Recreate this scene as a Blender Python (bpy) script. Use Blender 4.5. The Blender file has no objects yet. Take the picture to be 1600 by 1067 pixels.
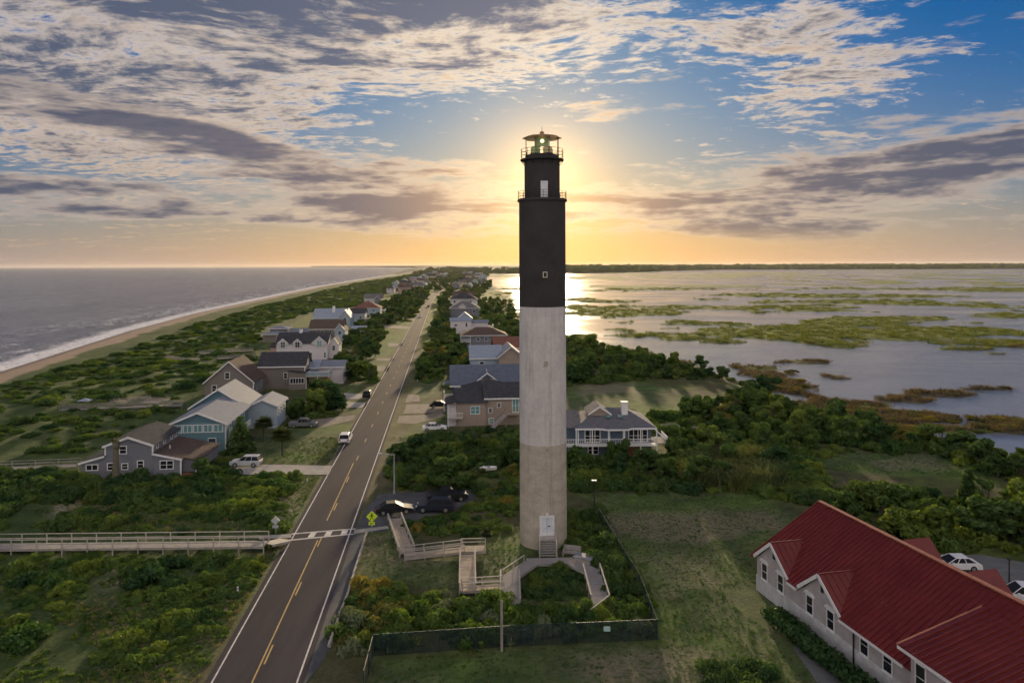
import bpy, bmesh, math, random
import numpy as np
from mathutils import Vector, Matrix

# ------------------------------------------------------------------ camera, sky, sun, exposure
F = 1150.0            # focal length in pixels of the 1600 px wide photograph
H = 31.5              # camera height over the road
EYE = 414.0           # row of the eye-level horizon at the picture's middle
ROLL = math.radians(0.2)
SUN_AZ = math.radians(2.6)      # to the right of +Y
SUN_EL = math.radians(6.8)

scene = bpy.context.scene
col = scene.collection
cam_d = bpy.data.cameras.new('camera')
cam = bpy.data.objects.new('camera', cam_d); col.objects.link(cam)
cam_d.sensor_width = 36.0
cam_d.lens = 36.0 * F / 1600.0
cam_d.shift_y = -(533.5 - EYE) / 1600.0
cam_d.clip_start = 0.5; cam_d.clip_end = 200000.0
CR = Vector((math.cos(ROLL), 0, -math.sin(ROLL))); CU = Vector((math.sin(ROLL), 0, math.cos(ROLL)))
m = Matrix.Identity(4)
m.col[0] = (*CR, 0); m.col[1] = (*CU, 0); m.col[2] = (0, -1, 0, 0); m.col[3] = (0, 0, H, 1)
cam.matrix_world = m
scene.camera = cam

def P(px, py, z=0.0):
    """point of the place at height z that the photograph shows at (px, py)"""
    d = CR * ((px - 800) / F) + CU * ((EYE - py) / F) + Vector((0, 1, 0))
    t = (z - H) / d.z
    return Vector((d.x * t, d.y * t, z))

def P2(px, py, z=0.0):
    p = P(px, py, z); return (p.x, p.y)

scene.render.engine = 'CYCLES'
cy = scene.cycles
cy.max_bounces = 5; cy.diffuse_bounces = 2; cy.glossy_bounces = 3; cy.transmission_bounces = 4
cy.transparent_max_bounces = 8; cy.volume_bounces = 0
cy.caustics_reflective = False; cy.caustics_refractive = False
cy.sample_clamp_indirect = 6.0
cy.use_denoising = True
cy.use_adaptive_sampling = True; cy.adaptive_threshold = 0.03; cy.adaptive_min_samples = 12
scene.view_settings.view_transform = 'Standard'
scene.view_settings.look = 'None'
scene.view_settings.gamma = 1.0
scene.view_settings.use_curve_mapping = False
scene.view_settings.exposure = 0.85

class NT:
    """small helper for writing node graphs"""
    def __init__(s, tree): s.t = tree; s.n = tree.nodes; s.l = tree.links
    def new(s, kind, **kw):
        n = s.n.new(kind)
        for k, v in kw.items(): setattr(n, k, v)
        return n
    def put(s, sock, v):
        if isinstance(v, bpy.types.NodeSocket): s.l.new(v, sock)
        elif v is not None: sock.default_value = v
    def m(s, op, a, b=None, c=None, clamp=False):
        n = s.new('ShaderNodeMath', operation=op, use_clamp=clamp)
        s.put(n.inputs[0], a)
        if b is not None: s.put(n.inputs[1], b)
        if c is not None: s.put(n.inputs[2], c)
        return n.outputs[0]
    def add(s, a, b): return s.m('ADD', a, b)
    def sub(s, a, b): return s.m('SUBTRACT', a, b)
    def mul(s, a, b): return s.m('MULTIPLY', a, b)
    def div(s, a, b): return s.m('DIVIDE', a, b)
    def ss(s, v, lo, hi, a=0.0, b=1.0):
        n = s.new('ShaderNodeMapRange', interpolation_type='SMOOTHSTEP')
        s.put(n.inputs[0], v); s.put(n.inputs[1], lo); s.put(n.inputs[2], hi); s.put(n.inputs[3], a); s.put(n.inputs[4], b)
        return n.outputs[0]
    def lin(s, v, lo, hi, a=0.0, b=1.0):
        n = s.new('ShaderNodeMapRange')
        s.put(n.inputs[0], v); s.put(n.inputs[1], lo); s.put(n.inputs[2], hi); s.put(n.inputs[3], a); s.put(n.inputs[4], b)
        return n.outputs[0]
    def xyz(s, x, y, z):
        n = s.new('ShaderNodeCombineXYZ'); s.put(n.inputs[0], x); s.put(n.inputs[1], y); s.put(n.inputs[2], z); return n.outputs[0]
    def sep(s, v):
        n = s.new('ShaderNodeSeparateXYZ'); s.put(n.inputs[0], v); return n.outputs
    def vmul(s, v, k):
        n = s.new('ShaderNodeVectorMath', operation='MULTIPLY'); s.put(n.inputs[0], v); s.put(n.inputs[1], k); return n.outputs[0]
    def vadd(s, v, k):
        n = s.new('ShaderNodeVectorMath', operation='ADD'); s.put(n.inputs[0], v); s.put(n.inputs[1], k); return n.outputs[0]
    def noise(s, v, scale, detail=3.0, rough=0.55, dist=0.0, color=False):
        n = s.new('ShaderNodeTexNoise'); s.put(n.inputs['Vector'], v); s.put(n.inputs['Scale'], scale)
        s.put(n.inputs['Detail'], detail); s.put(n.inputs['Roughness'], rough); s.put(n.inputs['Distortion'], dist)
        return n.outputs['Color' if color else 'Fac']
    def mix(s, f, a, b, kind='MIX'):
        n = s.new('ShaderNodeMix', data_type='RGBA', blend_type=kind)
        s.put(n.inputs[0], f)
        for i, v in ((6, a), (7, b)):
            if isinstance(v, (tuple, list)) and len(v) == 3: v = (*v, 1)
            s.put(n.inputs[i], v)
        return n.outputs[2]
    def gauss(s, x, y, cx, cy_, sx, sy, tilt=0.0):
        """soft elliptical patch in the (x, y) plane"""
        dx = s.sub(x, cx); dy = s.sub(s.sub(y, cy_), s.mul(dx, tilt))
        q = s.add(s.m('POWER', s.m('ABSOLUTE', s.div(dx, sx)), 2.0), s.m('POWER', s.m('ABSOLUTE', s.div(dy, sy)), 2.0))
        return s.m('EXPONENT', s.mul(q, -1.0))

world = bpy.data.worlds.new('World'); scene.world = world
world.use_nodes = True
world.cycles.sampling_method = 'MANUAL'; world.cycles.sample_map_resolution = 512
w = NT(world.node_tree); w.n.clear()
sky = w.new('ShaderNodeTexSky', sky_type='NISHITA', sun_disc=False)
sky.sun_elevation = SUN_EL; sky.sun_rotation = SUN_AZ
sky.altitude = 30; sky.air_density = 1.0; sky.dust_density = 1.1; sky.ozone_density = 3.0
gen = w.new('ShaderNodeTexCoord').outputs['Generated']
dx, dy, dz = w.sep(gen)
hor = w.m('SQRT', w.add(w.mul(dx, dx), w.mul(dy, dy)))
el = w.div(w.m('MAXIMUM', dz, 0.0), w.m('MAXIMUM', hor, 0.02))          # tangent of the elevation
az = w.m('ARCTAN2', dx, dy)                                             # 0 = straight ahead
sund = Vector((math.sin(SUN_AZ) * math.cos(SUN_EL), math.cos(SUN_AZ) * math.cos(SUN_EL), math.sin(SUN_EL)))
dn = w.new('ShaderNodeVectorMath', operation='DOT_PRODUCT'); w.put(dn.inputs[0], gen); dn.inputs[1].default_value = sund
ang = w.m('ARCCOSINE', w.m('MINIMUM', dn.outputs['Value'], 1.0))        # angle to the sun
near = w.m('EXPONENT', w.mul(ang, -7.0))                               # light scattered forward through cloud
near2 = w.m('EXPONENT', w.mul(ang, -2.2))
near3 = w.m('EXPONENT', w.mul(ang, -4.0))
low = w.m('EXPONENT', w.mul(el, -9.0))

# clear air
clear = w.mix(1.0, sky.outputs[0], (0.46, 0.74, 1.15), 'MULTIPLY')
hs = w.new('ShaderNodeHueSaturation'); hs.inputs['Saturation'].default_value = 1.28; hs.inputs['Value'].default_value = 1.0
w.put(hs.inputs['Color'], clear); clear = hs.outputs[0]
bw = w.new('ShaderNodeRGBToBW'); w.put(bw.inputs[0], clear)
shoulder = w.div(1.0, w.add(1.0, w.mul(bw.outputs[0], 0.15)))           # the photograph holds the glow round the sun
clear = w.vmul(clear, w.xyz(shoulder, shoulder, shoulder))
veil = w.mix(w.m('EXPONENT', w.mul(ang, -3.0)), (3.6, 3.4, 3.8), (14.0, 6.8, 2.2))                    # dusty air low over the horizon
veil = w.mix(w.m('EXPONENT', w.mul(ang, -5.5)), veil, (21.0, 10.6, 2.8))
clear = w.mix(w.mul(w.m('EXPONENT', w.mul(el, -11.0)), 0.86), clear, veil)
halo = w.m('EXPONENT', w.mul(ang, -21.0))                                # bright aureole round the hidden sun
clear = w.vadd(clear, w.vmul(w.xyz(halo, halo, halo), (21.0, 11.5, 3.0)))
up = w.ss(dz, -0.01, 0.01)

# cloud decks: a broken high deck of small cells, a lower deck of long dark bars
zc = w.add(w.m('MAXIMUM', dz, 0.0), 0.075)
pl = w.xyz(w.div(dx, zc), w.div(dy, zc), 0.0)
warp = w.noise(w.vmul(pl, (1.0, 1.0, 1.0)), 0.9, 2.0, 0.5, 0.0, True)
plw = w.vadd(pl, w.vmul(warp, (0.5, 0.7, 0.0)))
big = w.noise(plw, 0.75, 3.0, 0.5)
cell = w.noise(w.vmul(plw, (0.75, 1.0, 1.0)), 11.0, 4.0, 0.68)
cell2 = w.noise(w.vmul(plw, (0.55, 1.0, 1.0)), 3.0, 4.0, 0.62)
mass = w.gauss(az, el, -0.30, 0.365, 0.44, 0.125, -0.06)                  # great bank, upper left
mass2 = w.gauss(az, el, -0.62, 0.21, 0.36, 0.06, -0.05)
right = w.gauss(az, el, 0.36, 0.29, 0.13, 0.06, 0.10)
right2 = w.gauss(az, el, 0.42, 0.225, 0.13, 0.030, 0.12)
leftlow = w.gauss(az, el, -0.45, 0.12, 0.32, 0.07, -0.03)                   # loose patches, upper right
hole = w.gauss(az, el, 0.00, 0.185, 0.26, 0.055, 0.10)
hole2 = w.gauss(az, el, 0.62, 0.30, 0.16, 0.16, 0.0)
hole3 = w.gauss(az, el, -0.47, 0.235, 0.22, 0.022, -0.05)
behind = w.ss(w.m('ABSOLUTE', az), 0.9, 1.6)                             # unseen deck beyond the frame, cover raised to light faces turned towards us
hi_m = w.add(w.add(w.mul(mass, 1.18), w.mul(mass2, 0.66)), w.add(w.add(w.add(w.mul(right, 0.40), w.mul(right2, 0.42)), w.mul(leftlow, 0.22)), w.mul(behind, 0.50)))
hi_m = w.sub(w.sub(hi_m, 0.15), w.add(w.mul(hole, 0.40), w.add(w.mul(hole2, 0.16), w.mul(hole3, 0.15))))
hi_d = w.add(w.add(w.mul(w.sub(big, 0.5), 0.75), w.mul(w.sub(cell, 0.5), 1.7)), w.add(w.mul(w.sub(cell2, 0.5), 1.25), hi_m))
hi_a = w.ss(hi_d, 0.0, 0.42)
hi_t = w.ss(w.add(hi_d, w.mul(w.sub(cell2, 0.5), 0.5)), 0.16, 0.84)                                            # thickness: thin edges glow, cores grey
lit = w.mix(near2, (0.50, 0.475, 0.50), (1.05, 0.82, 0.54))
lit = w.mix(low, lit, (0.90, 0.56, 0.24))
core = w.mix(near3, (0.088, 0.112, 0.175), (0.27, 0.225, 0.215))
front = w.ss(ang, 0.9, 2.0)                                              # clouds away from the sun, front lit and brightened to light the foreground
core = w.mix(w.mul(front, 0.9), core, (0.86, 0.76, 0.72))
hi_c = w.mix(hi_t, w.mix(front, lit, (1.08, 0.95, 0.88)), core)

q = w.xyz(w.mul(az, 2.2), w.mul(w.add(el, w.mul(w.sub(big, 0.5), 0.02)), 17.0), 3.7)
bar = w.noise(q, 1.9, 5.0, 0.60, 0.25)
barf = w.noise(w.vmul(q, (2.6, 1.3, 1.0)), 3.4, 3.0, 0.65)
lm = w.gauss(az, el, -0.36, 0.145, 0.40, 0.030, -0.15)
lm5 = w.gauss(az, el, -0.46, 0.175, 0.20, 0.014, -0.10)
lm6 = w.gauss(az, el, -0.42, 0.060, 0.28, 0.012, -0.02)                   # long bars left of the tower
lm2 = w.gauss(az, el, -0.10, 0.130, 0.10, 0.012, 0.03)
lm3 = w.gauss(az, el, -0.24, 0.085, 0.20, 0.016, -0.03)
lm4 = w.gauss(az, el, -0.60, 0.095, 0.20, 0.016, 0.0)
rm = w.gauss(az, el, 0.40, 0.098, 0.36, 0.034, 0.05)                     # bank over the sound
rm2 = w.gauss(az, el, 0.62, 0.150, 0.20, 0.022, 0.10)
hz = w.gauss(az, el, 0.0, 0.050, 2.5, 0.035, 0.0)
lo_m = w.add(w.add(w.mul(lm, 0.46), w.add(w.mul(lm2, 0.40), w.add(w.mul(lm3, 0.50), w.add(w.mul(lm4, 0.44), w.add(w.mul(lm5, 0.36), w.mul(lm6, 0.34)))))),
             w.add(w.add(w.mul(rm, 0.60), w.mul(rm2, 0.44)), w.mul(hz, 0.20)))
lo_d = w.add(w.add(w.mul(w.sub(bar, 0.5), 1.75), w.mul(w.sub(barf, 0.5), 0.75)), w.sub(lo_m, w.add(0.24, w.mul(halo, 0.30))))
lo_a = w.mul(w.ss(lo_d, -0.10, 0.24), w.ss(el, 0.012, 0.06))
lo_t = w.ss(lo_d, -0.02, 0.44)
lo_core = w.mix(near3, (0.082, 0.100, 0.155), (0.29, 0.20, 0.17))
lo_core = w.mix(w.m('EXPONENT', w.mul(ang, -10.0)), lo_core, (0.95, 0.55, 0.20))
lo_lit = w.mix(near2, (0.44, 0.40, 0.40), (1.0, 0.70, 0.40))
lo_c = w.mix(lo_t, lo_lit, lo_core)

bg_clear = w.new('ShaderNodeBackground'); w.put(bg_clear.inputs[0], clear); bg_clear.inputs[1].default_value = 0.051
CLOUD_GAIN = 0.54
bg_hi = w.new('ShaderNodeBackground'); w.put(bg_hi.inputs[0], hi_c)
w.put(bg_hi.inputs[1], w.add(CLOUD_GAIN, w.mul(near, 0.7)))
bg_lo = w.new('ShaderNodeBackground'); w.put(bg_lo.inputs[0], lo_c)
w.put(bg_lo.inputs[1], w.add(CLOUD_GAIN, w.mul(near, 0.6)))
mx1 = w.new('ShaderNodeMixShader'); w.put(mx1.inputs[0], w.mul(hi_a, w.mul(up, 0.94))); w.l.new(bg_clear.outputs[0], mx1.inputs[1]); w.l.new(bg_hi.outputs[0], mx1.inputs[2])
mx2 = w.new('ShaderNodeMixShader'); w.put(mx2.inputs[0], w.mul(lo_a, 0.93)); w.l.new(mx1.outputs[0], mx2.inputs[1]); w.l.new(bg_lo.outputs[0], mx2.inputs[2])
wo = w.new('ShaderNodeOutputWorld'); w.l.new(mx2.outputs[0], wo.inputs['Surface'])

sun_d = bpy.data.lights.new('sun', 'SUN'); sun_d.energy = 3.2; sun_d.angle = math.radians(3.0); sun_d.color = (1.0, 0.76, 0.46)
sun = bpy.data.objects.new('sun', sun_d); col.objects.link(sun)
sun.rotation_mode = 'QUATERNION'; sun.rotation_quaternion = sund.to_track_quat('Z', 'Y'); sun.location = (0, 0, 120)

# ------------------------------------------------------------------ helpers
rng = np.random.default_rng(11)
random.seed(5)

class MB:
    """collects boxes, prisms and tubes; build() links them as ONE mesh object"""
    def __init__(s): s.v = []; s.f = []
    def poly(s, pts):
        n = len(s.v); s.v += [tuple(p) for p in pts]; s.f.append(tuple(range(n, n + len(pts)))); return s
    def box(s, x0, x1, y0, y1, z0, z1):
        n = len(s.v)
        s.v += [(x, y, z) for z in (z0, z1) for x, y in ((x0, y0), (x1, y0), (x1, y1), (x0, y1))]
        s.f += [tuple(n + i for i in q) for q in ((3, 2, 1, 0), (4, 5, 6, 7), (0, 1, 5, 4), (1, 2, 6, 5), (2, 3, 7, 6), (3, 0, 4, 7))]
        return s
    def hull(s, bottom, top):
        """prism between two rings of the same length"""
        n = len(s.v); k = len(bottom)
        s.v += [tuple(p) for p in bottom] + [tuple(p) for p in top]
        s.f.append(tuple(n + i for i in reversed(range(k)))); s.f.append(tuple(n + k + i for i in range(k)))
        for i in range(k):
            j = (i + 1) % k
            s.f.append((n + i, n + j, n + k + j, n + k + i))
        return s
    def slab(s, pts, th):
        """sheet of thickness th (down along its normal)"""
        a = [Vector(p) for p in pts]
        nrm = (a[1] - a[0]).cross(a[2] - a[0]).normalized()
        return s.hull([p - nrm * th for p in a], a)
    def tube(s, p, q, r, k=6, r2=None):
        p = Vector(p); q = Vector(q); d = (q - p).normalized(); r2 = r if r2 is None else r2
        a = d.orthogonal().normalized(); b = d.cross(a)
        ring = lambda c, rr: [c + (a * math.cos(t) + b * math.sin(t)) * rr for t in [2 * math.pi * i / k for i in range(k)]]
        return s.hull(ring(p, r), ring(q, r2))
    def beam(s, p, q, wdt, hgt):
        """rectangular bar from p to q"""
        p = Vector(p); q = Vector(q); d = (q - p).normalized()
        a = d.cross(Vector((0, 0, 1)))
        a = a.normalized() if a.length > 1e-4 else Vector((1, 0, 0))
        b = a.cross(d).normalized()
        r = lambda c: [c + a * x * wdt / 2 + b * y * hgt / 2 for x, y in ((-1, -1), (1, -1), (1, 1), (-1, 1))]
        return s.hull(r(p), r(q))
    def lathe(s, prof, k=48, cx=0, cy=0, caps=True):
        n = len(s.v); r_ = len(prof)
        for rad, z in prof:
            s.v += [(cx + rad * math.cos(2 * math.pi * i / k), cy + rad * math.sin(2 * math.pi * i / k), z) for i in range(k)]
        for j in range(r_ - 1):
            for i in range(k):
                i2 = (i + 1) % k
                s.f.append((n + j * k + i, n + j * k + i2, n + (j + 1) * k + i2, n + (j + 1) * k + i))
        if caps:
            s.f.append(tuple(n + i for i in reversed(range(k)))); s.f.append(tuple(n + (r_ - 1) * k + i for i in range(k)))
        return s
    def ring(s, R, z, r, k=40, cx=0, cy=0, seg=6):
        n = len(s.v)
        for i in range(k):
            t = 2 * math.pi * i / k
            for j in range(seg):
                q = 2 * math.pi * j / seg
                s.v.append((cx + (R + r * math.cos(q)) * math.cos(t), cy + (R + r * math.cos(q)) * math.sin(t), z + r * math.sin(q)))
        for i in range(k):
            for j in range(seg):
                a = n + i * seg + j; b = n + i * seg + (j + 1) % seg
                c = n + ((i + 1) % k) * seg + (j + 1) % seg; d = n + ((i + 1) % k) * seg + j
                s.f.append((a, d, c, b))
        return s
    def mesh(s, name, mat, smooth=False):
        me = bpy.data.meshes.new(name); me.from_pydata(s.v, [], s.f)
        if mat: me.materials.append(mat)
        if smooth: me.polygons.foreach_set('use_smooth', [True] * len(me.polygons))
        me.update(); return me
    def build(s, name, mat, parent=None, smooth=False, bevel=0.0):
        me = s.mesh(name, mat, smooth)
        o = bpy.data.objects.new(name, me); col.objects.link(o)
        if parent is not None: o.parent = parent
        if bevel:
            b = o.modifiers.new('bevel', 'BEVEL'); b.width = bevel; b.segments = 2; b.limit_method = 'ANGLE'
        if smooth:
            try: me.set_sharp_from_angle(angle=math.radians(35))
            except Exception: pass
        return o

def tag(o, label=None, cat=None, group=None, kind=None):
    if label: o['label'] = label
    if cat: o['category'] = cat
    if group: o['group'] = group
    if kind: o['kind'] = kind
    return o

def thing(name, label, cat, loc=(0, 0, 0), rz=0.0, group=None):
    o = bpy.data.objects.new(name, None); col.objects.link(o)
    o.empty_display_size = 0.3
    o.location = loc; o.rotation_euler = (0, 0, rz)
    return tag(o, label, cat, group)

def inst(me, name, parent=None, loc=(0, 0, 0), rz=0.0, sc=(1, 1, 1)):
    o = bpy.data.objects.new(name, me); col.objects.link(o)
    o.location = loc; o.rotation_euler = (0, 0, rz); o.scale = sc
    if parent is not None: o.parent = parent
    return o

def copy_tree(o, parent=None):
    c = o.copy(); col.objects.link(c); c.parent = parent
    for ch in list(o.children): copy_tree(ch, c)
    return c

# numpy noise for the lie of the land
def _hash(i, j, seed):
    h = (i.astype(np.int64) * 374761393 + j.astype(np.int64) * 668265263 + seed * 1442695041) & 0x7fffffff
    h = ((h ^ (h >> 13)) * 1274126177) & 0x7fffffff
    return ((h ^ (h >> 16)) & 0xffff) / 65535.0
def vnoise(x, y, seed=0):
    i = np.floor(x); j = np.floor(y); fx = x - i; fy = y - j
    fx = fx * fx * (3 - 2 * fx); fy = fy * fy * (3 - 2 * fy)
    a = _hash(i, j, seed); b = _hash(i + 1, j, seed); c = _hash(i, j + 1, seed); d = _hash(i + 1, j + 1, seed)
    return a + (b - a) * fx + (c - a) * fy + (a - b - c + d) * fx * fy
def fbm(x, y, octv=4, seed=0, gain=0.5):
    s = 0; a = 1; t = 0
    for o in range(octv):
        s = s + a * vnoise(x * 2 ** o + 17.3 * o, y * 2 ** o + 9.1 * o, seed + o); t += a; a *= gain
    return s / t
def sstep(v, a, b):
    t = np.clip((v - a) / (b - a), 0, 1); return t * t * (3 - 2 * t)
def poly_sd(x, y, poly):
    """signed distance to a polygon, positive inside"""
    pts = np.array(poly); d = np.full(np.shape(x), 1e18); ins = np.zeros(np.shape(x), bool)
    for k in range(len(pts)):
        ax, ay = pts[k]; bx, by = pts[(k + 1) % len(pts)]
        ex, ey = bx - ax, by - ay
        t = np.clip(((x - ax) * ex + (y - ay) * ey) / (ex * ex + ey * ey + 1e-12), 0, 1)
        d = np.minimum(d, (x - ax - t * ex) ** 2 + (y - ay - t * ey) ** 2)
        c = ((ay > y) != (by > y))
        with np.errstate(divide='ignore', invalid='ignore'):
            ins ^= c & (x < ex * (y - ay) / (ey if ey != 0 else 1e-12) + ax)
    return np.where(ins, 1, -1) * np.sqrt(d)
def PP(*pts, z=0.0): return [P2(a, b, z) for a, b in pts]

# ------------------------------------------------------------------ materials
MATS = {}
def mat(name, c, rough=0.75, var=0.18, scale=3.0, bump=0.0, bscale=20.0, metal=0.0, spec=0.4, c2=None, stretch=(1, 1, 1), coat=0.0):
    """painted or raw surface: base colour, blotches, fine relief"""
    if name in MATS: return MATS[name]
    mt = bpy.data.materials.new(name); mt.use_nodes = True; MATS[name] = mt
    g = NT(mt.node_tree); b = g.n['Principled BSDF']
    co = g.vmul(g.new('ShaderNodeTexCoord').outputs['Object'], stretch)
    n1 = g.noise(co, scale, 5.0, 0.62); n2 = g.noise(co, scale * 7.3, 3.0, 0.6)
    k = g.add(g.mul(n1, 0.65), g.mul(n2, 0.35))
    lo = tuple(x * (1 - var * 1.6) for x in c); hi = tuple(min(1, x * (1 + var * 1.6)) for x in (c2 or c))
    g.put(b.inputs['Base Color'], g.mix(g.ss(k, 0.25, 0.75), lo, hi))
    g.put(b.inputs['Roughness'], g.lin(n2, 0.3, 0.7, max(0.02, rough - 0.08), min(1, rough + 0.08)))
    b.inputs['Metallic'].default_value = metal
    b.inputs['Specular IOR Level'].default_value = spec
    b.inputs['Coat Weight'].default_value = coat
    if bump:
        bn = g.new('ShaderNodeBump'); bn.inputs['Strength'].default_value = 1.0; bn.inputs['Distance'].default_value = bump
        g.put(bn.inputs['Height'], g.noise(co, bscale, 4.0, 0.6)); g.put(b.inputs['Normal'], bn.outputs[0])
    return mt

def glass(name, c, rough=0.06, spec=0.7):
    if name in MATS: return MATS[name]
    mt = bpy.data.materials.new(name); mt.use_nodes = True; MATS[name] = mt
    b = mt.node_tree.nodes['Principled BSDF']
    b.inputs['Base Color'].default_value = (*c, 1); b.inputs['Roughness'].default_value = rough
    b.inputs['Specular IOR Level'].default_value = spec
    return mt

def leaf_mat(name, c, c2, trans=0.35, nscale=0.25):
    mt = bpy.data.materials.new(name); mt.use_nodes = True; MATS[name] = mt
    g = NT(mt.node_tree); g.n.clear()
    oi = g.new('ShaderNodeObjectInfo').outputs['Random']
    pos = g.new('ShaderNodeNewGeometry').outputs['Position']
    nb = g.noise(pos, nscale, 3.0, 0.6); ns = g.noise(pos, 1.6, 3.0, 0.6)
    k = g.add(g.add(g.mul(g.sub(nb, 0.5), 1.1), g.mul(g.sub(ns, 0.5), 0.9)), g.add(0.22, g.mul(oi, 0.55)))
    base = g.mix(g.m('MINIMUM', g.m('MAXIMUM', k, 0.0), 1.0), c, c2)
    tint = g.mix(g.ss(oi, 0.80, 0.83), (1.0, 1.0, 1.0), (1.25, 1.10, 0.85)); tint = g.mix(g.ss(oi, 0.17, 0.14), tint, (0.72, 0.85, 1.05))
    base = g.mix(1.0, base, tint, 'MULTIPLY')
    d = g.new('ShaderNodeBsdfDiffuse'); g.put(d.inputs[0], base)
    t = g.new('ShaderNodeBsdfTranslucent'); g.put(t.inputs[0], g.mix(1.0, base, (1.25, 1.2, 0.45), 'MULTIPLY'))
    gl = g.new('ShaderNodeBsdfGlossy'); gl.inputs['Roughness'].default_value = 0.5; gl.inputs[0].default_value = (0.5, 0.5, 0.5, 1)
    mx = g.new('ShaderNodeMixShader'); mx.inputs[0].default_value = trans
    g.l.new(d.outputs[0], mx.inputs[1]); g.l.new(t.outputs[0], mx.inputs[2])
    m2 = g.new('ShaderNodeMixShader'); m2.inputs[0].default_value = 0.03
    g.l.new(mx.outputs[0], m2.inputs[1]); g.l.new(gl.outputs[0], m2.inputs[2])
    o = g.new('ShaderNodeOutputMaterial'); g.l.new(m2.outputs[0], o.inputs[0])
    return mt

# ------------------------------------------------------------------ the lie of the land
WATER = -1.0
def curve(pts, z):
    a = np.array([P2(x, y, z) for x, y in pts]); a = a[np.argsort(a[:, 1])]
    return lambda yy: np.interp(yy, a[:, 1], a[:, 0])
SHORE_PX = [(-700, 800), (-300, 672), (0, 578), (100, 547), (200, 516), (300, 490), (400, 468.5), (500, 447.5), (560, 437.5), (620, 428.5), (660, 423), (690, 419.3)]
shore_pts = np.array([P2(x, y, WATER) for x, y in SHORE_PX] + [(-1150., 9500.), (-2600., 13500.), (-4600., 17000.)])
shore_pts = shore_pts[np.argsort(shore_pts[:, 1])]
shore_pts = np.vstack([[(shore_pts[0, 0] + 0.5, -120.0)], shore_pts])
shore_x = lambda yy: np.interp(yy, shore_pts[:, 1], shore_pts[:, 0])
veg_off = lambda yy: np.interp(yy, [0, 150, 200, 300, 450, 900, 3000], [10, 11, 14, 16, 17, 16, 24])
EDGE_PX = [(2300, 830), (1900, 745), (1640, 722), (1560, 704), (1500, 690), (1380, 660), (1290, 640), (1225, 615), (1175, 594), (1125, 576), (1060, 560),
           (980, 546), (925, 531), (888, 516), (840, 500), (815, 486), (800, 472), (785, 456), (770, 446), (762, 438), (755, 432), (748, 428)]
edge_pts = np.array([P2(x, y, WATER) for x, y in EDGE_PX]); edge_pts = edge_pts[np.argsort(edge_pts[:, 1])]
edge_x = lambda yy: np.interp(yy, edge_pts[:, 1], edge_pts[:, 0])

# marsh islands in the sound: (px, py, half width px, half height px) as seen, laid on the water
ISLES = [(1230, 520, 190, 9), (1400, 515, 220, 14), (1330, 524, 110, 8), (1560, 520, 80, 9), (1180, 482, 190, 7), (1330, 474, 180, 7), (1500, 484, 130, 6),
         (1060, 480, 120, 4), (1420, 498, 120, 3.2), (1250, 463, 120, 4), (940, 471, 60, 3), (1000, 452, 80, 3), (1120, 446, 110, 2.4), (1300, 450, 150, 3), (1500, 452, 130, 3),
         (1450, 438, 190, 2.2), (1200, 432, 160, 1.6), (1000, 434, 110, 2.4), (1560, 430, 90, 2), (1390, 463, 60, 2.2), (1135, 534, 26, 5), (1105, 519, 14, 2.2),
         (1210, 592, 62, 17), (1175, 574, 50, 5), (1240, 566, 60, 2.6), (1305, 589, 38, 5.5), (1350, 640, 90, 13), (1440, 650, 110, 16), (1560, 655, 90, 13), (1420, 625, 50, 6), (1600, 672, 70, 8),
         (1480, 616, 55, 5), (1545, 608, 40, 1.6), (1500, 546, 45, 2), (1570, 536, 40, 4), (1560, 553, 40, 2.2), (1590, 494, 70, 4), (1380, 674, 70, 12), (1490, 672, 80, 8), (1285, 645, 60, 7),
         (905, 528, 22, 6), (960, 552, 50, 7), (1040, 568, 40, 4), (770, 497, 40, 5), (745, 470, 40, 12), (780, 462, 30, 5), (800, 447, 22, 3)]
ISL = []
for x, y, hw, hh in ISLES:
    c = P2(x, y, WATER); a = P2(x + hw, y, WATER); b = P2(x, y - hh, WATER); e = P2(x, y + hh, WATER)
    ISL.append((c[0], (b[1] + e[1]) / 2, a[0] - c[0], (b[1] - e[1]) / 2, y))

ROAD_L = [P2(330, 1067), P2(660, 480)]
ROAD_R = [P2(465, 1067), P2(675, 470)]

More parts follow.
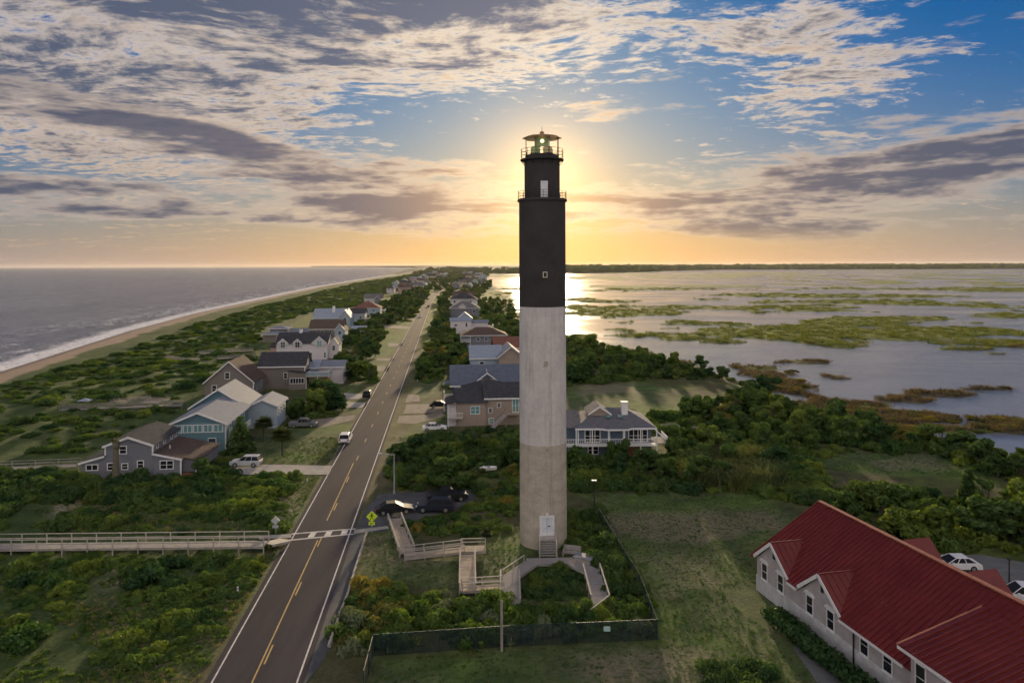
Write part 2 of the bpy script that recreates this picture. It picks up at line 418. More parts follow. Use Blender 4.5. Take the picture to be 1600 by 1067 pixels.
def land(x, y):
    """height of the ground, and the masks that colour it"""
    wob = (fbm(x / 23, y / 23, 3, 3) - 0.5) * 14 * np.clip(y / 200, 0.25, 3)
    dsea = x - shore_x(y)                                     # metres inland from the surf
    dveg = dsea - veg_off(y) + (fbm(x / 9, y / 9, 3, 5) - 0.5) * 9
    dsnd = edge_x(y) + wob - x                                # metres inland from the sound
    far = 2600 + np.clip((x - 250) / 900, 0, 1) * 1650 + (fbm(x / 260, y / 260, 3, 8) - 0.5) * 500
    main = sstep(y, far, far + 160)                           # mainland beyond the sound
    # island profile: beach, dune, flat
    beach = np.interp(dsea, [-60, -2, 0, 8, 16, 26, 40, 70], [-4, -1.35, -1.05, -0.55, 0.0, 0.75, 0.55, 0.25])
    dune = np.clip(1 - np.abs(dsea - 52) / 44, 0, 1) * (fbm(x / 15, y / 15, 4, 21) - 0.30) * 2.6
    isl = beach + dune
    isl = np.where(dsea > 70, 0.25 * np.clip((120 - dsea) / 50, 0, 1) + np.maximum(dune, -0.3) * 0.6, isl)
    rlx = np.interp(y, [ROAD_L[0][1], ROAD_L[1][1]], [ROAD_L[0][0], ROAD_L[1][0]])
    isl = isl * np.where(y < 650, sstep(rlx - x, 9, 40), 1)
    hsnd = np.clip(dsnd / 16, -1, 1) * 1.2 - 1.15
    z = np.minimum(isl, np.where(dsnd < 16, hsnd, isl))
    # marsh
    ms = np.full(np.shape(x), -1.0)
    right = x > edge_x(y) - 140
    xr = x[right]; yr = y[right]
    warp = (fbm(xr / 26, yr / 40, 5, 41, 0.65) - 0.5); warp2 = (fbm(xr / 70, yr / 150, 5, 47, 0.62) - 0.5)
    slit = (fbm(xr / 75, yr / (9 + 0.022 * yr), 4, 53, 0.6) - 0.5)
    v = np.full(xr.shape, -9.0)
    for cx, cyy, rx, ry, py in ISL:
        d = 1 - np.sqrt(((xr - cx) / rx) ** 2 + ((yr - cyy) / ry) ** 2)
        v = np.maximum(v, d)
    v = v * 0.9 + warp * 2.3 + warp2 * 2.6 + np.minimum(slit, 0.06) * 5.2 + 0.02
    wide = ((fbm(xr / 210, yr / 260, 5, 61, 0.6) - 0.56) * 6 + np.minimum(slit, 0.06) * 5.0 - 0.28) * sstep(yr, 900, 1500) * (1 - sstep(yr, 3600, 4000))
    v = np.maximum(v, wide)
    ms[right] = v
    marsh = sstep(ms, -0.02, 0.02)
    zm = WATER - 0.6 + 0.95 * sstep(ms, -0.10, 0.10)
    z = np.where(right, np.maximum(z, zm), z)
    z = np.maximum(z, -1.6 + main * (2.4 + 22 * sstep(y, far + 200, far + 2600)))
    z = np.where(dsea < -60, -5, z)
    return z, dsea, dveg, dsnd, marsh, main


# ------------------------------------------------------------------ ground sheet
# painted zones of the ground, outlined where they lie
LAWNS = [  # mown grass
    PP((440, 668), (540, 650), (548, 672), (516, 726), (395, 722), (380, 690)), PP((470, 745), (512, 742), (460, 822), (416, 822), (440, 780)),
    PP((540, 600), (600, 600), (575, 650), (520, 645)), PP((575, 565), (618, 545), (600, 595), (560, 590)), PP((600, 510), (640, 500), (615, 560), (590, 555)),
    PP((552, 850), (608, 828), (640, 868), (718, 868), (716, 925), (620, 918), (540, 925)), PP((745, 862), (812, 820), (885, 850), (840, 868), (800, 895), (780, 912), (742, 912)),
    PP((810, 880), (915, 880), (940, 940), (812, 945)),
    PP((890, 768), (1180, 770), (1300, 840), (1180, 880), (1200, 925), (1260, 1000), (1290, 1110), (560, 1110), (578, 1030), (1030, 990), (1000, 900), (940, 800)),
    PP((885, 610), (1000, 596), (1100, 620), (1180, 628), (1020, 650), (885, 645)), PP((1260, 720), (1330, 706), (1480, 708), (1560, 748), (1400, 742), (1290, 735)),
    PP((620, 672), (700, 655), (712, 665), (640, 690), (612, 690)), PP((1380, 850), (1470, 860), (1440, 890)),
    PP((640, 600), (700, 596), (706, 612), (640, 625)), PP((645, 560), (662, 556), (650, 600), (636, 600)),
]
SANDS = [  # bare sandy or worn ground
    PP((1020, 664), (1080, 668), (1100, 676), (1040, 676)), PP((900, 602), (975, 598), (1000, 612), (905, 618)), PP((1030, 600), (1070, 612), (1050, 618)),
    PP((985, 588), (1002, 590), (990, 603), (975, 600)), PP((430, 770), (482, 762), (440, 826), (420, 826)),
    PP((590, 735), (612, 700), (600, 690), (625, 670), (632, 690), (605, 750), (598, 765)),
    PP((960, 875), (1075, 858), (1100, 890), (1060, 905), (1000, 880)), PP((940, 1020), (1120, 1000), (1180, 1060), (960, 1067)), PP((920, 800), (1080, 830), (1020, 850), (935, 828)),
    PP((330, 905), (385, 880), (370, 960), (335, 960)), PP((1340, 716), (1450, 714), (1490, 735), (1380, 736)), PP((600, 870), (700, 872), (690, 885), (610, 884)),
    PP((140, 905), (260, 895), (250, 915), (150, 925)), PP((160, 885), (235, 880), (225, 895), (165, 898)), PP((70, 795), (125, 790), (110, 830), (80, 832)), PP((560, 840), (605, 835), (600, 860), (558, 880)),
    PP((955, 800), (1120, 795), (1200, 830), (1100, 850), (960, 835)), PP((1000, 880), (1110, 870), (1140, 920), (1040, 930)), PP((900, 1022), (1150, 1006), (1190, 1075), (940, 1080)), PP((1150, 800), (1220, 800), (1250, 830), (1170, 830)),
    PP((810, 830), (770, 842), (765, 860), (812, 845)),
    PP((120, 630), (255, 622), (280, 628), (180, 640)), PP((400, 560), (460, 556), (470, 562), (410, 566)), PP((250, 560), (330, 556), (330, 566), (260, 568)),
]
NC, NR = 820, 540
tx = np.linspace(-0.98, 0.98, NC)
ty = np.concatenate([np.linspace(12, 50, 20, endpoint=False), np.geomspace(50, 17000, NR - 20)])
TX, YY = np.meshgrid(tx, ty)
XX = TX * (YY + 12)
shp = XX.shape
zz, dsea, dveg, dsnd, marsh, main = land(XX.ravel(), YY.ravel())
xf = XX.ravel(); yf = YY.ravel()
near = yf < 330
lawn = np.zeros(xf.shape); sand = np.zeros(xf.shape)
xn = xf[near]; yn = yf[near]
wn = (fbm(xn / 2.2, yn / 2.2, 3, 71) - 0.5) * 3.4
lw = np.zeros(xn.shape); sn = np.zeros(xn.shape)
for q in LAWNS: lw = np.maximum(lw, sstep(poly_sd(xn, yn, q) + wn, -0.6, 0.9))
for q in SANDS: sn = np.maximum(sn, sstep(poly_sd(xn, yn, q) + wn * 1.1, -0.8, 1.6))
lawn[near] = lw; sand[near] = sn * 0.85
# verge along the road is thin, dry grass
rl = lambda y: np.interp(y, [ROAD_L[0][1], ROAD_L[1][1]], [ROAD_L[0][0], ROAD_L[1][0]])
dr = np.abs(xf - (rl(yf) + 3.2)) - 3.9
verge = np.clip(1 - dr / 5.0, 0, 1) * (yf < 640)
beachm = sstep(-dveg, -1.0, 2.5) * (dsea > -30)
wet = 1 - sstep(dsea, 2.0, 7.0)
me = bpy.data.meshes.new('ground')
idx = np.arange(NC * (ty.size)).reshape(shp)
quads = np.stack([idx[:-1, :-1], idx[:-1, 1:], idx[1:, 1:], idx[1:, :-1]], -1).reshape(-1, 4)
me.vertices.add(xf.size); me.vertices.foreach_set('co', np.stack([xf, yf, zz], -1).ravel().astype(np.float32))
me.loops.add(quads.size); me.loops.foreach_set('vertex_index', quads.ravel().astype(np.int32))
me.polygons.add(len(quads)); me.polygons.foreach_set('loop_start', (np.arange(len(quads)) * 4).astype(np.int32))
me.polygons.foreach_set('use_smooth', np.ones(len(quads), bool))
me.update(calc_edges=True)
def attr(me, name, a):
    at = me.attributes.new(name, 'FLOAT', 'POINT'); at.data.foreach_set('value', np.ascontiguousarray(a, dtype=np.float32))
attr(me, 'lawn', lawn); attr(me, 'sand', sand); attr(me, 'beach', beachm); attr(me, 'wet', wet); attr(me, 'marsh', marsh); attr(me, 'verge', verge); attr(me, 'wood', main)
reed = sstep(-(zz - 0.0), 0, 1) * 0
gm = bpy.data.materials.new('ground_cover'); gm.use_nodes = True
g = NT(gm.node_tree); b = g.n['Principled BSDF']
A = lambda n: g.new('ShaderNodeAttribute', attribute_name=n).outputs['Fac']
pos = g.new('ShaderNodeNewGeometry').outputs['Position']
n_big = g.noise(pos, 0.05, 4.0, 0.6); n_mid = g.noise(pos, 0.35, 4.0, 0.62); n_fin = g.noise(pos, 2.6, 4.0, 0.65); n_vf = g.noise(pos, 9.0, 3.0, 0.7)
scrub = g.mix(g.ss(g.add(g.mul(n_mid, 0.6), g.mul(n_fin, 0.4)), 0.33, 0.67), (0.036, 0.068, 0.018), (0.095, 0.135, 0.038))
scrub = g.mix(g.mul(g.ss(g.add(g.mul(n_big, 0.5), g.mul(n_fin, 0.5)), 0.53, 0.62), 0.34), scrub, (0.20, 0.19, 0.115))
gr = g.mix(g.ss(g.add(g.mul(n_mid, 0.55), g.mul(n_vf, 0.45)), 0.36, 0.64), (0.040, 0.125, 0.026), (0.100, 0.225, 0.052))
n_st = g.noise(g.vmul(pos, (1.0, 2.4, 1.0)), 1.1, 5.0, 0.72, 0.8)
dry = g.ss(g.add(g.add(g.mul(n_big, 0.36), g.mul(n_st, 0.40)), g.mul(n_vf, 0.24)), 0.505, 0.59)
gr = g.mix(g.mul(dry, 0.62), gr, (0.30, 0.275, 0.175))
base = g.mix(A('lawn'), scrub, gr)
vg = g.mix(g.ss(n_fin, 0.35, 0.65), (0.085, 0.125, 0.035), (0.24, 0.215, 0.115))
base = g.mix(g.mul(A('verge'), 0.6), base, vg)
sd = g.mix(g.ss(n_fin, 0.3, 0.7), (0.34, 0.28, 0.205), (0.46, 0.39, 0.29))
base = g.mix(g.mul(A('sand'), g.ss(g.add(g.mul(n_fin, 0.55), g.mul(n_vf, 0.45)), 0.34, 0.58)), base, sd)
mg = g.mix(g.ss(n_mid, 0.3, 0.7), (0.10, 0.135, 0.028), (0.20, 0.235, 0.055))
bro = g.mix(g.ss(n_mid, 0.3, 0.7), (0.075, 0.055, 0.035), (0.13, 0.10, 0.06))
yy_ = g.sep(pos)[1]
mg = g.mix(g.mul(g.ss(yy_, 240.0, 330.0, 1.0, 0.0), g.ss(n_big, 0.36, 0.5)), mg, bro)
base = g.mix(A('marsh'), base, mg)
bs = g.mix(g.ss(g.add(g.mul(n_mid, 0.5), g.mul(n_fin, 0.5)), 0.35, 0.65), (0.32, 0.235, 0.170), (0.42, 0.32, 0.235))
bs = g.mix(A('wet'), bs, (0.17, 0.125, 0.095))
base = g.mix(A('beach'), base, bs)
base = g.mix(A('wood'), base, (0.03, 0.04, 0.02))
g.put(b.inputs['Base Color'], base)
g.put(b.inputs['Roughness'], g.sub(0.95, g.mul(g.mul(A('beach'), A('wet')), 0.6)))
b.inputs['Specular IOR Level'].default_value = 0.2
bn = g.new('ShaderNodeBump'); bn.inputs['Distance'].default_value = 0.24; bn.inputs['Strength'].default_value = 0.9
g.put(bn.inputs['Height'], g.add(g.mul(n_fin, 0.8), g.mul(n_vf, 0.5))); g.put(b.inputs['Normal'], bn.outputs[0])
me.materials.append(gm)
ground = bpy.data.objects.new('ground', me); col.objects.link(ground); tag(ground, kind='structure')
ground['label'] = 'low barrier island ground of scrub, lawn, sand and salt marsh'

def gz(x, y):
    return float(land(np.array([float(x)]), np.array([float(y)]))[0][0])
def gzs(x, y): return land(np.asarray(x, float), np.asarray(y, float))[0]

# ------------------------------------------------------------------ ocean and sound
def grid_mesh(name, X, Y, Z, attrs=()):
    me = bpy.data.meshes.new(name); n, k = X.shape
    idx = np.arange(n * k).reshape(n, k)
    q = np.stack([idx[:-1, :-1], idx[:-1, 1:], idx[1:, 1:], idx[1:, :-1]], -1).reshape(-1, 4)
    me.vertices.add(n * k); me.vertices.foreach_set('co', np.stack([X, Y, Z], -1).ravel().astype(np.float32))
    me.loops.add(q.size); me.loops.foreach_set('vertex_index', q.ravel().astype(np.int32))
    me.polygons.add(len(q)); me.polygons.foreach_set('loop_start', (np.arange(len(q)) * 4).astype(np.int32))
    me.polygons.foreach_set('use_smooth', np.ones(len(q), bool)); me.update(calc_edges=True)
    for nm, a in attrs: attr(me, nm, a.ravel())
    return me
oy = np.concatenate([np.linspace(20, 140, 16, endpoint=False), np.geomspace(140, 17000, 420)])
od = np.concatenate([np.linspace(-25, 90, 150, endpoint=False), np.geomspace(90, 17000, 130)])
OY, OD = np.meshgrid(oy, od, indexing='ij')
OX = shore_x(OY) - OD
sw = np.sin((OD + (fbm(OX / 60, OY / 60, 3, 81) - 0.5) * 26) / 3.6) * np.clip(1 - np.abs(OD - 32) / 36, 0, 1)
swell = np.maximum(sw, -0.3) * 0.45 + (fbm(OX / 14, OY / 9, 3, 83) - 0.5) * 0.5 * np.clip(OD / 40, 0, 1)
OZ = WATER + np.where(OD > -2, swell, 0) + 0.12 * np.clip(1 - np.abs(OD) / 8, 0, 1)
ome = grid_mesh('ocean', OX, OY, OZ, [('off', OD)])
# beyond the far point the sea goes on behind the shore: close the sheet out to the horizon
sea = bpy.data.materials.new('sea_water'); sea.use_nodes = True
g = NT(sea.node_tree); b = g.n['Principled BSDF']
pos = g.new('ShaderNodeNewGeometry').outputs['Position']
off = g.new('ShaderNodeAttribute', attribute_name='off').outputs['Fac']
nf = g.noise(g.vmul(pos, (1.0, 0.45, 1.0)), 0.16, 4.0, 0.65); nff = g.noise(pos, 0.7, 4.0, 0.7); nbig = g.noise(g.vmul(pos, (1.0, 0.30, 1.0)), 0.035, 3.0, 0.6)
edge = g.add(off, g.mul(g.sub(nf, 0.5), 17.0))
sheet = g.mul(g.ss(edge, 11.0, 4.0), g.ss(nff, 0.30, 0.50))
crest = g.mul(g.mul(g.ss(off, 75.0, 20.0), g.ss(nbig, 0.46, 0.56)), g.ss(g.add(g.mul(nf, 0.5), g.mul(nff, 0.5)), 0.50, 0.60))
caps = g.mul(g.ss(g.add(g.mul(nbig, 0.45), g.mul(nff, 0.55)), 0.60, 0.68), 0.42)  # whitecaps, spread wider so the pale flecks paint shimmer into the colour
foam = g.m('MINIMUM', g.add(g.add(sheet, g.mul(crest, 0.85)), caps), 1.0)
lane = g.ss(g.add(g.mul(g.noise(g.vmul(pos, (1.0, 0.22, 1.0)), 0.012, 5.0, 0.65), 0.6), g.mul(nf, 0.4)), 0.38, 0.62)
g.put(b.inputs['Base Color'], g.mix(foam, g.mix(lane, (0.075, 0.088, 0.125), (0.165, 0.175, 0.215)), (0.80, 0.80, 0.82)))
g.put(b.inputs['Roughness'], g.add(0.22, g.mul(foam, 0.6)))
b.inputs['IOR'].default_value = 1.33
wv = g.add(g.add(g.mul(g.noise(g.vmul(pos, (1.0, 0.5, 1.0)), 0.11, 4.0, 0.65), 1.0), g.mul(g.noise(pos, 0.55, 4.0, 0.65), 0.42)), g.mul(g.noise(g.vmul(pos, (1, .35, 1)), 0.03, 3.0, 0.6), 1.2))
bn = g.new('ShaderNodeBump'); bn.inputs['Distance'].default_value = 1.8; bn.inputs['Strength'].default_value = 1.0
g.put(bn.inputs['Height'], wv); g.put(b.inputs['Normal'], bn.outputs[0])
ome.materials.append(sea)
ocean = bpy.data.objects.new('ocean', ome); col.objects.link(ocean); tag(ocean, 'grey rippled ocean with white surf along the beach', kind='structure')

sy = np.geomspace(60, 9000, 60); sx = np.linspace(-0.5, 1.0, 40)
SX, SY = np.meshgrid(sx, sy)
SXX = np.maximum(SX * SY * 1.25, edge_x(SY) - 160)
sme = grid_mesh('sound_water', SXX, SY, np.full(SXX.shape, WATER))
cal = bpy.data.materials.new('calm_water'); cal.use_nodes = True
g = NT(cal.node_tree); b = g.n['Principled BSDF']
pos = g.new('ShaderNodeNewGeometry').outputs['Position']
streak = g.noise(g.vmul(pos, (0.010, 0.030, 1.0)), 1.0, 4.0, 0.6, 0.6)
b.inputs['Base Color'].default_value = (0.19, 0.205, 0.235, 1)
g.put(b.inputs['Roughness'], g.lin(streak, 0.35, 0.65, 0.10, 0.24)); b.inputs['IOR'].default_value = 1.33
bn = g.new('ShaderNodeBump'); bn.inputs['Strength'].default_value = 1.0; bn.inputs['Distance'].default_value = 0.10
rip = g.mul(g.noise(g.vmul(pos, (1.0, 1.6, 1.0)), 0.5, 4.0, 0.62), g.ss(streak, 0.35, 0.62, 0.25, 1.0))
g.put(bn.inputs['Height'], rip); g.put(b.inputs['Normal'], bn.outputs[0])
sme.materials.append(cal)
sound = bpy.data.objects.new('sound_water', sme); col.objects.link(sound); tag(sound, 'calm shallow water of the sound between marsh islands', kind='structure')

# ------------------------------------------------------------------ roads and paved ground
asphalt = mat('asphalt', (0.070, 0.063, 0.066), 0.9, 0.16, 0.30, 0.01, 60, stretch=(1.6, .12, 1), spec=.06)
asphalt_blue = mat('worn_asphalt', (0.080, 0.085, 0.092), 0.85, 0.22, 0.5, 0.01, 60)
concrete_pale = mat('pale_concrete', (0.36, 0.34, 0.31), 0.9, 0.14, 0.9, 0.004, 40)
gravel = mat('sandy_gravel', (0.23, 0.20, 0.16), 0.95, 0.22, 0.8, 0.03, 12)
gravel_grey = mat('grey_gravel', (0.15, 0.155, 0.155), 0.95, 0.20, 0.6, 0.03, 14)
paint_white = mat('road_white', (0.62, 0.60, 0.57), 0.8, 0.20, 1.5)
paint_yellow = mat('road_yellow', (0.52, 0.36, 0.12), 0.8, 0.20, 1.5)

def sheet(name, pts, z, mt, parent=None, label=None):
    m_ = MB(); m_.poly([(x, y, z) for x, y in pts])
    n = m_.v
    a = sum(n[i][0] * n[(i + 1) % len(n)][1] - n[(i + 1) % len(n)][0] * n[i][1] for i in range(len(n)))
    if a < 0: m_.f = [tuple(reversed(m_.f[0]))]
    o = m_.build(name, mt, parent)
    if parent is None: tag(o, label, kind='structure')
    return o

C0 = Vector(P2(397.5, 1067)); C1 = Vector(P2(667.5, 475))
RD = (C1 - C0).normalized(); RN = Vector((RD.y, -RD.x))          # along the road, and to its right
RYAW = math.atan2(-RD.x, RD.y)
def road_pt(s, off=0.0):
    p = C0 + RD * s + RN * off; return (p.x, p.y)
RLEN = (C1 - C0).length
path = [C0 - RD * 40, C0 + RD * RLEN] + [Vector(P2(x, y)) for x, y in ((674, 463), (690, 455), (712, 448), (724, 441), (722, 434), (718, 429), (714, 425))]
def ribbon(pts, o0, o1, z):
    L = []; R_ = []
    for i, p in enumerate(pts):
        a = pts[max(i - 1, 0)]; b_ = pts[min(i + 1, len(pts) - 1)]
        d = (b_ - a).normalized(); n = Vector((d.y, -d.x))
        L.append(p + n * o0); R_.append(p + n * o1)
    m_ = MB()
    for i in range(len(pts) - 1):
        m_.poly([(R_[i].x, R_[i].y, z), (R_[i + 1].x, R_[i + 1].y, z), (L[i + 1].x, L[i + 1].y, z), (L[i].x, L[i].y, z)])
    return m_
ZR = 0.42
def gtop(poly):
    xs = np.array([p[0] for p in poly]); ys = np.array([p[1] for p in poly]); return float(gzs(xs, ys).max())
road = ribbon(path, -3.75, 3.70, 0.03).build('road', asphalt); tag(road, 'two lane asphalt road running straight to the horizon', kind='structure')
ribbon(path[:3], -3.30, -3.16, 0.036).build('edge_line', paint_white, road)
ribbon(path[:3], 3.12, 3.26, 0.036).build('edge_line', paint_white, road)
ribbon([C0 - RD * 40, C0 + RD * 29.0], -0.26, -0.13, 0.036).build('center_line', paint_yellow, road)
ribbon([C0 + RD * 35.5, C0 + RD * 62], -0.26, -0.13, 0.036).build('center_line', paint_yellow, road)
dash_me = MB().poly([(-0.07, 0, 0), (0.07, 0, 0), (0.07, 3.0, 0), (-0.07, 3.0, 0)]).mesh('dash', paint_yellow)
for k in range(46):
    s = -34 + k * 12.2
    if 27.5 < s < 36: continue
    x, y = road_pt(s, 0.1)
    inst(dash_me, 'dash', road, (x, y, 0.037), RYAW)
# crosswalk
def cw(t, v):   # t across the road 0..1, v 0..1 between its two bars
    a = Vector(P2(452, 845)); b_ = Vector(P2(553, 835)); c = Vector(P2(462, 833)); d = Vector(P2(556, 825.5))
    lo = a.lerp(b_, t); hi = c.lerp(d, t); return lo.lerp(hi, v)
for v0, v1 in ((0.0, 0.16), (0.86, 1.0)):
    sheet('crosswalk_bar', [tuple(cw(t, v)) for t, v in ((-0.06, v0), (1.0, v0), (1.0, v1), (-0.06, v1))], 0.040, paint_white, road)
for t in (0.26, 0.52, 0.78):
    sheet('crosswalk_block', [tuple(cw(u, v)) for u, v in ((t, 0.19), (t + 0.10, 0.19), (t + 0.10, 0.83), (t, 0.83))], 0.040, paint_white, road)

sheet('parking_lot', PP((552, 835), (556, 826), (574, 792), (592, 772), (640, 769), (738, 765), (745, 778), (720, 792), (690, 803), (650, 812), (607, 815), (605, 830)), 0.02, asphalt_blue, label='worn grey asphalt lot beside the road')
sheet('road_shoulder', PP((552, 836), (574, 834), (553, 892), (540, 935), (521, 1000), (500, 1040), (478, 1067), (462, 1067)), 0.022, asphalt_blue, label='dark asphalt shoulder strip along the right of the road')
sheet('sidewalk', PP((553, 834), (553, 828), (606, 822), (608, 826)), 0.05, concrete_pale, label='pale concrete walk from the crosswalk to the wooden ramp')
sheet('footpath', PP((405, 847), (405, 841), (455, 838.5), (455, 844)), 0.34, concrete_pale, label='pale concrete strip joining the long boardwalk to the crosswalk')
DRIVES = [((358, 741), (360, 727), (404, 726), (521, 728), (512, 742), (420, 742)), ((459, 668), (458, 658), (500, 655), (556, 648), (552, 656), (505, 668)), ((532, 624), (534, 614), (582, 616), (578, 623)),
          ((540, 637), (542, 628), (575, 629), (572, 637)), ((580, 581), (582, 571), (609, 573), (606, 580)), ((588, 563.5), (589, 559.5), (616, 560), (614, 564)), ((606, 541), (607, 536), (630, 537), (627, 541)),
          ((633, 629), (638, 616), (655, 617), (656, 627)), ((630, 646), (635, 632), (703, 630), (706, 642), (660, 646)), ((620, 661), (624, 650), (668, 648), (690, 642), (696, 650), (650, 662)),
          ((646, 561), (649, 557), (665, 557), (664, 561)), ((682, 707), (688, 692), (712, 693), (712, 706)), ((590, 512), (592, 508), (640, 510), (638, 514)), ((600, 498), (602, 495), (647, 497), (646, 500)), ((675, 512), (690, 507), (704, 505), (704, 509), (690, 513))]
for k, d in enumerate(DRIVES):
    q = PP(*d)
    sheet('driveway', q, gtop(q) + 0.03, concrete_pale if k in (0, 2, 3) else gravel, label='pale driveway joining the road')
yard = PP((1395, 905), (1470, 868), (1530, 866), (1640, 885), (1700, 1000), (1480, 960))
sheet('gravel_yard', yard, 0.02, gravel_grey, label='grey gravel yard behind the red roofed building')
sheet('garden_path', PP((1238, 1010), (1262, 1006), (1330, 1075), (1290, 1085)), 0.02, gravel_grey, label='grey path beside the clipped hedge')
sheet('sandy_track', PP((1018, 664), (1050, 661), (1090, 667), (1108, 676), (1075, 680), (1055, 671)), 0.05, gravel, label='curved sandy track behind the balcony house')

# ------------------------------------------------------------------ lighthouse
con_grey = mat('bare_concrete', (0.46, 0.41, 0.335), 0.9, 0.16, 0.5, 0.01, 30, stretch=(1, 1, 1.6))
con_white = mat('limewashed_concrete', (0.58, 0.55, 0.52), 0.85, 0.12, 0.45, 0.01, 30, stretch=(1, 1, 0.7))
con_black = mat('black_concrete', (0.038, 0.033, 0.030), 0.75, 0.25, 0.5, 0.01, 30)
iron_dark = mat('dark_iron', (0.035, 0.03, 0.028), 0.5, 0.2, 2.0, metal=0.3)
roof_flare_amber = mat('flare_tinted_metal_roof', (0.42, 0.24, 0.09), 0.5, 0.2, 1.5, metal=0.2)  # metal roof with the amber of the sun's flare put into its colour
lens_green = glass('green_lens', (0.42, 0.52, 0.20), 0.12)
lens_pale = mat('pale_lamp_housing', (0.70, 0.58, 0.30), 0.4, 0.1)
white_paint = mat('white_paint', (0.78, 0.78, 0.78), 0.5, 0.06, 2.0)
door_white = mat('pale_blue_white_door', (0.70, 0.76, 0.82), 0.5, 0.08, 2.0)
cream = mat('cream_frame', (0.66, 0.62, 0.48), 0.6, 0.1)
pane_dark = glass('dark_pane', (0.02, 0.024, 0.03))
for nm, h in (('bare_concrete', 0.9), ('limewashed_concrete', 0.9)):       # faint pour joints
    g = NT(MATS[nm].node_tree); b = g.n['Principled BSDF']
    z = g.sep(g.new('ShaderNodeTexCoord').outputs['Object'])[2]
    src = b.inputs['Base Color'].links[0].from_socket
    fr = g.m('FRACT', g.div(z, 1.22)); ln = g.mul(g.ss(fr, 0.0, 0.06, 1.0, 0.0), 0.16)
    streak = g.ss(g.noise(g.vmul(g.new('ShaderNodeTexCoord').outputs['Object'], (2.2, 2.2, 0.12)), 1.0, 4.0, 0.6), 0.5, 0.75)
    g.put(b.inputs['Base Color'], g.mix(g.add(ln, g.mul(streak, 0.36)), src, (0.16, 0.145, 0.13)))

TY = 84.0; TXc = (847.5 - 800) * TY / F
tz = 0.25
light = thing('lighthouse', 'tall cylindrical lighthouse banded black, white and bare grey concrete, with lantern on top', 'lighthouse', (TXc, TY, tz))
zof = lambda py, y=TY: H - (py - EYE) * y / F - tz
RT = 2.66
Z1, Z2, Z3 = zof(688.5), zof(478.5), zof(316)
MB().lathe([(RT + .02, -1.2), (RT, Z1)], 64).build('lower_band', con_grey, light, True)
MB().lathe([(RT + .002, Z1), (RT - .01, Z2)], 64).build('white_band', con_white, light, True)
MB().lathe([(RT - .005, Z2), (RT - .015, Z3)], 64).build('black_band', con_black, light, True)
gal = MB().lathe([(RT - .02, Z3), (RT + 0.17, Z3 + .02), (RT + 0.17, Z3 + .26), (RT + .12, Z3 + .30)], 56).build('gallery_deck', con_black, light, True)
def railing(R, z, h, n, parent):
    r_ = MB()
    for k in (0.33, 0.66, 1.0): r_.ring(R, z + h * k, 0.024, 48)
    o = r_.build('railing', iron_dark, parent)
    pm = MB().tube((0, 0, 0), (0, 0, h), 0.028).mesh('rail_post', iron_dark)
    for i in range(n):
        t = 2 * math.pi * (i + .5) / n
        inst(pm, 'rail_post', o, (R * math.cos(t), R * math.sin(t), z))
railing(RT + 0.11, Z3 + .30, 0.85, 14, light)
Zw = Z3 + .30; ZW2 = zof(252.5)
RW = 2.02
MB().lathe([(RW, Zw), (RW, ZW2)], 56).build('watch_room', con_black, light, True)
udeck = MB().lathe([(RW, ZW2), (RW + .46, ZW2 + .06), (RW + .46, ZW2 + .18), (RW - .05, ZW2 + .2)], 48).build('upper_gallery_deck', con_black, light, True)
for i in range(12):
    t = 2 * math.pi * i / 12; c, s_ = math.cos(t), math.sin(t)
    MB().beam((RW * c, RW * s_, ZW2 - .45), ((RW + .4) * c, (RW + .4) * s_, ZW2 + .05), .07, .07).build('bracket', iron_dark, udeck)
Zl = zof(244)
MB().lathe([(RW - .06, ZW2 + .2), (RW - .1, Zl), (RW - .22, Zl), (RW - .22, ZW2 + .25)], 48, caps=False).build('parapet', con_black, light, True)
MB().lathe([(RW - .2, Zl - .25), (RW - .2, Zl - .15)], 48).build('lantern_floor', iron_dark, light)
railing(RW + .40, ZW2 + .2, 1.1, 12, light)
Zr = zof(217)
rf = MB().lathe([(2.26, Zr), (2.27, Zr + .05), (1.55, Zr + .27), (.45, Zr + .36), (.25, Zr + .48)], 8).build('lantern_roof', roof_flare_amber, light)
MB().lathe([(.22, Zr + .46), (.22, Zr + .66), (.3, Zr + .68), (.12, Zr + .82)], 12).build('vent', roof_flare_amber, rf)
MB().tube((0, 0, Zr + .8), (0, 0, Zr + 1.35), .025).build('finial', iron_dark, rf)
for i in range(8):
    t = 2 * math.pi * (i + .5) / 8
    MB().tube((1.97 * math.cos(t), 1.97 * math.sin(t), ZW2 + .2), (1.97 * math.cos(t), 1.97 * math.sin(t), Zr + .08), .035).build('roof_post', iron_dark, light)
# four aero beacons standing low, and the round lens above them
for x, y, mt_ in ((-.78, -.62, lens_green), (.62, -.72, lens_pale), (.75, .6, lens_pale), (-.7, .65, lens_green)):
    bc = MB().lathe([(.50, Zl - .15), (.52, Zl + .15), (.52, Zl + .80), (.40, Zl + .95)], 20, x, y).build('beacon', mt_, light, True)
    MB().lathe([(.56, Zl + .1), (.56, Zl + .2)], 20, x, y).build('beacon_band', iron_dark, bc)
MB().lathe([(.9, Zl + .95), (.9, Zl + 1.05), (.78, Zl + 1.08), (.80, Zr - .1), (.86, Zr + .02)], 24).build('central_lens', lens_green, light, True)
lampm = bpy.data.materials.new('lit_lamp'); lampm.use_nodes = True
lb = lampm.node_tree.nodes['Principled BSDF']; lb.inputs['Emission Color'].default_value = (1, .82, .45, 1); lb.inputs['Emission Strength'].default_value = 1.1
MB().lathe([(.05, -.2), (.2, -.12), (.22, .05), (.12, .2), (.03, .22)], 14, 0, -.79).build('lamp', lampm, light, True).location = (0, 0, (Zl + .95 + Zr) / 2 + .1)

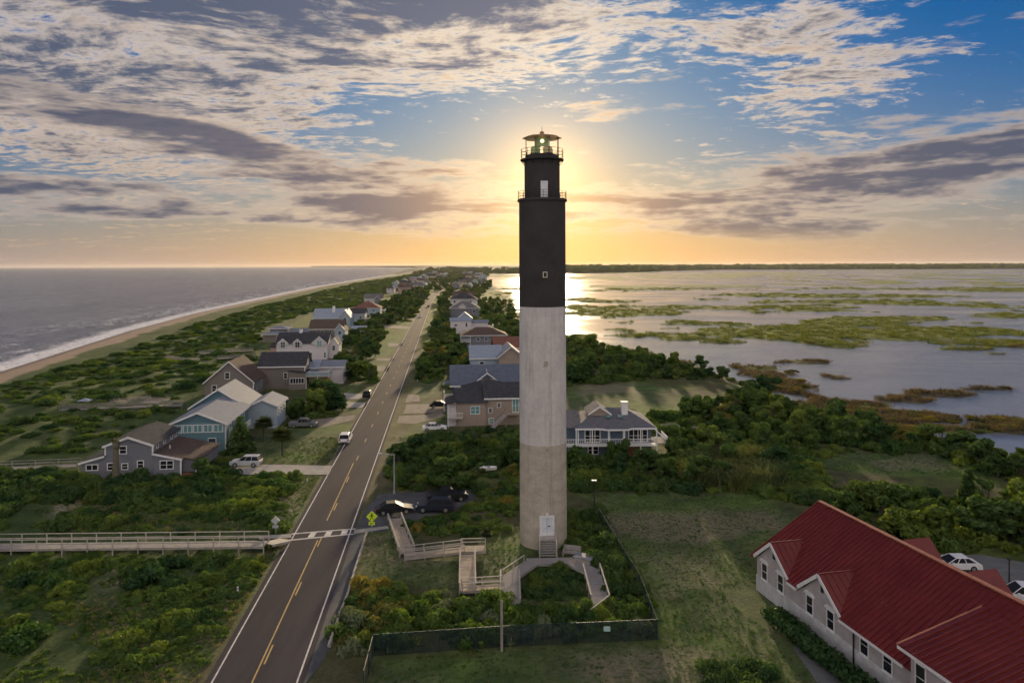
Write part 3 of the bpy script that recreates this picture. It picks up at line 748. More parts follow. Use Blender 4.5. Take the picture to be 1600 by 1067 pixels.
def on_tower(px, py0, py1, wpx, R, name, fm, pm_, recess=0.03, depth=0.12):
    """opening on the drum: a frame proud of the wall and its pane"""
    t = math.asin(max(-1, min(1, ((px - 847.5) * TY / F) / R)))
    yf_ = TY - R * math.cos(t)
    z0, z1 = zof(py1, yf_), zof(py0, yf_); wd = wpx * yf_ / F
    e = bpy.data.objects.new(name, None)
    m_ = MB(); fw = max(.07, wd * .14)
    m_.box(-wd / 2, -wd / 2 + fw, -depth, .2, z0, z1).box(wd / 2 - fw, wd / 2, -depth, .2, z0, z1)
    m_.box(-wd / 2 + fw, wd / 2 - fw, -depth, .2, z0, z0 + fw).box(-wd / 2 + fw, wd / 2 - fw, -depth, .2, z1 - fw, z1)
    o = m_.build(name, fm, light); o.location = (R * math.sin(t), -R * math.cos(t), 0); o.rotation_euler = (0, 0, t)
    MB().box(-wd / 2 + fw, wd / 2 - fw, -recess, .2, z0 + fw, z1 - fw).build('pane' if pm_ is pane_dark else 'leaf', pm_, o)
    return o, z0, z1
on_tower(850, 425, 434, 7.0, RT, 'window', cream, pane_dark, -.02)
on_tower(851, 564, 572, 4.5, RT, 'window', con_grey, pane_dark, -.02)
on_tower(851.5, 700, 706, 4.5, RT, 'window', con_grey, pane_dark, -.02)
on_tower(849.5, 283, 311.5, 11, RW, 'gallery_door', white_paint, white_paint, .02)
dr_, dz0, dz1 = on_tower(851.5, 805.5, 836, 23, RT, 'entrance_door', white_paint, door_white, .03, .16)
MB().box(-.02, .02, -.09, -.03, dz0 + .1, dz1 - .1).build('door_joint', con_grey, dr_)
MB().box(.12, .34, -.16, -.05, dz0 + 1.0, dz0 + 1.06).build('door_handle', iron_dark, dr_)
MB().box(-.12, .12, -.3, 0, dz1 + .08, dz1 + .28).build('door_lamp', white_paint, dr_)

# entrance stair of the lighthouse
wood_grey = mat('weathered_wood', (0.27, 0.255, 0.245), 0.9, 0.20, 2.0, 0.006, 30, stretch=(1, 6, 1))
wood_pale = mat('pale_wood', (0.40, 0.37, 0.33), 0.85, 0.18, 2.0, 0.006, 30)
wood_tan = mat('tan_wood', (0.40, 0.33, 0.26), 0.85, 0.18, 2.0, 0.006, 30)
DECKZ = 0.55
sx0 = TXc + (851.5 - 847.5) * TY / F
stair = thing('entrance_stair', 'grey wooden stair rising to the white lighthouse door', 'stairs', (sx0, TY - RT - .05, 0))
top = dz0 + tz
MB().box(-.95, .95, -1.0, .12, top - .14, top - .02).build('landing', wood_pale, stair)
ns = 7
for k in range(ns):
    z = top - (k + 1) * (top - DECKZ) / (ns + 0.5); y = -1.0 - k * .30
    MB().box(-.82, .82, y - .29, y - .005, z - .05, z).build('step', wood_grey, stair)
yb = -1.0 - ns * .30
for sx_ in (-.9, .9):
    MB().beam((sx_, -.95, top - .18), (sx_, yb, DECKZ + .05), .06, .26).build('stringer', wood_pale, stair)
    MB().beam((sx_, 0.0, top + .85), (sx_, -1.0, top + .85), .09, .07).beam((sx_, -1.0, top + .85), (sx_, yb, DECKZ + .95), .09, .07).build('handrail', wood_pale, stair)
    for y, z0_, z1_ in ((-.02, -.3, top + .83), (-1.0, -.3, top + .83), ((yb - 1.0) / 2, -.3, (top + DECKZ) / 2 + .82), (yb, -.3, DECKZ + .95)):
        MB().box(sx_ - .05, sx_ + .05, y - .05, y + .05, z0_, z1_).build('post', wood_pale, stair)

# ------------------------------------------------------------------ boardwalks
def boardwalk(name, label, segs, wid, rails, mtd, mtr, plank=0.19, railh=0.95, postgap=1.9, midrail=True, ground=None):
    """segs: list of (p0, p1, z0, z1, width) in the place; each run is a deck of planks with rails and posts"""
    t = thing(name, label, 'boardwalk', (segs[0][0][0], segs[0][0][1], 0))
    ox, oy_ = segs[0][0]
    for (a, b_, za, zb, wd, sides) in segs:
        a = Vector((a[0] - ox, a[1] - oy_)); b_ = Vector((b_[0] - ox, b_[1] - oy_))
        d = b_ - a; L = d.length; d.normalize(); n = Vector((d.y, -d.x))
        k = max(2, int(L / plank)); m_ = MB()
        for i in range(k):
            s0 = L * i / k + .006; s1 = L * (i + 1) / k - .006; j = random.uniform(-.006, .006)
            zz0 = za + (zb - za) * s0 / L + j; zz1 = za + (zb - za) * s1 / L + j
            q0 = a + d * s0; q1 = a + d * s1
            q = [q0 - n * wd / 2, q0 + n * wd / 2, q1 + n * wd / 2, q1 - n * wd / 2]; zq = (zz0, zz0, zz1, zz1)
            m_.hull([(p.x, p.y, z - .045) for p, z in zip(q, zq)], [(p.x, p.y, z) for p, z in zip(q, zq)])
        dk = m_.build('deck', mtd, t)
        bm_ = MB()
        for s_ in (-1, 1):
            e0 = a + n * s_ * (wd / 2 - .08); e1 = b_ + n * s_ * (wd / 2 - .08)
            bm_.beam((e0.x, e0.y, za - .16), (e1.x, e1.y, zb - .16), .07, .2)
        bm_.build('joist', mtr, dk)
        for s_ in sides:
            e0 = a + n * s_ * (wd / 2 + .05); e1 = b_ + n * s_ * (wd / 2 + .05)
            MB().beam((e0.x, e0.y, za + railh), (e1.x, e1.y, zb + railh), .14, .05).build('top_rail', mtr, t)
            if midrail: MB().beam((e0.x, e0.y, za + railh * .5), (e1.x, e1.y, zb + railh * .5), .05, .12).build('mid_rail', mtr, t)
            kk = max(1, round(L / postgap))
            for i in range(kk + 1):
                p = e0.lerp(e1, i / kk); z = za + (zb - za) * i / kk
                g0 = ground if ground is not None else gz(p.x + ox, p.y + oy_)
                MB().box(p.x - .05, p.x + .05, p.y - .05, p.y + .05, min(g0, z) - .4, z + railh - .03).build('post', mtr, t)
    return t
dz_ = DECKZ
W = lambda px, py, z=DECKZ: P2(px, py, z)
boardwalk('ramp_boardwalk', 'zigzag wooden ramp from the parking lot to the lighthouse lawn', [
    (W(616.5, 810, .1), W(636, 864, .35), .1, .35, 1.55, (-1, 1)),
    (W(632, 868, .35), W(724, 857.5, .6), .35, .6, 1.4, (-1, 1)),
    (W(720, 857, .6), W(759, 856, .6), .6, .6, 1.7, (-1,)),
    (W(730.5, 866, .6), W(730.5, 922, .58), .6, .58, 1.45, (-1, 1)),
    (W(722, 919.5, .58), W(786, 915.5), .58, dz_, 1.1, (-1, 1)),
], 1.5, True, wood_tan, wood_pale, railh=.75)
boardwalk('loop_boardwalk', 'octagonal grey wooden walk round the shrubs before the lighthouse', [
    (W(797, 945), W(797, 898), dz_, dz_, 1.75, (-1, 1)),
    (W(797, 901), W(830, 878), dz_ + .004, dz_ + .004, 1.6, (-1,)),
    (W(823, 877), W(890, 875), dz_ + .008, dz_ + .008, 1.6, ()),
    (W(882, 873), W(928, 893), dz_ + .004, dz_ + .004, 1.6, ()),
    (W(924, 888), W(938, 938), dz_, dz_, 1.6, (-1, 1)),
    (W(940, 935), W(905, 962), dz_ + .004, dz_ + .004, 1.5, (-1,)),
], 1.6, True, wood_grey, wood_pale, railh=.55, midrail=False)
a_ = P2(416, 848, 1.0); b2 = P2(-330, 856, 1.05)
boardwalk('beach_boardwalk', 'long straight wooden boardwalk with rails running left from the crosswalk', [
    (a_, b2, .95, 1.0, 1.75, (-1, 1))], 1.75, True, wood_pale, wood_pale, plank=.25, railh=1.0, postgap=2.75, midrail=True)
e_ = P2(447, 842, .4)
boardwalk('boardwalk_ramp', 'short sloping end of the long boardwalk at the road verge', [(e_, (a_[0] + .1, a_[1]), .38, .94, 1.7, ())], 1.7, False, wood_pale, wood_pale, plank=.25)

# seat and box beside the loop walk
bx_ = thing('garden_bench', 'blue grey slatted bench by the hedge beside the lighthouse stair', 'bench', (*W(893, 869, .55), .56), math.radians(-18))
for k in range(4): MB().box(-.95, .95, -.35 + k * .19, -.19 + k * .19, .40, .45).build('seat_slat', wood_grey, bx_)
for k in range(3): MB().hull([(-.95, .40, .5 + k * .18), (.95, .40, .5 + k * .18), (.95, .45, .5 + k * .18), (-.95, .45, .5 + k * .18)], [(-.95, .46, .64 + k * .18), (.95, .46, .64 + k * .18), (.95, .51, .64 + k * .18), (-.95, .51, .64 + k * .18)]).build('back_slat', wood_grey, bx_)
for x in (-.85, .85):
    MB().box(x - .05, x + .05, -.32, -.24, 0, .40).build('leg', wood_grey, bx_); MB().box(x - .05, x + .05, .34, .42, 0, 1.05).build('leg', wood_grey, bx_)
    MB().box(x - .06, x + .06, -.36, .42, .6, .65).build('armrest', wood_grey, bx_)
ub = thing('utility_box', 'low pale cabinet with a grey lid beside the loop walk', 'cabinet', (*W(912, 876, .55), .0), math.radians(-25))
MB().box(-.85, .85, -.5, .5, -.2, 1.0).build('cabinet_body', wood_pale, ub, bevel=.02)
MB().hull([(-1.05, -.7, 1.0), (1.05, -.7, 1.0), (1.05, .7, 1.0), (-1.05, .7, 1.0)], [(-.9, -.55, 1.16), (.9, -.55, 1.16), (.9, .55, 1.16), (-.9, .55, 1.16)]).build('lid', mat('slate_lid', (.20, .21, .24), .7), ub)

# ------------------------------------------------------------------ houses
shingle_dark = mat('dark_shingles', (0.060, 0.062, 0.070), 0.9, 0.22, 1.6, 0.02, 9, spec=0.08)
shingle_brown = mat('brown_shingles', (0.115, 0.085, 0.072), 0.9, 0.22, 1.6, 0.02, 9, spec=0.08)
shingle_red = mat('reddish_shingles', (0.20, 0.10, 0.075), 0.9, 0.2, 1.6, 0.02, 9, spec=0.08)
shingle_grey = mat('grey_shingles', (0.16, 0.155, 0.16), 0.9, 0.2, 1.6, 0.02, 9, spec=0.08)
roof_pale = mat('pale_grey_roof', (0.21, 0.235, 0.285), 0.7, 0.10, 1.2, 0.01, 9, spec=0.08)
roof_blue = mat('blue_grey_roof', (0.125, 0.148, 0.195), 0.75, 0.14, 1.2, 0.02, 9, spec=0.08)
roof_lightblue = mat('light_blue_roof', (0.29, 0.34, 0.42), 0.7, 0.1, 1.2, spec=0.08)
side_grey = mat('grey_shingle_wall', (0.19, 0.20, 0.23), 0.9, 0.16, 2.2, 0.012, 12, stretch=(1, 1, 4))
side_brown = mat('taupe_wall', (0.20, 0.18, 0.165), 0.9, 0.12, 2.0, 0.01, 12, stretch=(.4, .4, 6))
side_tan = mat('tan_wall', (0.34, 0.28, 0.235), 0.9, 0.10, 2.0, 0.01, 12, stretch=(.4, .4, 6))
side_white = mat('white_wall', (0.66, 0.62, 0.64), 0.85, 0.08, 2.0, 0.01, 12, stretch=(.4, .4, 6))
side_blue = mat('slate_blue_wall', (0.10, 0.145, 0.20), 0.85, 0.10, 2.0, 0.01, 12, stretch=(.4, .4, 6))
side_pblue = mat('pale_blue_wall', (0.34, 0.42, 0.50), 0.85, 0.08, 2.0, 0.01, 12, stretch=(.4, .4, 6))
side_teal = mat('teal_wall', (0.13, 0.25, 0.30), 0.85, 0.10, 2.0, 0.01, 12, stretch=(.4, .4, 6))
side_pink = mat('pink_wall', (0.46, 0.30, 0.28), 0.85, 0.1, 2.0)
side_yellow = mat('cream_wall', (0.52, 0.45, 0.32), 0.85, 0.1, 2.0)
brick_red = mat('red_brick_base', (0.26, 0.10, 0.06), 0.9, 0.2, 3.0)
pane_blue = glass('sky_blue_pane', (0.05, 0.09, 0.12))
pane_teal = glass('teal_pane', (0.16, 0.34, 0.36), 0.15)

class House:
    """house in its own axes: u to the right, v away, z up; origin at its front left foot"""
    def __init__(s, name, label, px, py, yaw=RYAW, cat='house', group=None, z=0.0, at=None):
        p = at if at else P2(px, py, z)
        s.o = thing(name, label, cat, (p[0], p[1], z), yaw, group); s.w = None; s.r = None
    def prism(s, name, base, z0, z1, mt, parent=None):
        return MB().hull([(u, v, z0) for u, v in base], [(u, v, z1) for u, v in base]).build(name, mt, parent or s.o)
    def wall(s, u0, u1, v0, v1, z0, z1, mt, name='wall'):
        s.w = MB().box(u0, u1, v0, v1, z0, z1).build(name, mt, s.o); return s.w
    def gable(s, u0, u1, v0, v1, z0, ze, zr, wm, rm, axis='v', oh=.35, th=.14, ridge=.5, trim=None):
        """gabled block; ridge along v (gable faces us) or along u"""
        if axis == 'v':
            ur = u0 + (u1 - u0) * ridge
            pts = [(u0, z0), (u1, z0), (u1, ze), (ur, zr), (u0, ze)]
            s.w = MB().hull([(u, v0, z) for u, z in pts], [(u, v1, z) for u, z in pts]).build('wall', wm, s.o)
            sl = (zr - ze) / (ur - u0); sr = (zr - ze) / (u1 - ur); r_ = MB()
            t = th + .01
            A = (u0 - oh, ze - oh * sl + t); B = (ur, zr + t); C = (u1 + oh, ze - oh * sr + t)
            for a, b_ in ((A, B), (B, C)):
                r_.hull([(a[0], v0 - oh, a[1] - th), (b_[0], v0 - oh, b_[1] - th), (b_[0], v1 + oh, b_[1] - th), (a[0], v1 + oh, a[1] - th)],
                        [(a[0], v0 - oh, a[1]), (b_[0], v0 - oh, b_[1]), (b_[0], v1 + oh, b_[1]), (a[0], v1 + oh, a[1])])
            s.r = r_.build('roof', rm, s.o)
            if trim:
                for a, b_ in ((A, B), (B, C)):
                    MB().hull([(a[0], v0 - oh - .06, a[1] - .30), (b_[0], v0 - oh - .06, b_[1] - .30), (b_[0], v0 - oh - .004, b_[1] - .30), (a[0], v0 - oh - .004, a[1] - .30)],
                              [(a[0], v0 - oh - .06, a[1] + .02), (b_[0], v0 - oh - .06, b_[1] + .02), (b_[0], v0 - oh - .004, b_[1] + .02), (a[0], v0 - oh - .004, a[1] + .02)]).build('bargeboard', trim, s.r)
        else:
            vr = v0 + (v1 - v0) * ridge
            pts = [(v0, z0), (v1, z0), (v1, ze), (vr, zr), (v0, ze)]
            s.w = MB().hull([(u0, v, z) for v, z in reversed(pts)], [(u1, v, z) for v, z in reversed(pts)]).build('wall', wm, s.o)
            sl = (zr - ze) / (vr - v0); sr = (zr - ze) / (v1 - vr); r_ = MB(); t = th + .01
            A = (v0 - oh, ze - oh * sl + t); B = (vr, zr + t); C = (v1 + oh, ze - oh * sr + t)
            for a, b_ in ((A, B), (B, C)):
                r_.hull([(u0 - oh, a[0], a[1] - th), (u1 + oh, a[0], a[1] - th), (u1 + oh, b_[0], b_[1] - th), (u0 - oh, b_[0], b_[1] - th)],
                        [(u0 - oh, a[0], a[1]), (u1 + oh, a[0], a[1]), (u1 + oh, b_[0], b_[1]), (u0 - oh, b_[0], b_[1])])
            s.r = r_.build('roof', rm, s.o)
            if trim:
                MB().box(u0 - oh, u1 + oh, v0 - oh - .05, v0 - oh - .004, A[1] - .28, A[1] + .01).build('fascia', trim, s.r)
        return s
    def hip(s, u0, u1, v0, v1, z0, ze, zr, wm, rm, oh=.5, inset=None, trim=None):
        s.wall(u0, u1, v0, v1, z0, ze, wm)
        d = inset if inset is not None else min(u1 - u0, v1 - v0) / 2 + oh
        a0, a1, b0, b1 = u0 - oh, u1 + oh, v0 - oh, v1 + oh; vm = (v0 + v1) / 2
        r_ = MB(); e = ze + .02; R0 = (a0 + d, vm, zr); R1 = (a1 - d, vm, zr)
        c = [(a0, b0, e), (a1, b0, e), (a1, b1, e), (a0, b1, e)]
        r_.poly([c[0], c[1], R1, R0]); r_.poly([c[1], c[2], R1]); r_.poly([c[2], c[3], R0, R1]); r_.poly([c[3], c[0], R0])
        lo = [(x, y, ze - .12) for x, y, _ in c]
        r_.poly(list(reversed(lo)))
        for i in range(4): r_.poly([lo[i], lo[(i + 1) % 4], c[(i + 1) % 4], c[i]])
        s.r = r_.build('roof', rm, s.o)
        if trim:
            MB().box(a0, a1, b0 - .05, b0 - .004, ze - .2, ze + .05).build('fascia', trim, s.r)
        return s
    def shed(s, u0, u1, v0, v1, z0, zl, zr, wm, rm, oh=.3, th=.14, trim=None):
        """lean-to whose roof runs from height zl at u0 to zr at u1"""
        s.w = MB().hull([(u0, v0, z0), (u1, v0, z0), (u1, v1, z0), (u0, v1, z0)], [(u0, v0, zl), (u1, v0, zr), (u1, v1, zr), (u0, v1, zl)]).build('wall', wm, s.o)
        k = (zr - zl) / (u1 - u0); o0, o1 = (oh, .02) if zl < zr else (.02, oh)
        a = (u0 - o0, zl - o0 * k + th + .01); b_ = (u1 + o1, zr + o1 * k + th + .01)
        s.r = MB().hull([(a[0], v0 - oh, a[1] - th), (b_[0], v0 - oh, b_[1] - th), (b_[0], v1 + oh, b_[1] - th), (a[0], v1 + oh, a[1] - th)],
                        [(a[0], v0 - oh, a[1]), (b_[0], v0 - oh, b_[1]), (b_[0], v1 + oh, b_[1]), (a[0], v1 + oh, a[1])]).build('roof', rm, s.o)
        if trim:
            MB().hull([(a[0], v0 - oh - .06, a[1] - .26), (b_[0], v0 - oh - .06, b_[1] - .26), (b_[0], v0 - oh - .004, b_[1] - .26), (a[0], v0 - oh - .004, a[1] - .26)],
                      [(a[0], v0 - oh - .06, a[1] + .02), (b_[0], v0 - oh - .06, b_[1] + .02), (b_[0], v0 - oh - .004, b_[1] + .02), (a[0], v0 - oh - .004, a[1] + .02)]).build('bargeboard', trim, s.r)
        return s
    def win(s, face, at, a, z, wd, ht, fm=None, pm=None, n=1, sash=True, name='window'):
        """window on face 'f' (v=at), 'r' (u=at) or 'l' (u=at); a = its middle along the wall, z = its sill"""
        fm = fm or white_paint; pm = pm or pane_dark; fw = .12; D = .07
        m_ = MB(); pn = []
        m_.box(-wd / 2, -wd / 2 + fw, -D, .05, 0, ht).box(wd / 2 - fw, wd / 2, -D, .05, 0, ht)
        m_.box(-wd / 2 + fw, wd / 2 - fw, -D, .05, 0, fw).box(-wd / 2 + fw, wd / 2 - fw, -D, .05, ht - fw, ht)
        cw_ = (wd - 2 * fw) / n
        for i in range(n):
            x0 = -wd / 2 + fw + i * cw_
            if i: m_.box(x0 - .05, x0 + .05, -D + .01, .05, fw, ht - fw)
            zs = [(fw, ht / 2 - .03), (ht / 2 + .03, ht - fw)] if sash and ht > .9 else [(fw, ht - fw)]
            if len(zs) == 2: m_.box(x0 + .05, x0 + cw_ - .05, -D + .015, .05, ht / 2 - .03, ht / 2 + .03)
            pn += [(x0 + (.05 if i else 0), x0 + cw_ - (.05 if i < n - 1 else 0), q0, q1) for q0, q1 in zs]
        o = m_.build(name, fm, s.o)
        o.location, o.rotation_euler = {'f': ((a, at, z), (0, 0, 0)), 'r': ((at, a, z), (0, 0, math.pi / 2)), 'l': ((at, a, z), (0, 0, -math.pi / 2))}[face]
        for x0, x1, q0, q1 in pn: MB().box(x0, x1, -.02, .05, q0, q1).build('pane', pm, o)
        return o
    def corner(s, u, v, z0, z1, mt=None):
        MB().box(u - .1, u + .1, v - .04, v + .1, z0, z1).build('corner_board', mt or white_paint, s.o)
    def deck(s, u0, u1, v0, v1, z, rail=1.0, mt=None, rm=None, posts=True, roofz=None, infill=None, sides='flr'):
        mt = mt or wood_pale; rm = rm or white_paint
        d = MB().box(u0, u1, v0, v1, z - .2, z).build('deck', mt, s.o)
        runs = {'f': ((u0, v0), (u1, v0)), 'l': ((u0, v0), (u0, v1)), 'r': ((u1, v0), (u1, v1))}
        for k in sides:
            (a0, b0), (a1, b1) = runs[k]
            m_ = MB().beam((a0, b0, z + rail), (a1, b1, z + rail), .1, .08).beam((a0, b0, z + .12), (a1, b1, z + .12), .06, .06)
            n = max(2, int(math.hypot(a1 - a0, b1 - b0) / .28))
            for i in range(n + 1):
                x = a0 + (a1 - a0) * i / n; y = b0 + (b1 - b0) * i / n
                m_.box(x - .025, x + .025, y - .025, y + .025, z + .1, z + rail)
            m_.build('railing', rm, d)
            if infill: MB().beam((a0, b0, z + rail * .52), (a1, b1, z + rail * .52), .03, rail * .7).build('rail_panel', infill, d)
        if posts:
            n = max(1, round((u1 - u0) / 2.8))
            for i in range(n + 1):
                x = u0 + (u1 - u0) * i / n
                MB().box(x - .08, x + .08, v0 + .02, v0 + .18, -.3, roofz or z + rail).build('post', rm, s.o)
        return d
    def chimney(s, u, v, z0, z1, wd=.9, mt=None):
        c = MB().box(u - wd / 2, u + wd / 2, v - .45, v + .45, z0, z1).box(u - wd / 2 - .1, u + wd / 2 + .1, v - .55, v + .55, z1, z1 + .15).build('chimney', mt or white_paint, s.r or s.o); return c
    def piles(s, u0, u1, v0, z, mt=None, n=5):
        for i in range(n):
            x = u0 + (u1 - u0) * i / (n - 1)
            MB().box(x - .12, x + .12, v0, v0 + .24, -.3, z).build('pile', mt or wood_grey, s.o)

wt = white_paint
# -- left of the road, from the near end
h = House('shingled_house', 'grey shingled house with a tall middle gable and a lean-to on each side', 127, 754, RYAW)
h.gable(3.35, 10.0, 0, 10.5, -.3, 5.25, 6.45, side_grey, shingle_dark, oh=.3, trim=wt)
h.win('f', 0, 5.85, 4.0, 1.1, 1.25); h.win('f', 0, 8.3, 1.85, 1.0, 1.2); h.win('f', 0, 4.1, 1.65, 1.0, 1.15); h.win('f', 0, 6.1, 1.7, 1.0, 1.0)
for v in (1.8, 4.5, 7.5, 9.3): h.win('r', 10.0, v, 4.35, .85, .8, sash=False)
h.corner(3.35, 0, 3.9, 5.2); h.corner(10.0, 0, 4.1, 5.2)
h.shed(0, 3.33, .02, 9.0, -.3, 2.85, 3.75, side_grey, shingle_dark, trim=wt); h.win('f', .02, 1.5, 1.7, 1.75, .95, n=2, sash=False)
h.shed(10.02, 14.0, .02, 10.5, -.3, 3.95, 3.05, side_grey, shingle_brown, trim=wt)
h.win('f', .02, 12.0, 1.6, 2.0, 1.35, n=2)
h.shed(14.02, 16.2, .9, 10.5, .9, 3.03, 2.6, side_grey, shingle_brown)
h.corner(14.0, 0, .2, 3.0); MB().box(16.05, 16.2, .0, .15, -.3, 2.6).build('porch_post', wt, h.o)
MB().box(14.02, 16.2, .05, .9, -.3, .8).build('brick_plinth', brick_red, h.o)
MB().tube((11.2, 3.5, 3.7), (11.2, 3.5, 4.35), .09).build('vent_pipe', wt, h.o)

h = House('teal_gabled_house', 'teal house under a long pale grey roof, behind the grey shingled house', 266, 708, RYAW + .02)
h.gable(0, 9.0, 0, 15.5, -.3, 4.9, 6.75, side_teal, roof_pale, oh=.6, trim=wt)
h.wall(.15, 8.85, -.05, .02, 3.3, 4.75, side_pblue, 'window_band')
for i in range(5): h.win('f', -.05, 1.2 + i * 1.65, 3.35, 1.5, 1.35, pm=pane_teal, n=2, sash=False)
h.win('f', 0, 6.8, .6, 1.4, 1.8, pm=pane_blue); h.corner(9.0, 0, -.2, 4.8)
for v in (3, 6, 9, 12): h.win('r', 9.0, v, 2.9, 1.2, 1.3)
h.deck(9.0, 11.0, 2, 9, 2.6, sides='fr', mt=wood_pale)
h.gable(-1.3, 8.5, 15.6, 27, -.3, 4.9, 8.1, side_teal, roof_pale, oh=.6, trim=wt)
h.gable(8.55, 14.0, 17.5, 26, -.3, 4.4, 5.6, side_pblue, roof_pale, oh=.5, trim=wt)
for v in (19, 21.5, 24): h.win('r', 14.0, v, 2.2, 1.2, 1.4)

h = House('taupe_gabled_house', 'taupe house with a broad front gable and long dark side wing', 320, 623, RYAW)
h.gable(0, 11.2, 0, 12.5, -.5, 3.9, 8.7, side_brown, shingle_brown, oh=.4, trim=wt)
h.win('f', 0, 5.2, 4.6, 1.2, 1.6); h.win('f', 0, 2.2, 1.5, 1.2, 1.7); h.win('f', 0, 5.2, 1.9, 1.1, 1.1); h.win('f', 0, 9.0, 1.9, 1.1, 1.2); h.corner(11.2, 0, -.3, 3.8)
for v in (2, 4, 6, 8): h.win('r', 11.2, v, 1.2, .9, 2.0, fm=side_pblue)
h.gable(9.5, 21.0, 12.0, 21.0, -.5, 5.9, 8.9, side_brown, shingle_dark, axis='u', oh=.35, trim=wt)
h.win('f', 12.0, 16.2, 2.6, 1.0, 1.6); h.corner(21.0, 12.0, -.3, 5.8); h.win('r', 21.0, 16.5, 5.6, 1.0, 1.4)

h = House('teal_deck_house', 'low house with a dark sunroom and raised teal railed deck', 451, 609, RYAW)
h.wall(0, 4.2, 0, 6, -.3, 2.9, side_brown); h.win('f', 0, 2.1, 1.5, 3.6, 1.5, n=5, sash=False)
h.shed(0, 4.2, 0, 6, 2.9, 4.6, 4.3, side_brown, shingle_dark)
h.deck(4.3, 10.0, .2, 6, 3.3, rail=1.1, infill=side_teal, rm=wt)
h.wall(4.4, 9.6, 3.0, 6, -.3, 3.1, wood_tan)
h.gable(.5, 6.0, 7.5, 15, -.3, 4.6, 6.0, side_pblue, roof_lightblue, oh=.5, axis='u', trim=wt)
h.gable(6.05, 12.5, 8.5, 15, -.3, 4.6, 5.8, side_white, roof_pale, axis='u', oh=.5, trim=wt)

h = House('white_dormered_house', 'white two storey house with three small front gables under a dark roof', 432, 562.5, RYAW * .6)
h.gable(0, 16.8, 0, 9.5, -.3, 5.5, 8.7, side_white, shingle_dark, axis='u', oh=.3)
for c, wd, zt in ((2.2, 3.2, 7.1), (7.0, 3.0, 7.0), (14.2, 4.6, 7.7)):
    h.gable(c - wd / 2, c + wd / 2, -.35, 5.0, 5.0, 5.7, zt, side_white, shingle_dark, oh=.22, trim=wt)
for c, wd, pm_ in ((2.2, 1.6, pane_blue), (7.0, 1.6, pane_dark), (14.2, 1.7, pane_teal)): h.win('f', -.35, c, 4.1 if c != 14.2 else 4.4, wd, 2.0, pm=pm_, n=2)
for c in (2.0, 2.9, 6.6, 9.0): h.win('f', 0, c, .9, .7, 1.5)
h.win('f', 0, 11.4, .2, .9, 2.3, pm=pane_blue, name='door'); h.win('f', 0, 16, .6, .8, 1.9, pm=pane_blue)
h.gable(16.85, 20.0, 3.0, 9.0, -.3, 4.9, 6.9, side_white, shingle_dark, oh=.3, trim=wt); h.win('f', 3.0, 18.4, 2.6, 1.2, 1.8, pm=pane_blue)
h.gable(-2.4, -.05, 1.5, 8, -.3, 4.1, 5.2, side_pink, shingle_dark, axis='u', oh=.3)
h.chimney(7.0, 4.8, 8.0, 9.6, .9)

def mid(name, label, px, py, dims, parts, yaw=RYAW, **k):
    h = House(name, label, px, py, yaw, **k); u, d = dims; parts(h, u, d); return h
h = House('dark_roofed_house', 'house with a long plain dark roof just behind the white dormered house', 484, 534, RYAW)
h.gable(0, 13.5, 0, 10, -.3, 5.4, 8.6, side_brown, shingle_brown, axis='u', oh=.5, trim=wt)
for c in (2, 5, 8.5, 11.5): h.win('f', 0, c, 3.2, 1.1, 1.5)
h.gable(10.6, 14.6, -3, 8, -.3, 5.0, 7.6, side_pblue, shingle_brown, oh=.4, trim=wt); h.win('f', -3, 12.6, 3.0, 1.4, 1.6)
h = House('flat_roofed_beach_house', 'low house with pale flat eaves at the dune edge, left of the dark roof', 411, 536, RYAW)
h.hip(0, 9.0, 0, 7, -.3, 3.6, 4.6, side_brown, roof_pale, oh=.9, trim=wt); h.win('f', 0, 6.0, 1.7, 1.5, 1.2)
h.hip(1.0, 8.0, 8, 15, -.3, 5.2, 6.1, side_brown, roof_pale, oh=.9, trim=wt)
h.gable(9.2, 18.5, 8, 14, -.3, 3.7, 4.9, side_white, roof_pale, axis='u', oh=.5)
h = House('blue_roofed_beach_house', 'pale blue roofed house with a white chimney beyond the dark roofed house', 490, 512, RYAW)
h.gable(0, 16.0, 0, 13, -.3, 5.0, 9.2, side_pblue, roof_lightblue, axis='u', oh=.5, trim=wt); h.chimney(9.5, 4.0, 6.5, 10.5, 1.2)
h.gable(13.2, 18.6, -2.5, 12, -.3, 5.6, 9.0, side_pblue, roof_lightblue, oh=.6, trim=wt); h.win('f', -2.5, 15.9, 3.2, 1.6, 1.9, pm=pane_blue)
h = House('garden_shed', 'small pale shed among shrubs left of the road', 549, 522, RYAW)
h.gable(0, 6.6, 0, 5, -.2, 2.3, 3.5, side_pblue, roof_lightblue, axis='u', oh=.3); h.win('f', 0, 3.3, .3, 1.6, 1.8, name='door')
h = House('blue_wall_house', 'slate roofed pale blue house beside the blue roofed beach house', 546, 507, RYAW)
h.gable(0, 8.0, 0, 12, -.3, 5.6, 8.2, side_pblue, shingle_dark, axis='u', oh=.5, trim=wt)
for c in (2, 5.8): h.win('f', 0, c, 3.0, 1.3, 1.5)
h.deck(8.2, 10.5, 0, 8, 3.0, rm=wood_tan, sides='fr')
h = House('red_roofed_beach_house', 'house under a broad hipped reddish roof by the dunes', 551, 493, RYAW)
h.hip(0, 17.0, 0, 14, -.3, 4.6, 8.4, side_pblue, shingle_red, oh=.8, trim=wt)
for c in (3, 8, 13): h.win('f', 0, c, 2.2, 1.6, 1.5, pm=pane_blue)
h.deck(17.2, 20, 0, 8, 2.8, sides='fr', rm=wt)
h = House('tall_grey_beach_house', 'tall pale grey house beyond the reddish roof', 569, 480, RYAW)
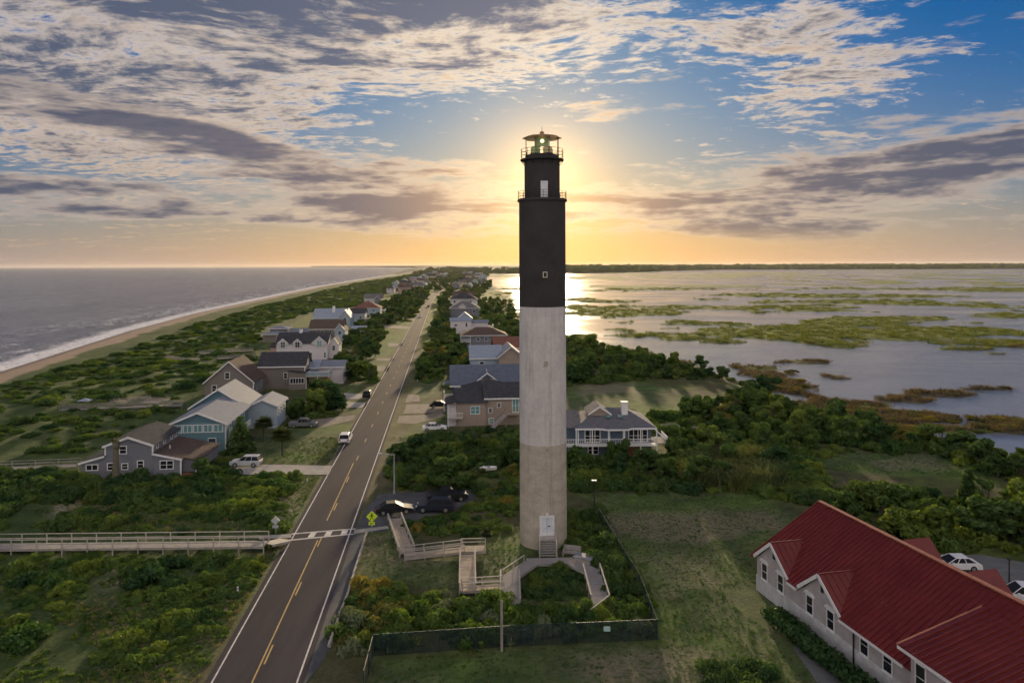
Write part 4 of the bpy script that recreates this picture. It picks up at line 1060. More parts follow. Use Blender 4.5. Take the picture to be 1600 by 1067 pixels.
h.gable(0, 13.0, 0, 11, -.3, 6.4, 9.6, side_white, shingle_grey, axis='u', oh=.5, trim=wt); h.win('f', 0, 3, 3.6, 1.6, 1.6); h.win('f', 0, 9, 3.6, 1.6, 1.6)
h.gable(8.0, 12.0, -1.5, 6, -.3, 6.2, 8.6, side_grey, shingle_grey, oh=.4, trim=wt)

# -- right of the road
h = House('tan_house', 'tan sided house with dark roof close behind the lighthouse', 713, 666, RYAW)
h.hip(1.7, 12.0, 4.0, 14, -.3, 5.6, 7.9, side_tan, shingle_dark, oh=.5)
h.gable(0, 5.8, 0, 9, -.3, 4.7, 6.6, side_tan, shingle_dark, oh=.4, axis='u')
h.gable(5.82, 12.6, .4, 9, -.3, 5.4, 7.6, side_tan, shingle_dark, oh=.4, ridge=.5, axis='u', trim=wt)
h.win('f', 0, 3.7, 2.3, 1.9, 1.6, pm=pane_teal, n=2); h.win('f', .4, 8.4, 3.4, .8, 1.0); h.win('f', .4, 6.7, 2.4, .8, 1.0); h.win('f', .4, 6.9, .2, 1.1, 1.2, pm=pane_teal)
h.win('f', .4, 11.7, 2.4, 1.4, 2.7, pm=pane_teal, n=2)
h.deck(-1.7, 1.2, -1.2, 0, 1.8, rail=1.0, posts=False, rm=wt, sides='fl'); MB().box(-1.6, -1.5, -1.1, -1.0, -.3, 4.6).build('porch_post', wt, h.o)
h.wall(-1.75, -.02, .2, 6, -.3, 4.4, side_white, 'porch_wall'); h.shed(-1.9, -.02, -1.0, 6.2, 4.42, 4.5, 5.0, side_tan, shingle_dark)
h.deck(9.7, 12.6, -1.3, .35, 2.4, rail=1.0, mt=wood_tan, rm=wood_tan, sides='fl')
st = MB().beam((9.6, -1.0, 2.3), (6.4, -4.6, .2), 1.0, .12); st.build('outside_stair', wood_grey, h.o)
for o_ in (-.5, .5):
    MB().beam((9.6 + o_ * .74, -1.0 - o_ * .66, 3.2), (6.4 + o_ * .74, -4.6 - o_ * .66, 1.1), .08, .08).build('handrail', wood_pale, h.o)
h = House('blue_roofed_house', 'house with steep slate blue roof and a white trimmed dormer behind the tan house', 707, 642, RYAW)
h.gable(0, 15, 0, 12, -.3, 5.7, 9.0, side_blue, roof_blue, axis='u', oh=.6, trim=wt)
h.gable(5.6, 9.4, -.3, 6, 5.6, 6.7, 8.1, side_blue, roof_blue, oh=.35, trim=wt); h.win('f', -.3, 7.5, 5.75, 3.2, 1.05, n=4, sash=False)
MB().beam((7.5, -.7, 8.1), (7.3, -.7, 9.1), .12, .12).build('finial', wt, h.o)
for c in (5.5, 7.0, 8.5): h.win('f', 0, c, 4.2, 1.0, .8, sash=False)
h.win('f', 0, 1.2, 3.6, 1.5, 1.5); h.deck(-1.8, 0, -.6, 4, 2.8, rm=wt, sides='fl'); MB().slab([(-2.0, -.7, 5.7), (-.62, -.7, 6.2), (-.62, 4, 6.2), (-2.0, 4, 5.7)], .12).build('porch_roof', roof_blue, h.o)
h = House('grey_roofed_house', 'house with pale grey roof and tan side gable behind the slate blue roof', 736, 592, RYAW)
h.gable(0, 8.5, 0, 11, -.3, 5.8, 8.6, side_pblue, roof_lightblue, axis='u', oh=.5, trim=wt); h.win('f', 0, 3, 3.3, 1.4, 1.5)
h.gable(7.5, 14.5, -2, 10, -.3, 6.2, 9.0, side_tan, roof_pale, oh=.5, trim=wt)
h = House('rust_roofed_house', 'house with reddish brown roof half hidden by the lighthouse shaft', 773, 571, RYAW)
h.gable(0, 12, 0, 10, -.3, 5.6, 8.4, side_tan, shingle_red, axis='u', oh=.5, trim=wt); h.corner(0, 0, 0, 5.5)
h = House('white_balcony_house', 'brown hip roofed house with white balcony corner facing the road', 722, 546, RYAW)
h.hip(0, 16.5, 0, 11, -.3, 5.2, 7.9, side_grey, shingle_brown, oh=.7, trim=wt); h.deck(-.5, 3.0, -2.2, 0, 3.0, rm=wt, roofz=5.1, sides='fl')
for c in (6, 9, 13): h.win('f', 0, c, 3.0, 1.5, 1.4, pm=pane_blue)
h = House('white_plain_house', 'plain white gabled house standing near the right verge', 704, 523, RYAW)
h.gable(0, 9.5, 0, 11, -.3, 6.2, 7.2, side_white, roof_lightblue, axis='u', oh=.4); h.gable(3.5, 10, 6, 13, 5.0, 7.0, 9.6, side_pblue, roof_lightblue, oh=.4, trim=wt)
h.win('f', 0, 2.4, 3.8, 1.6, 1.0); h.win('f', 0, 7.2, 3.4, 1.0, 2.0); h.wall(9.6, 17, 1, 9, -.3, 5.3, side_white); h.gable(9.6, 17, 1, 9, 5.3, 5.4, 6.2, side_white, roof_pale, axis='u', oh=.5)
h.deck(17.1, 19.5, 1, 7, 3.1, sides='fr')
h = House('dormered_grey_house', 'grey hip roofed house with one small dormer beyond the plain white house', 704, 497, RYAW)
h.hip(0, 17, 0, 13, -.3, 5.8, 9.8, side_grey, shingle_grey, oh=.7, trim=wt); h.gable(5, 9, -.5, 6, 5.7, 6.8, 8.8, side_white, shingle_grey, oh=.4, trim=wt); h.win('f', 0, 14, 3.0, 1.6, 1.8)
h = House('dark_hip_house', 'dark roofed house with white walls far along the right of the road', 704, 480, RYAW)
h.hip(0, 20, 0, 15, -.3, 6.0, 10.5, side_white, shingle_dark, oh=.8, trim=wt); h.win('f', 0, 3, 3.2, 1.8, 1.7); h.win('f', 0, 15, 3.2, 1.8, 1.7)
h.gable(2, 18, 22, 34, -.3, 7, 10.8, side_tan, shingle_brown, axis='u', oh=.8)
# big balcony house to the right of the lighthouse
h = House('balcony_house', 'slate blue house with wrapround white balcony right of the lighthouse', 868, 714, RYAW * .3)
HZ = 4.75
h.wall(-2.0, 3.6, 1.2, 9, -.3, HZ - .1, side_blue); h.gable(-2.0, 3.9, 1.2, 9, HZ - .1, HZ, 6.6, side_blue, shingle_grey, axis='u', oh=.5)
h.wall(3.6, 15.8, 0, 11, -.3, HZ, side_blue)
r_ = MB(); e = HZ + .02
bay = [(3.2, -.7), (7.2, -.7), (8.3, -1.5), (11.6, -1.5), (12.6, -.7), (16.6, -.7), (16.6, 11.6), (3.2, 11.6)]
rid = [(7.6, 5.4, 7.0), (12.2, 5.4, 7.0)]
bz = [(x, y, e) for x, y in bay]
r_.poly([bz[0], bz[1], bz[2], bz[3], bz[4], bz[5], rid[1], rid[0]]); r_.poly([bz[5], bz[6], rid[1]]); r_.poly([bz[6], bz[7], rid[0], rid[1]]); r_.poly([bz[7], bz[0], rid[0]])
lo = [(x, y, e - .22) for x, y in bay]; r_.poly(list(reversed(lo)))
for i in range(8): r_.poly([lo[i], lo[(i + 1) % 8], bz[(i + 1) % 8], bz[i]])
h.r = r_.build('roof', mat('slate_grey_shingles', (.125, .13, .15), .85, .18, 1.6, .02, 9), h.o)
m_ = MB()
for i in range(5): m_.beam((*bay[i], e - .1), (*bay[i + 1], e - .1), .1, .26)
m_.build('fascia', wt, h.r)
h.gable(6.0, 9.4, 3.0, 8.0, 6.0, 6.5, 7.6, side_tan, shingle_grey, oh=.3, trim=wt)
h.chimney(12.0, 3.6, 5.6, 8.2, 1.0)
for u in (9.0, 11.0): MB().box(u - .4, u + .4, 1.7, 2.3, 6.02, 6.35).build('skylight', pane_teal, h.r)
h.win('f', 0, 6.1, 2.35, 2.6, 2.1, n=3); h.win('f', 0, 13.6, 2.35, 3.2, 2.1, n=4); h.win('f', 0, 6.2, .35, 1.8, 1.5, n=2)
for c in (3.75, 8.9, 11.2): h.corner(c, 0, -.2, HZ - .1)
h.wall(11.4, 13.8, -.05, .0, -.2, 2.0, brick_red, 'brick_panel')
h.deck(-2.0, 16.4, -1.5, 0, 2.2, rail=1.0, rm=wt, mt=wt, roofz=HZ - .1, sides='fr')
MB().slab([(16.2, 2, 4.7), (18.6, 1.0, 2.4), (18.6, 4, 2.4), (16.2, 5, 4.7)], .18).build('side_awning', wt, h.o)
h.deck(16.5, 18.6, .5, 5, 2.0, sides='fr', rm=wt)

# -- the red roofed building, lower right
red_roof = mat('red_metal_roof', (0.140, 0.019, 0.017), 0.42, 0.14, 0.5, metal=0.0, spec=0.4, c2=(0.160, 0.024, 0.020), stretch=(.5, .8, 1))
g = NT(red_roof.node_tree); b = g.n['Principled BSDF']; co = g.new('ShaderNodeTexCoord').outputs['Object']
src = b.inputs['Base Color'].links[0].from_socket
fl = g.mul(g.ss(g.noise(g.vmul(co, (.8, 1.6, 1)), 5.0, 2.0, .5), .735, .76), g.ss(g.noise(co, .22, 2.0, .5), .46, .56))      # lichen flecks
wsh = g.mul(g.ss(g.noise(g.vmul(co, (.18, 2.6, 1)), 1.4, 4.0, .65), .52, .72), .22)                                            # chalky wash marks down the slope
g.put(b.inputs['Base Color'], g.mix(fl, g.mix(wsh, src, (.20, .05, .045)), (.55, .42, .38)))
sunlit_edge = mat('sunlit_orange_flashing', (0.34, 0.13, 0.07), 0.5, 0.2, 1.5)  # flashing colour holds the orange of an edge catching the sun
stucco = mat('pinkish_stucco', (0.42, 0.385, 0.385), 0.9, 0.12, 1.2, 0.012, 26)
plinth_m = mat('pale_plinth', (0.56, 0.56, 0.57), 0.9, 0.16, 1.0, 0.01, 20)
B0 = P2(1183, 921); BYAW = math.atan2(0.2165, 0.9763)
# own axes: u = across (away to the right), v = along the long wall towards us is negative
rb = thing('red_roofed_building', 'long pale stucco building with a red standing seam metal roof', 'building', (B0[0], B0[1], 0), BYAW)
EV, RG, HW, LEN = 3.35, 7.76, 7.2, 44.0
SL = (RG - EV) / HW
PLZ = 1.5
MB().box(-.06, 2 * HW + .06, -LEN, .06, -.6, PLZ).build('plinth', plinth_m, rb)
m_ = MB(); pts = [(0, PLZ), (2 * HW, PLZ), (2 * HW, EV), (HW, RG), (0, EV)]
m_.hull([(u, -LEN, z) for u, z in pts], [(u, 0, z) for u, z in pts]).build('wall', stucco, rb)
OHE, OHG = .42, .5
rf = MB()
for sg in (0, 1):
    f_ = (lambda u: u) if not sg else (lambda u: 2 * HW - u)
    a = (f_(-OHE), EV - OHE * SL + .03); b_ = (f_(HW), RG + .03)
    q = [(a[0], -LEN, a[1]), (a[0], OHG, a[1]), (b_[0], OHG, b_[1]), (b_[0], -LEN, b_[1])]
    if sg:
        rf.hull([(x, y, z) for x, y, z in q], [(x, y, z + .10) for x, y, z in q]); continue
    # the long slope: its eave is cut back where the wall dormers stand
    for v0_, v1_, us in ((OHG, .25, -OHE), (.25, -5.5, .06), (-5.5, -6.85, -OHE), (-6.85, -12.7, .06), (-12.7, -LEN, -OHE)):
        q = [(us, v1_, EV + us * SL + .03), (us, v0_, EV + us * SL + .03), (b_[0], v0_, b_[1]), (b_[0], v1_, b_[1])]
        rf.hull([(x, y, z) for x, y, z in q], [(x, y, z + .10) for x, y, z in q])
roof = rf.build('roof', red_roof, rb)
MB().box(HW - .22, HW + .22, -LEN, OHG + .02, RG + .10, RG + .20).build('ridge_cap', sunlit_edge, roof)
pan = .52
def dormer_v(v):   # where the long eave is broken by a wall dormer
    return any(a - .1 < -v < b_ + .1 for a, b_ in ((-1.5, 5.3), (7.07, 12.5)))
S2 = 20.3; EV2, SL2, OUT = 5.10, .268, .8
nseam = int(LEN / pan)
def seam_mesh(L, sl):
    c = 1 / math.sqrt(1 + sl * sl); lx, lz = L, L * sl
    return MB().hull([(0, -.035, 0), (lx, -.035, lz), (lx, .035, lz), (0, .035, 0)], [(0, -.025, .12), (lx, -.025, lz + .12), (lx, .025, lz + .12), (0, .025, .12)]).mesh('roof_seam', red_roof)
sm_full = seam_mesh(HW + OHE - .2, SL)
for i in range(nseam):
    v = OHG - .06 - i * pan
    if v < -24: break
    u0 = -OHE
    for a, b_, rz_ in ((0, 5.3, 5.4), (7.07, 12.5, 5.4)):     # seams start where the dormer roof meets the slope
        c = (a + b_) / 2; hw = (b_ - a) / 2 + .35
        if abs(-v - c) < hw: u0 = max(u0, (rz_ - abs(-v - c) * (rz_ - EV) / ((b_ - a) / 2) - EV) / SL)
    if -v > S2: u0 = max(u0, (EV2 - EV + SL2 * OUT) / (SL - SL2) - .05)
    L = HW - .2 - u0
    if L < .3: continue
    me_ = sm_full if abs(u0 + OHE) < .01 else seam_mesh(L, SL)
    inst(me_, 'roof_seam', roof, (u0, v, EV + u0 * SL + .13))
for i in range(nseam):
    v = OHG - .06 - i * pan
    if v < -24: break
    o = inst(sm_full, 'roof_seam', roof, (2 * HW + OHE, v, EV - OHE * SL + .13)); o.scale = (-1, 1, 1)
MB().beam((-OHE, OHG + .03, EV - OHE * SL + .03), (HW, OHG + .03, RG + .05), .07, .26).build('rake_trim', sunlit_edge, roof)
for a, b_ in ((0, 5.3), (7.07, 12.5)):                        # wall dormers flush with the long wall
    c = -(a + b_) / 2; hw = (b_ - a) / 2; zr_ = 5.4; k = (zr_ - EV) / hw; oh = .22
    ud = (zr_ - EV) / SL
    MB().hull([(-.02, c - hw, EV - .3), (-.02, c + hw, EV - .3), (-.02, c, zr_)], [(ud * .95, c - hw, EV - .3), (ud * .95, c + hw, EV - .3), (ud * .95, c, zr_)]).build('dormer_wall', stucco, rb)
    dm = MB()
    for sg in (-1, 1):
        yo = c + sg * (hw + oh * .75); zo = EV - oh * .75 * k
        uo = (zo - EV) / SL; 
        q = [(-oh, c, zr_ + .12), (-oh, yo, zo + .12), (max(uo, -oh + .05) + .12, yo, zo + .12), (ud + .15, c, zr_ + .12)]
        if sg > 0: q.reverse()
        dm.slab(q, .10)
    d_ = dm.build('dormer_roof', red_roof, roof)
    for sg in (-1, 1):
        for j in range(1, 6):
            t = j / 6; u_e = -oh; 
            # seams run down the dormer slope
            ue = -oh + t * (ud + .1 + oh)
            L0 = (c, zr_ + .15); tt = 1.0
            vmax = sg * (hw + oh * .75); zmin = EV - oh * .75 * k
            # stop at the valley
            fr = 1.0 if ue <= 0 else max(0.0, 1 - ue / ud)
            if fr < .08: continue
            MB().beam((ue, c, zr_ + .15), (ue, c + vmax * fr, zr_ + .15 + (zmin - zr_) * fr), .05, .06).build('roof_seam', red_roof, d_)
        MB().beam((-oh - .03, c, zr_ + .02), (-oh - .03, c + sg * (hw + oh * .75), EV - oh * .75 * k + .02), .06, .30).build('dormer_trim', wt, d_)
    MB().beam((-oh, c, zr_ + .16), (ud, c, zr_ + .16), .16, .06).build('dormer_ridge', red_roof, d_)
    MB().box(-.07, .05, c - .5, c - .16, EV + .75, EV + 1.35).build('gable_vent', pane_dark, rb)
def tall_win(v, z0=1.5, ht=1.6, wd=1.0, lintel=False, u=0.0, n=1):
    m_ = MB(); fw = .09
    m_.box(-.05, .04, -wd / 2, -wd / 2 + fw, 0, ht).box(-.05, .04, wd / 2 - fw, wd / 2, 0, ht).box(-.05, .04, -wd / 2 + fw, wd / 2 - fw, 0, fw).box(-.05, .04, -wd / 2 + fw, wd / 2 - fw, ht - fw, ht)
    o = m_.build('window', wt, rb); o.location = (u, v, z0)
    cells = [(-wd / 2 + fw, wd / 2 - fw)] if n == 1 else [(-wd / 2 + fw, -.05), (.05, wd / 2 - fw)]
    for y0, y1 in cells:
        MB().box(-.02, .03, y0, y1, fw, ht * .5 - .02).build('pane', pane_dark, o); MB().box(-.015, .03, y0, y1, ht * .5 + .02, ht - fw).build('pane', pane_dark, o)
    MB().box(-.035, .04, -wd / 2 + fw, wd / 2 - fw, ht * .5 - .02, ht * .5 + .02).build('meeting_rail', wt, o)
    if n == 2: MB().box(-.05, .04, -.05, .05, fw, ht - fw).build('mullion', wt, o)
    MB().box(-.10, .04, -wd / 2 - .06, wd / 2 + .06, -.09, -.005).build('sill', wt, o)
    if lintel:
        MB().hull([(-.14, -wd / 2 - .2, ht + .06), (-.14, wd / 2 + .2, ht + .06), (.04, wd / 2 + .2, ht + .06), (.04, -wd / 2 - .2, ht + .06)],
                  [(-.18, -wd / 2 + .05, ht + .32), (-.18, wd / 2 - .05, ht + .32), (.04, wd / 2 - .05, ht + .32), (.04, -wd / 2 + .05, ht + .32)]).build('lintel', wt, o)
for s_ in (1.35, 4.0, 8.35, 11.15): tall_win(-s_, lintel=True)
for s_ in (15.2, 17.7): tall_win(-s_)
MB().tube((-.12, -14.1, .1), (-.12, -14.1, EV - .2), .07).build('downpipe', pane_dark, rb)
for v0_, v1_ in ((-5.6, -7.0), (-12.7, -S2 + .6)):
    MB().box(-OHE - .06, -OHE + .02, v1_, v0_, EV - OHE * SL - .12, EV - OHE * SL + .08).build('fascia', wt, roof)
# raised near block with a lower pitch
UE = HW + .3
m_ = MB(); q = [(-OUT, -.6), (UE, -.6), (UE, EV2 + SL2 * UE + SL2 * OUT), (-OUT, EV2)]
m_.hull([(u, -LEN, z) for u, z in q], [(u, -S2 - .6, z) for u, z in q]).build('wall', stucco, rb)
o2 = .55
q = [(-OUT - o2, -LEN, EV2 - o2 * SL2 + .04), (-OUT - o2, -S2, EV2 - o2 * SL2 + .04), (UE, -S2, EV2 + SL2 * (UE + OUT) + .04), (UE, -LEN, EV2 + SL2 * (UE + OUT) + .04)]
r2 = MB().hull(q, [(x, y, z + .10) for x, y, z in q]).build('near_roof', red_roof, rb)
L2 = UE + OUT + o2; s2m = seam_mesh(L2, SL2)
for i in range(1, int((LEN - S2) / pan)):
    v = -S2 - i * pan
    if v < -40: break
    inst(s2m, 'roof_seam', r2, (-OUT - o2, v, EV2 - o2 * SL2 + .14))
MB().beam((-OUT - o2, -S2 + .03, EV2 - o2 * SL2 + .06), (UE, -S2 + .03, EV2 + SL2 * (UE + OUT) + .06), .16, .22).build('rake_trim', sunlit_edge, r2)
MB().box(-OUT - o2 - .05, -OUT - o2 + .01, -LEN, -S2, EV2 - o2 * SL2 - .14, EV2 - o2 * SL2 + .06).build('fascia', wt, r2)
tall_win(-S2 - 1.5, 2.5, 1.9, 1.0, u=-OUT); tall_win(-S2 - 4.9, 2.5, 1.9, 1.9, u=-OUT, n=2)
pr = MB().slab([(-OUT - 2.6, -S2 - 4.0, 1.9), (-OUT - 2.6, -S2 - .3, 1.9), (-OUT, -S2 - .3, 2.5), (-OUT, -S2 - 4.0, 2.5)][::-1], .1).build('porch_roof', red_roof, rb)
for s_ in (2.4, 10.1):                                        # porches on the far side
    MB().hull([(2 * HW, -s_ - 1.7, 2.9), (2 * HW, -s_ + 1.7, 2.9), (2 * HW, -s_, 4.5)], [(2 * HW + 3.0, -s_ - 1.7, 2.9), (2 * HW + 3.0, -s_ + 1.7, 2.9), (2 * HW + 3.0, -s_, 4.5)]).build('porch_roof', red_roof, rb)
    for v in (-s_ - 1.4, -s_ + 1.4): MB().box(2 * HW + 2.6, 2 * HW + 2.8, v - .1, v + .1, -.2, 2.9).build('porch_post', wt, rb)

# ------------------------------------------------------------------ cars
tyre_m = mat('tyre', (0.02, 0.02, 0.02), 0.9, 0.1); rim_m = mat('alloy_rim', (0.45, 0.45, 0.46), 0.35, 0.1, metal=0.8)
head_m = glass('headlight_glass', (0.6, 0.62, 0.64), 0.1); tail_m = glass('tail_glass', (0.35, 0.02, 0.015), 0.2)
black_trim = mat('black_trim', (0.02, 0.02, 0.022), 0.6, 0.1)
paints = {'silver': (0.50, 0.52, 0.54), 'white': (0.78, 0.79, 0.80), 'black': (0.018, 0.019, 0.022), 'navy': (0.02, 0.025, 0.04), 'red': (0.25, 0.02, 0.02), 'grey': (0.16, 0.17, 0.18)}
KINDS = {   # length, width, lower profile (x, z), cabin: belt x0 x1, roof x0 x1, belt z, roof z
    'sedan': (4.7, 1.8, [(-2.35, .38), (-2.3, .78), (-1.75, .95), (1.0, .93), (2.1, .74), (2.33, .60), (2.35, .34)], (-1.85, 1.15, -1.05, .25, .92, 1.43)),
    'suv': (4.75, 1.88, [(-2.36, .42), (-2.36, .95), (-2.2, 1.08), (.95, 1.05), (2.15, .95), (2.36, .75), (2.37, .42)], (-2.28, 1.15, -1.95, .35, 1.04, 1.72)),
    'pickup': (5.4, 1.95, [(-2.7, .5), (-2.7, 1.08), (-.9, 1.10), (1.2, 1.08), (2.5, 1.0), (2.7, .8), (2.7, .45)], (-.95, 1.4, -.7, .6, 1.08, 1.78)),
}
def car(px, py, rz, kind, paint, label, group=None, name='parked_car', small=False, z=0.03, cat='car'):
    L, Wd, prof, (b0, b1, r0, r1, bz, rz_) = KINDS[kind]
    p = P2(px, py, z)
    t = thing(name, label, cat, (p[0], p[1], z), rz, group)
    pm_ = mat('car_' + paint, paints[paint], 0.5, 0.05, 1.0, spec=.2)
    hw = Wd / 2
    m_ = MB(); k = len(prof)
    full = prof + [(x, .30) for x, _ in (prof[-1], prof[0])]
    m_.hull([(x, -hw, zz_) for x, zz_ in full], [(x, hw, zz_) for x, zz_ in full])
    m_.build('body', pm_, t, bevel=.09)
    B = [(b0, -hw + .06, bz - .02), (b1, -hw + .06, bz - .02), (b1, hw - .06, bz - .02), (b0, hw - .06, bz - .02)]
    R_ = [(r0, -hw + .22, rz_ - .07), (r1, -hw + .22, rz_ - .07), (r1, hw - .22, rz_ - .07), (r0, hw - .22, rz_ - .07)]
    MB().hull(B, R_).build('glasshouse', glass('car_glass', (.02, .024, .03), .45, .04), t)
    T = [(x, y * 1.0, z_ + .001) for x, y, z_ in R_]
    MB().hull(T, [(r0 + .05, -hw + .30, rz_), (r1 - .1, -hw + .30, rz_), (r1 - .1, hw - .30, rz_), (r0 + .05, hw - .30, rz_)]).build('roof', pm_, t)
    if not small:
        pl = MB()
        for sg in (-1, 1):
            for f_ in (0.0, .36, .68, 1.0):
                xb = b0 + (b1 - b0) * f_; xr = r0 + (r1 - r0) * f_
                pl.beam((xb, sg * (hw - .055), bz - .02), (xr, sg * (hw - .215), rz_ - .06), .06, .05)
        tag(pl.build('pillars', pm_, t), kind='stuff')
    wm_ = MB(); r_ = .34 if kind == 'sedan' else .38
    for x in (-L * .30, L * .31):
        for sg in (-1, 1):
            y = sg * (hw - .10)
            wl = MB().tube((x, y - .11, r_), (x, y + .11, r_), r_, 16).build('wheel', tyre_m, t)
            if not small: MB().tube((x, y + sg * .112, r_), (x, y + sg * .135, r_), r_ * .62, 10).build('rim', rim_m, wl)
    if not small:
        zl = prof[-2][1]
        for sg in (-1, 1):
            MB().box(L / 2 - .22, L / 2 + .012, sg * hw * .72 - .2, sg * hw * .72 + .2, zl - .02, zl + .12).build('headlight', head_m, t)
            MB().box(-L / 2 - .015, -L / 2 + .12, sg * hw * .76 - .17, sg * hw * .76 + .17, prof[1][1] - .22, prof[1][1] - .02).build('taillight', tail_m, t)
            MB().box(b1 - .55, b1 - .35, sg * (hw + .10) - .09, sg * (hw + .10) + .09, bz, bz + .14).build('mirror', pm_, t)
        MB().box(L / 2 - .08, L / 2 + .03, -hw * .8, hw * .8, .36, .48).box(-L / 2 - .03, -L / 2 + .08, -hw * .8, hw * .8, .38, .52).build('bumper', black_trim, t)
    return t
AL = RYAW + math.pi / 2          # heading along the road, away
car(385, 728, RYAW + math.pi - .1, 'suv', 'silver', 'silver family SUV parked on the pale drive of the grey shingled house')
car(540, 690, AL, 'suv', 'white', 'white car parked on the left road edge by the mown lawn')
car(616, 801, RYAW + .12, 'sedan', 'black', 'black sedan in the lot, nearest to the crossing sign')
car(680, 798, RYAW + math.pi * .97, 'suv', 'navy', 'dark SUV parked at the shrubs in the lot, right of the black sedan')
car(699, 782, RYAW + .15, 'pickup', 'black', 'black pickup at the rear of the lot under the trees', cat='pickup')
car(688, 636, RYAW, 'sedan', 'black', 'dark car parked beside the tan house drive')
car(679, 672, RYAW, 'sedan', 'white', 'white car half hidden by shrubs in front of the tan house')
car(433, 628, RYAW + .5, 'suv', 'white', 'white car parked behind the teal gabled house')
car(474, 667, RYAW, 'pickup', 'grey', 'grey pickup on the gravel drive beyond the lawn', cat='pickup')
car(1492, 889, BYAW + 2.9, 'sedan', 'white', 'white sedan on the gravel yard behind the red ridge')
car(1598, 940, BYAW + 2.7, 'suv', 'white', 'white car at the picture edge behind the red roof')
car(657, 495.5, AL + math.pi, 'sedan', 'white', 'pale car driving on the road in the middle distance', small=True, name='moving_car', z=.04)
car(669.5, 480, AL, 'suv', 'black', 'dark car driving away far up the road', small=True, name='moving_car', z=.04)
car(678, 477.5, AL, 'suv', 'grey', 'grey car standing on the right verge far up the road', small=True, z=.04)
car(574, 620, AL, 'suv', 'black', 'small dark car at the left verge beside a lawn', small=True)

# ------------------------------------------------------------------ signs, lamps, poles
steel = mat('galvanised_steel', (0.42, 0.46, 0.50), 0.5, 0.12, 2.0, metal=0.6)
sign_yg = mat('fluorescent_yellow_green', (0.62, 0.80, 0.03), 0.5, 0.05)
sign_back = mat('sign_back_aluminium', (0.50, 0.53, 0.55), 0.5, 0.1, metal=0.3)
black_ink = mat('black_ink', (0.01, 0.01, 0.01), 0.6, 0.05)
old_wood = mat('old_pole_wood', (0.30, 0.27, 0.24), 0.95, 0.2, 1.5, stretch=(3, 3, .4))

def diamond(t, z, r, mt, y=-.04):
    return MB().hull([(0, y + .015, z - r), (r, y + .015, z), (0, y + .015, z + r), (-r, y + .015, z)], [(0, y - .015, z - r), (r, y - .015, z), (0, y - .015, z + r), (-r, y - .015, z)]).build('sign_panel', mt, t)
p = P2(581, 833)
t = thing('crossing_sign', 'fluorescent yellow green pedestrian crossing sign by the parking lot', 'sign', (p[0], p[1], 0), RYAW)
MB().box(-.04, .04, -.02, .04, -.2, 2.55).build('post', steel, t)
d_ = diamond(t, 2.0, .66, sign_yg)
fig = MB().lathe([(.05, -.01), (.085, 0), (.05, .01)], 10)
y = -.062
fig = MB()
ring = [(.085 * math.cos(q), .085 * math.sin(q)) for q in [2 * math.pi * i / 10 for i in range(10)]]
fig.poly([(.02 + a, y, 2.34 + b_) for a, b_ in ring])
for pts in ([(-.08, 2.22), (.10, 2.22), (.08, 1.95), (-.07, 1.95)], [(-.07, 1.95), (.0, 1.95), (-.16, 1.62), (-.24, 1.62)], [(.0, 1.95), (.08, 1.95), (.22, 1.62), (.14, 1.62)], [(.09, 2.21), (.10, 2.13), (.26, 1.99), (.29, 2.04)], [(-.08, 2.21), (-.08, 2.11), (-.24, 1.96), (-.27, 2.01)]):
    fig.poly([(a, y, b_) for a, b_ in pts])
fig.build('walking_figure', black_ink, d_)
pq = MB().box(-.36, .36, -.055, -.025, 1.0, 1.38).build('arrow_plaque', sign_yg, t)
MB().poly([(.22, -.058, 1.30), (.26, -.058, 1.26), (-.06, -.058, 1.13), (-.10, -.058, 1.17)]).poly([(-.22, -.058, 1.06), (-.02, -.058, 1.08), (-.12, -.058, 1.24)]).build('arrow', black_ink, pq)

p = P2(430.5, 834)
t = thing('crossing_sign', 'pale back of a road sign at the left verge by the boardwalk end', 'sign', (p[0], p[1], 0), RYAW)
MB().box(-.035, .035, -.03, .03, -.2, 2.2).build('post', steel, t); MB().box(.12, .17, -.03, .03, -.2, 1.4).build('post', steel, t)
diamond(t, 1.6, .52, sign_back); MB().box(-.34, .34, -.05, -.03, .72, 1.06).build('arrow_plaque', sign_back, t)

def lamp(px, py, hgt, arm, label, adir=-1):
    p = P2(px, py)
    t = thing('street_lamp', label, 'street lamp', (p[0], p[1], 0), RYAW)
    MB().tube((0, 0, -.2), (0, 0, hgt), .11, 10, .075).build('pole', steel, t, True)
    MB().tube((0, 0, -.1), (0, 0, .3), .19, 10).build('base', steel, t)
    a = MB().tube((0, 0, hgt - .06), (adir * arm, 0, hgt + .22), .05, 8).build('arm', steel, t)
    MB().hull([(adir * arm - .34, -.13, hgt + .14), (adir * arm + .34, -.13, hgt + .14), (adir * arm + .34, .13, hgt + .14), (adir * arm - .34, .13, hgt + .14)],
              [(adir * arm - .28, -.08, hgt + .30), (adir * arm + .28, -.08, hgt + .30), (adir * arm + .28, .08, hgt + .30), (adir * arm - .28, .08, hgt + .30)]).build('lamp_head', steel, a)
lamp(616, 771, 5.4, 2.0, 'grey street lamp with an arm over the road by the parking lot')
p = P2(928.5, 801)
t = thing('lamp_post', 'thin dark post with a small lamp at the field edge right of the lighthouse', 'lamp post', (p[0], p[1], 0))
MB().tube((0, 0, -.2), (0, 0, 4.05), .06, 8).build('pole', iron_dark, t); MB().box(-.3, .3, -.14, .14, 4.02, 4.16).build('lamp_head', sign_back, t)
p = P2(784, 1017)
t = thing('wooden_pole', 'bare wooden pole standing before the dark green fence', 'pole', (p[0], p[1], 0))
MB().tube((0, 0, -.3), (0, 0, 4.15), .12, 10, .10).build('pole_shaft', old_wood, t, True); MB().lathe([(.11, 4.14), (.02, 4.24)], 10).build('pole_cap', old_wood, t)
p = P2(1577, 930)
